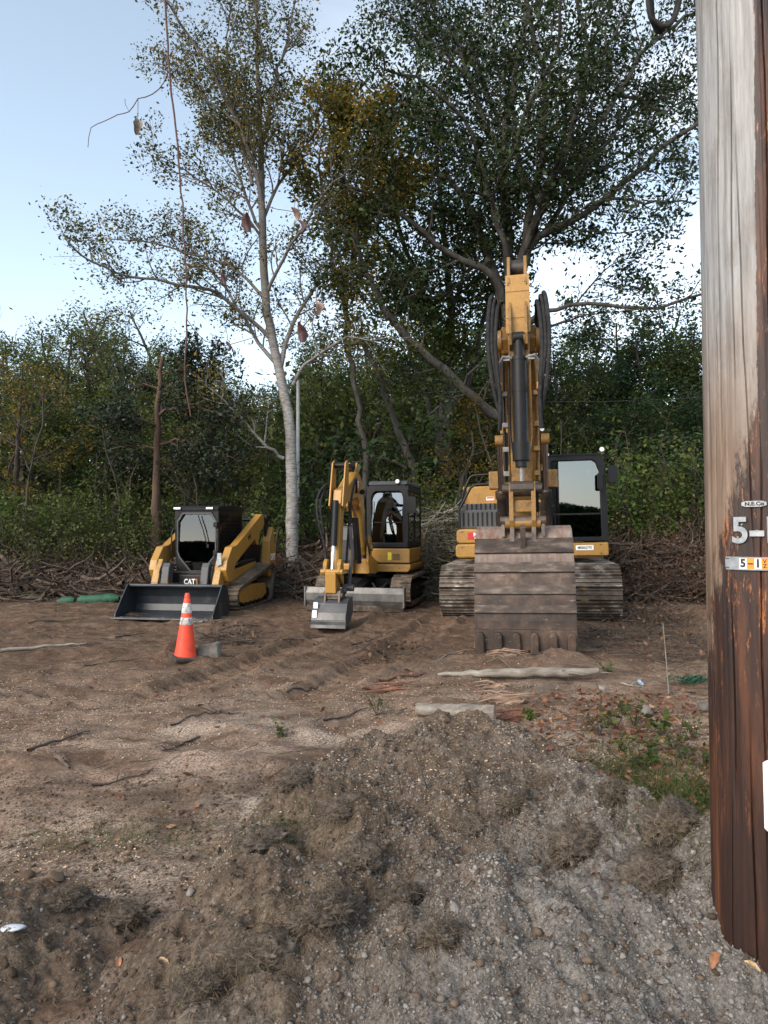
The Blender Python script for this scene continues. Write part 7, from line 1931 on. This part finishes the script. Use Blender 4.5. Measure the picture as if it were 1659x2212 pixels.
# ================================================================== weeds, grass, fallen leaves
GRASS = leafmat('grass_blade', [(0.0, (0.035, 0.055, 0.012)), (0.5, (0.075, 0.11, 0.025)), (0.85, (0.13, 0.17, 0.05)), (1.0, (0.25, 0.22, 0.11))], .35)
x = np.concatenate([rng.normal(2.0, .38, 5200), rng.normal(1.75, .3, 2500)]); y = np.concatenate([rng.normal(4.05, .30, 5200), rng.normal(4.45, .3, 2500)])
k = (pile_h(x, y) < base_h(x, y)) & (x > 1.25); x, y = x[k], y[k]
V, F, A = fibres(0, x, y, base_h, .05, .12, .0035, .0, .3, upness=1.0)
tag(link('grass', np_mesh('grass', V, F, A), GRASS), 'short green grass between the dirt heap and the pole', 'grass', kind='stuff')
x, y = rng.normal(-1.35, .35, 900), rng.normal(3.55, .12, 900)
V, F, A = fibres(0, x, y, top_h, .03, .08, .0022, .0, .4, upness=.7)
x, y = rng.normal(1.35, .16, 900), rng.normal(3.0, .14, 900)
V2, F2, A2 = fibres(0, x, y, top_h, .03, .08, .0022, .0, .4, upness=.8)
V3, F3, A3 = fibres(0, rng.normal(-.5, .12, 500), rng.normal(3.1, .1, 500), top_h, .03, .07, .002, .0, .4, upness=.8)
tag(link('grass_tufts', np_mesh('grass_tufts', np.concatenate([V, V2, V3]), np.concatenate([F, F2 + len(V), F3 + len(V) + len(V2)]), np.concatenate([A, A2, A3]) * .6 + .5), GRASS), 'sparse dry grass tufts on the heap and its edge', 'grass', kind='stuff')
def weed(px, py, s, m, label, seed, n=26, lf=.035):
    rg = np.random.default_rng(seed); p = np.array(ground_at(px, py)); t = Tubes(); C = []
    for k in range(6):
        a = rg.uniform(0, 6.28); e = np.array([math.cos(a) * s * .6, math.sin(a) * s * .5, s * rg.uniform(.6, 1.1)])
        t.add(np.array([[0, 0, -.02], e * .5 + np.array([0, 0, .1 * s]), e]), np.array([.003, .0025, .001]), 4)
        C.append(np.array([e * q for q in rg.uniform(.35, 1.05, n // 6 + 1)]) + rg.normal(0, .016, (n // 6 + 1, 3)))
    r = empty('weed_plant', tuple(p), label=label, cat='weed'); link('stem', t.mesh('stem'), BARKD, r)
    V, F = leaf_quads(rg, np.concatenate(C), lf, .75, .0, .55); link('leaves', np_mesh('leaves', V, F, rg.random(len(F))), m, r)
WD = [(1290, 1590, .14, L_MID, 'dark green bramble sprout at the left of the weeds'), (1330, 1575, .16, L_MID, 'green bramble with broad leaves behind the heap', 20, .06), (1370, 1570, .16, L_BRI, 'light green weed with yellowing leaves'), (1425, 1590, .17, L_MID, 'tall broad leafed weed in the middle of the patch', 18, .065),
      (1345, 1625, .13, L_MID, 'bushy mint green weed right behind the heap crest'), (1400, 1630, .12, L_BRI, 'low clump of small bright leaves'), (1455, 1620, .12, L_MID, 'green weed left of the bright one'), (1500, 1600, .15, L_BRI, 'bright green weed touching the pole on its left'), (1480, 1650, .12, L_MID, 'weed with long leaves near the pole'),
      (1420, 1660, .10, L_BRI, 'small pale green weed above the grass'), (1375, 1665, .10, L_MID, 'small dark weed at the grass edge'), (1310, 1455, .08, L_BRI, 'tiny green fern sprout by the fallen trunk'), (1145, 1556, .07, L_BRI, 'small yellow green sprout beside the cut log'), (612, 1592, .08, L_OLV, 'little pale sprout on the sawdust'),
      (815, 1545, .16, L_OLV, 'low olive shrub at the left of the heap crest', 60, .03), (1345, 1545, .14, L_MID, 'dark weed in front of the round stone'), (1520, 1655, .10, L_MID, 'small weed hidden beside the pole')]
for k, w in enumerate(WD): weed(w[0], w[1], w[2] * 1.15, w[3], w[4], 500 + k, *(w[5:] if len(w) > 5 else (48, .032)))
FALL = leafmat('fallen_leaf', [(0.0, (0.07, 0.03, 0.018)), (0.4, (0.18, 0.075, 0.04)), (0.75, (0.30, 0.16, 0.09)), (1.0, (0.42, 0.30, 0.18))], .15, .2)
x = rng.uniform(.9, 3.4, 2600); y = rng.uniform(3.8, 6.6, 2600); k = (rng.random(2600) < np.exp(-((x - 2.0) / .9) ** 2) * .9) & (pile_h(x, y) < base_h(x, y)); x, y = x[k], y[k]
x2, y2 = rng.uniform(-4, 4, 260), rng.uniform(3.4, 9, 260); x, y = np.concatenate([x, x2]), np.concatenate([y, y2])
V, F = leaf_quads(rng, np.stack([x, y, top_h(x, y) + .012], -1), rng.uniform(.035, .075, len(x)), .6, 0, .7)
tag(link('leaf_litter', np_mesh('leaf_litter', V, F, rng.random(len(F))), FALL), 'brown fallen leaves littering the soil behind the heap', 'leaves', kind='stuff')
def curled_leaf(name, p, L, w_, m, label, rot, seed, curl=.5, parent=None, cat='leaf'):
    rg = np.random.default_rng(seed); n, k = 9, 5; vs = []; fs = []
    for i in range(n):
        t_ = i / (n - 1); ww = w_ * math.sin(math.pi * min(1, .06 + t_ * .92)) ** .7 * (1 + .22 * math.sin(i * 2.4))
        for j in range(k):
            u = (j / (k - 1) - .5) * 2; vs.append((u * ww / 2 * (1 - .25 * abs(u) * curl), (t_ - .5) * L, abs(u) ** 1.5 * ww * curl * .5 + .18 * L * curl * math.sin(t_ * 3.1) + rg.normal(0, .03 * w_)))
    for i in range(n - 1):
        for j in range(k - 1): fs.append((i * k + j, i * k + j + 1, (i + 1) * k + j + 1, (i + 1) * k + j))
    me = bpy.data.meshes.new(name); me.from_pydata(vs, [], fs); me.update()
    o = link(name, me, m, parent, p, True); o.rotation_euler = rot
    sl = o.modifiers.new('thick', 'SOLIDIFY'); sl.thickness = .0006
    sb2 = o.modifiers.new('smooth', 'SUBSURF'); sb2.levels = 1; sb2.render_levels = 1
    if label: tag(o, label, cat)
    return o
LO = basic('orange_leaf', [(0.3, (0.30, 0.09, 0.015)), (0.6, (0.62, 0.26, 0.03))], 40, .5, 0, .4, .003, 60)
LB = basic('brown_leaf', [(0.3, (0.16, 0.06, 0.03)), (0.6, (0.33, 0.15, 0.07))], 40, .6, 0, .4, .003, 60)
LT = basic('tan_leaf', [(0.3, (0.30, 0.17, 0.08)), (0.6, (0.50, 0.33, 0.17))], 40, .6, 0, .4, .003, 60)
for k, (px, py, L, w_, m, lb) in enumerate([(1022, 1722, .05, .03, LO, 'bright orange leaf near the crest of the heap'), (390, 2050, .032, .022, LB, 'small red brown leaf in the lower left gravel'), (258, 2088, .035, .024, LB, 'dark brown leaf lying far down on the left'),
        (355, 2092, .045, .018, LT, 'tan folded leaf in the lower left'), (683, 2008, .045, .014, LB, 'narrow rust coloured leaf standing in the sod'), (1383, 1895, .045, .018, LT, 'pale holed leaf by the right hand sod'), (1108, 1865, .035, .012, LO, 'thin orange leaf in the centre of the heap'),
        (1120, 1790, .03, .018, LT, 'little tan leaf right of the centre'), (1545, 2085, .07, .035, LB, 'big brown leaf at the foot of the pole'), (1625, 2115, .055, .028, LT, 'tan leaf beside the big brown leaf'), (250, 1822, .03, .02, LB, 'small brown leaf above the left bank'), (370, 1755, .035, .025, LT, 'yellow tan leaf on the sawdust'),
        (468, 1722, .03, .022, LT, 'pale leaf behind the left end of the heap'), (1282, 1893, .03, .012, LB, 'thin brown leaf on the right of the heap'), (1440, 1925, .03, .014, LB, 'dark leaf tucked under the right sod')]):
    p = ground_at(px, py); curled_leaf('fallen_leaf', (p[0], p[1], p[2] + .012), L, w_, m, lb, (R(25), R(rr2.uniform(-25, 25)), rr2.uniform(0, 6)), 600 + k)

# ================================================================== hanging vine with dry leaves, close to the camera
VN = basic('vine_bark', [(0.3, (0.04, 0.018, 0.014)), (0.6, (0.10, 0.045, 0.033))], 60, .8, 0, .5, .001, 300)
DV = 2.1
VR = empty('hanging_vine', at(355, 0, DV), label='thin red brown vine hanging down in front of the birch', cat='vine')
vo = np.array(VR.location)
def vpath(pts, r, name, d=0.0, jit=.0015):
    P_ = smooth_path([np.array(at(a, b__, DV + d)) - vo for a, b__ in pts], .03, np.random.default_rng(len(pts)), jit)
    MB().tube([tuple(q) for q in P_], list(np.linspace(r, r * .6, len(P_))), 7).build(name, VN, VR, smooth=True)
vpath([(340, -160), (355, 0), (362, 100), (368, 180), (378, 270), (388, 370), (396, 480), (400, 560), (403, 640), (404, 720), (398, 790), (404, 850), (412, 900)], .0036, 'main_stem')
vpath([(366, 150), (353, 178), (330, 205), (298, 214), (279, 243), (254, 247), (225, 263), (197, 276), (190, 318)], .0017, 'side_twig', .0, .0008)
vpath([(298, 214), (298, 240), (297, 258)], .0011, 'leaf_stalk', 0, .0)
vpath([(270, 214), (271, 226), (279, 240)], .0010, 'tendril', 0, .0)
vpath([(392, 378), (440, 392), (500, 415), (560, 440), (600, 452), (637, 458)], .0016, 'side_twig', .05)
vpath([(400, 570), (440, 580), (500, 600), (575, 645), (640, 655), (680, 660)], .0016, 'side_twig', .05)
vpath([(404, 690), (440, 735), (488, 745), (560, 725), (645, 705)], .0014, 'side_twig', .08)
LR = basic('maroon_dry_leaf', [(0.3, (0.025, 0.010, 0.010)), (0.6, (0.075, 0.028, 0.025))], 40, .7, 0, .5, .002, 90)
LP = basic('pale_dry_leaf', [(0.3, (0.15, 0.09, 0.065)), (0.6, (0.30, 0.205, 0.155))], 40, .7, 0, .5, .002, 90)
LK = basic('grey_brown_dry_leaf', [(0.3, (0.05, 0.036, 0.028)), (0.6, (0.24, 0.19, 0.15))], 40, .7, 0, .5, .002, 90)
for k, (px, py, L, w_, m, rx, rz) in enumerate([(298, 277, .055, .036, LK, 80, 20), (536, 480, .060, .045, LR, 75, 200), (635, 463, .045, .032, LP, 60, 150), (645, 490, .048, .034, LR, 85, 100), (484, 598, .048, .022, LR, 80, 200), (682, 667, .055, .036, LP, 70, 40), (648, 718, .065, .046, LR, 85, 170), (489, 750, .030, .024, LR, 70, 90)]):
    q = np.array(at(px, py, DV + (.05 if k else 0))) - vo
    if k:
        s0 = q + np.array([.0, 0, L * .45]); MB().tube([tuple(s0), tuple(s0 + np.array([.004, 0, .02])), tuple(s0 + np.array([-.004, .004, .05]))], [.0008, .0009, .0012], 5).build('leaf_stalk', VN, VR, smooth=True)
    o_l = curled_leaf('dry_leaf', tuple(q), L, w_, m, None, (R(rx), R(10), R(rz)), 700 + k, 1.0, VR)
    if k in (0, 2, 5): o_l['label'] = ['grey brown crumpled leaf hanging against the sky', '', 'pale curled leaf behind a maroon one', '', '', 'pale pinkish curled leaf'][k]
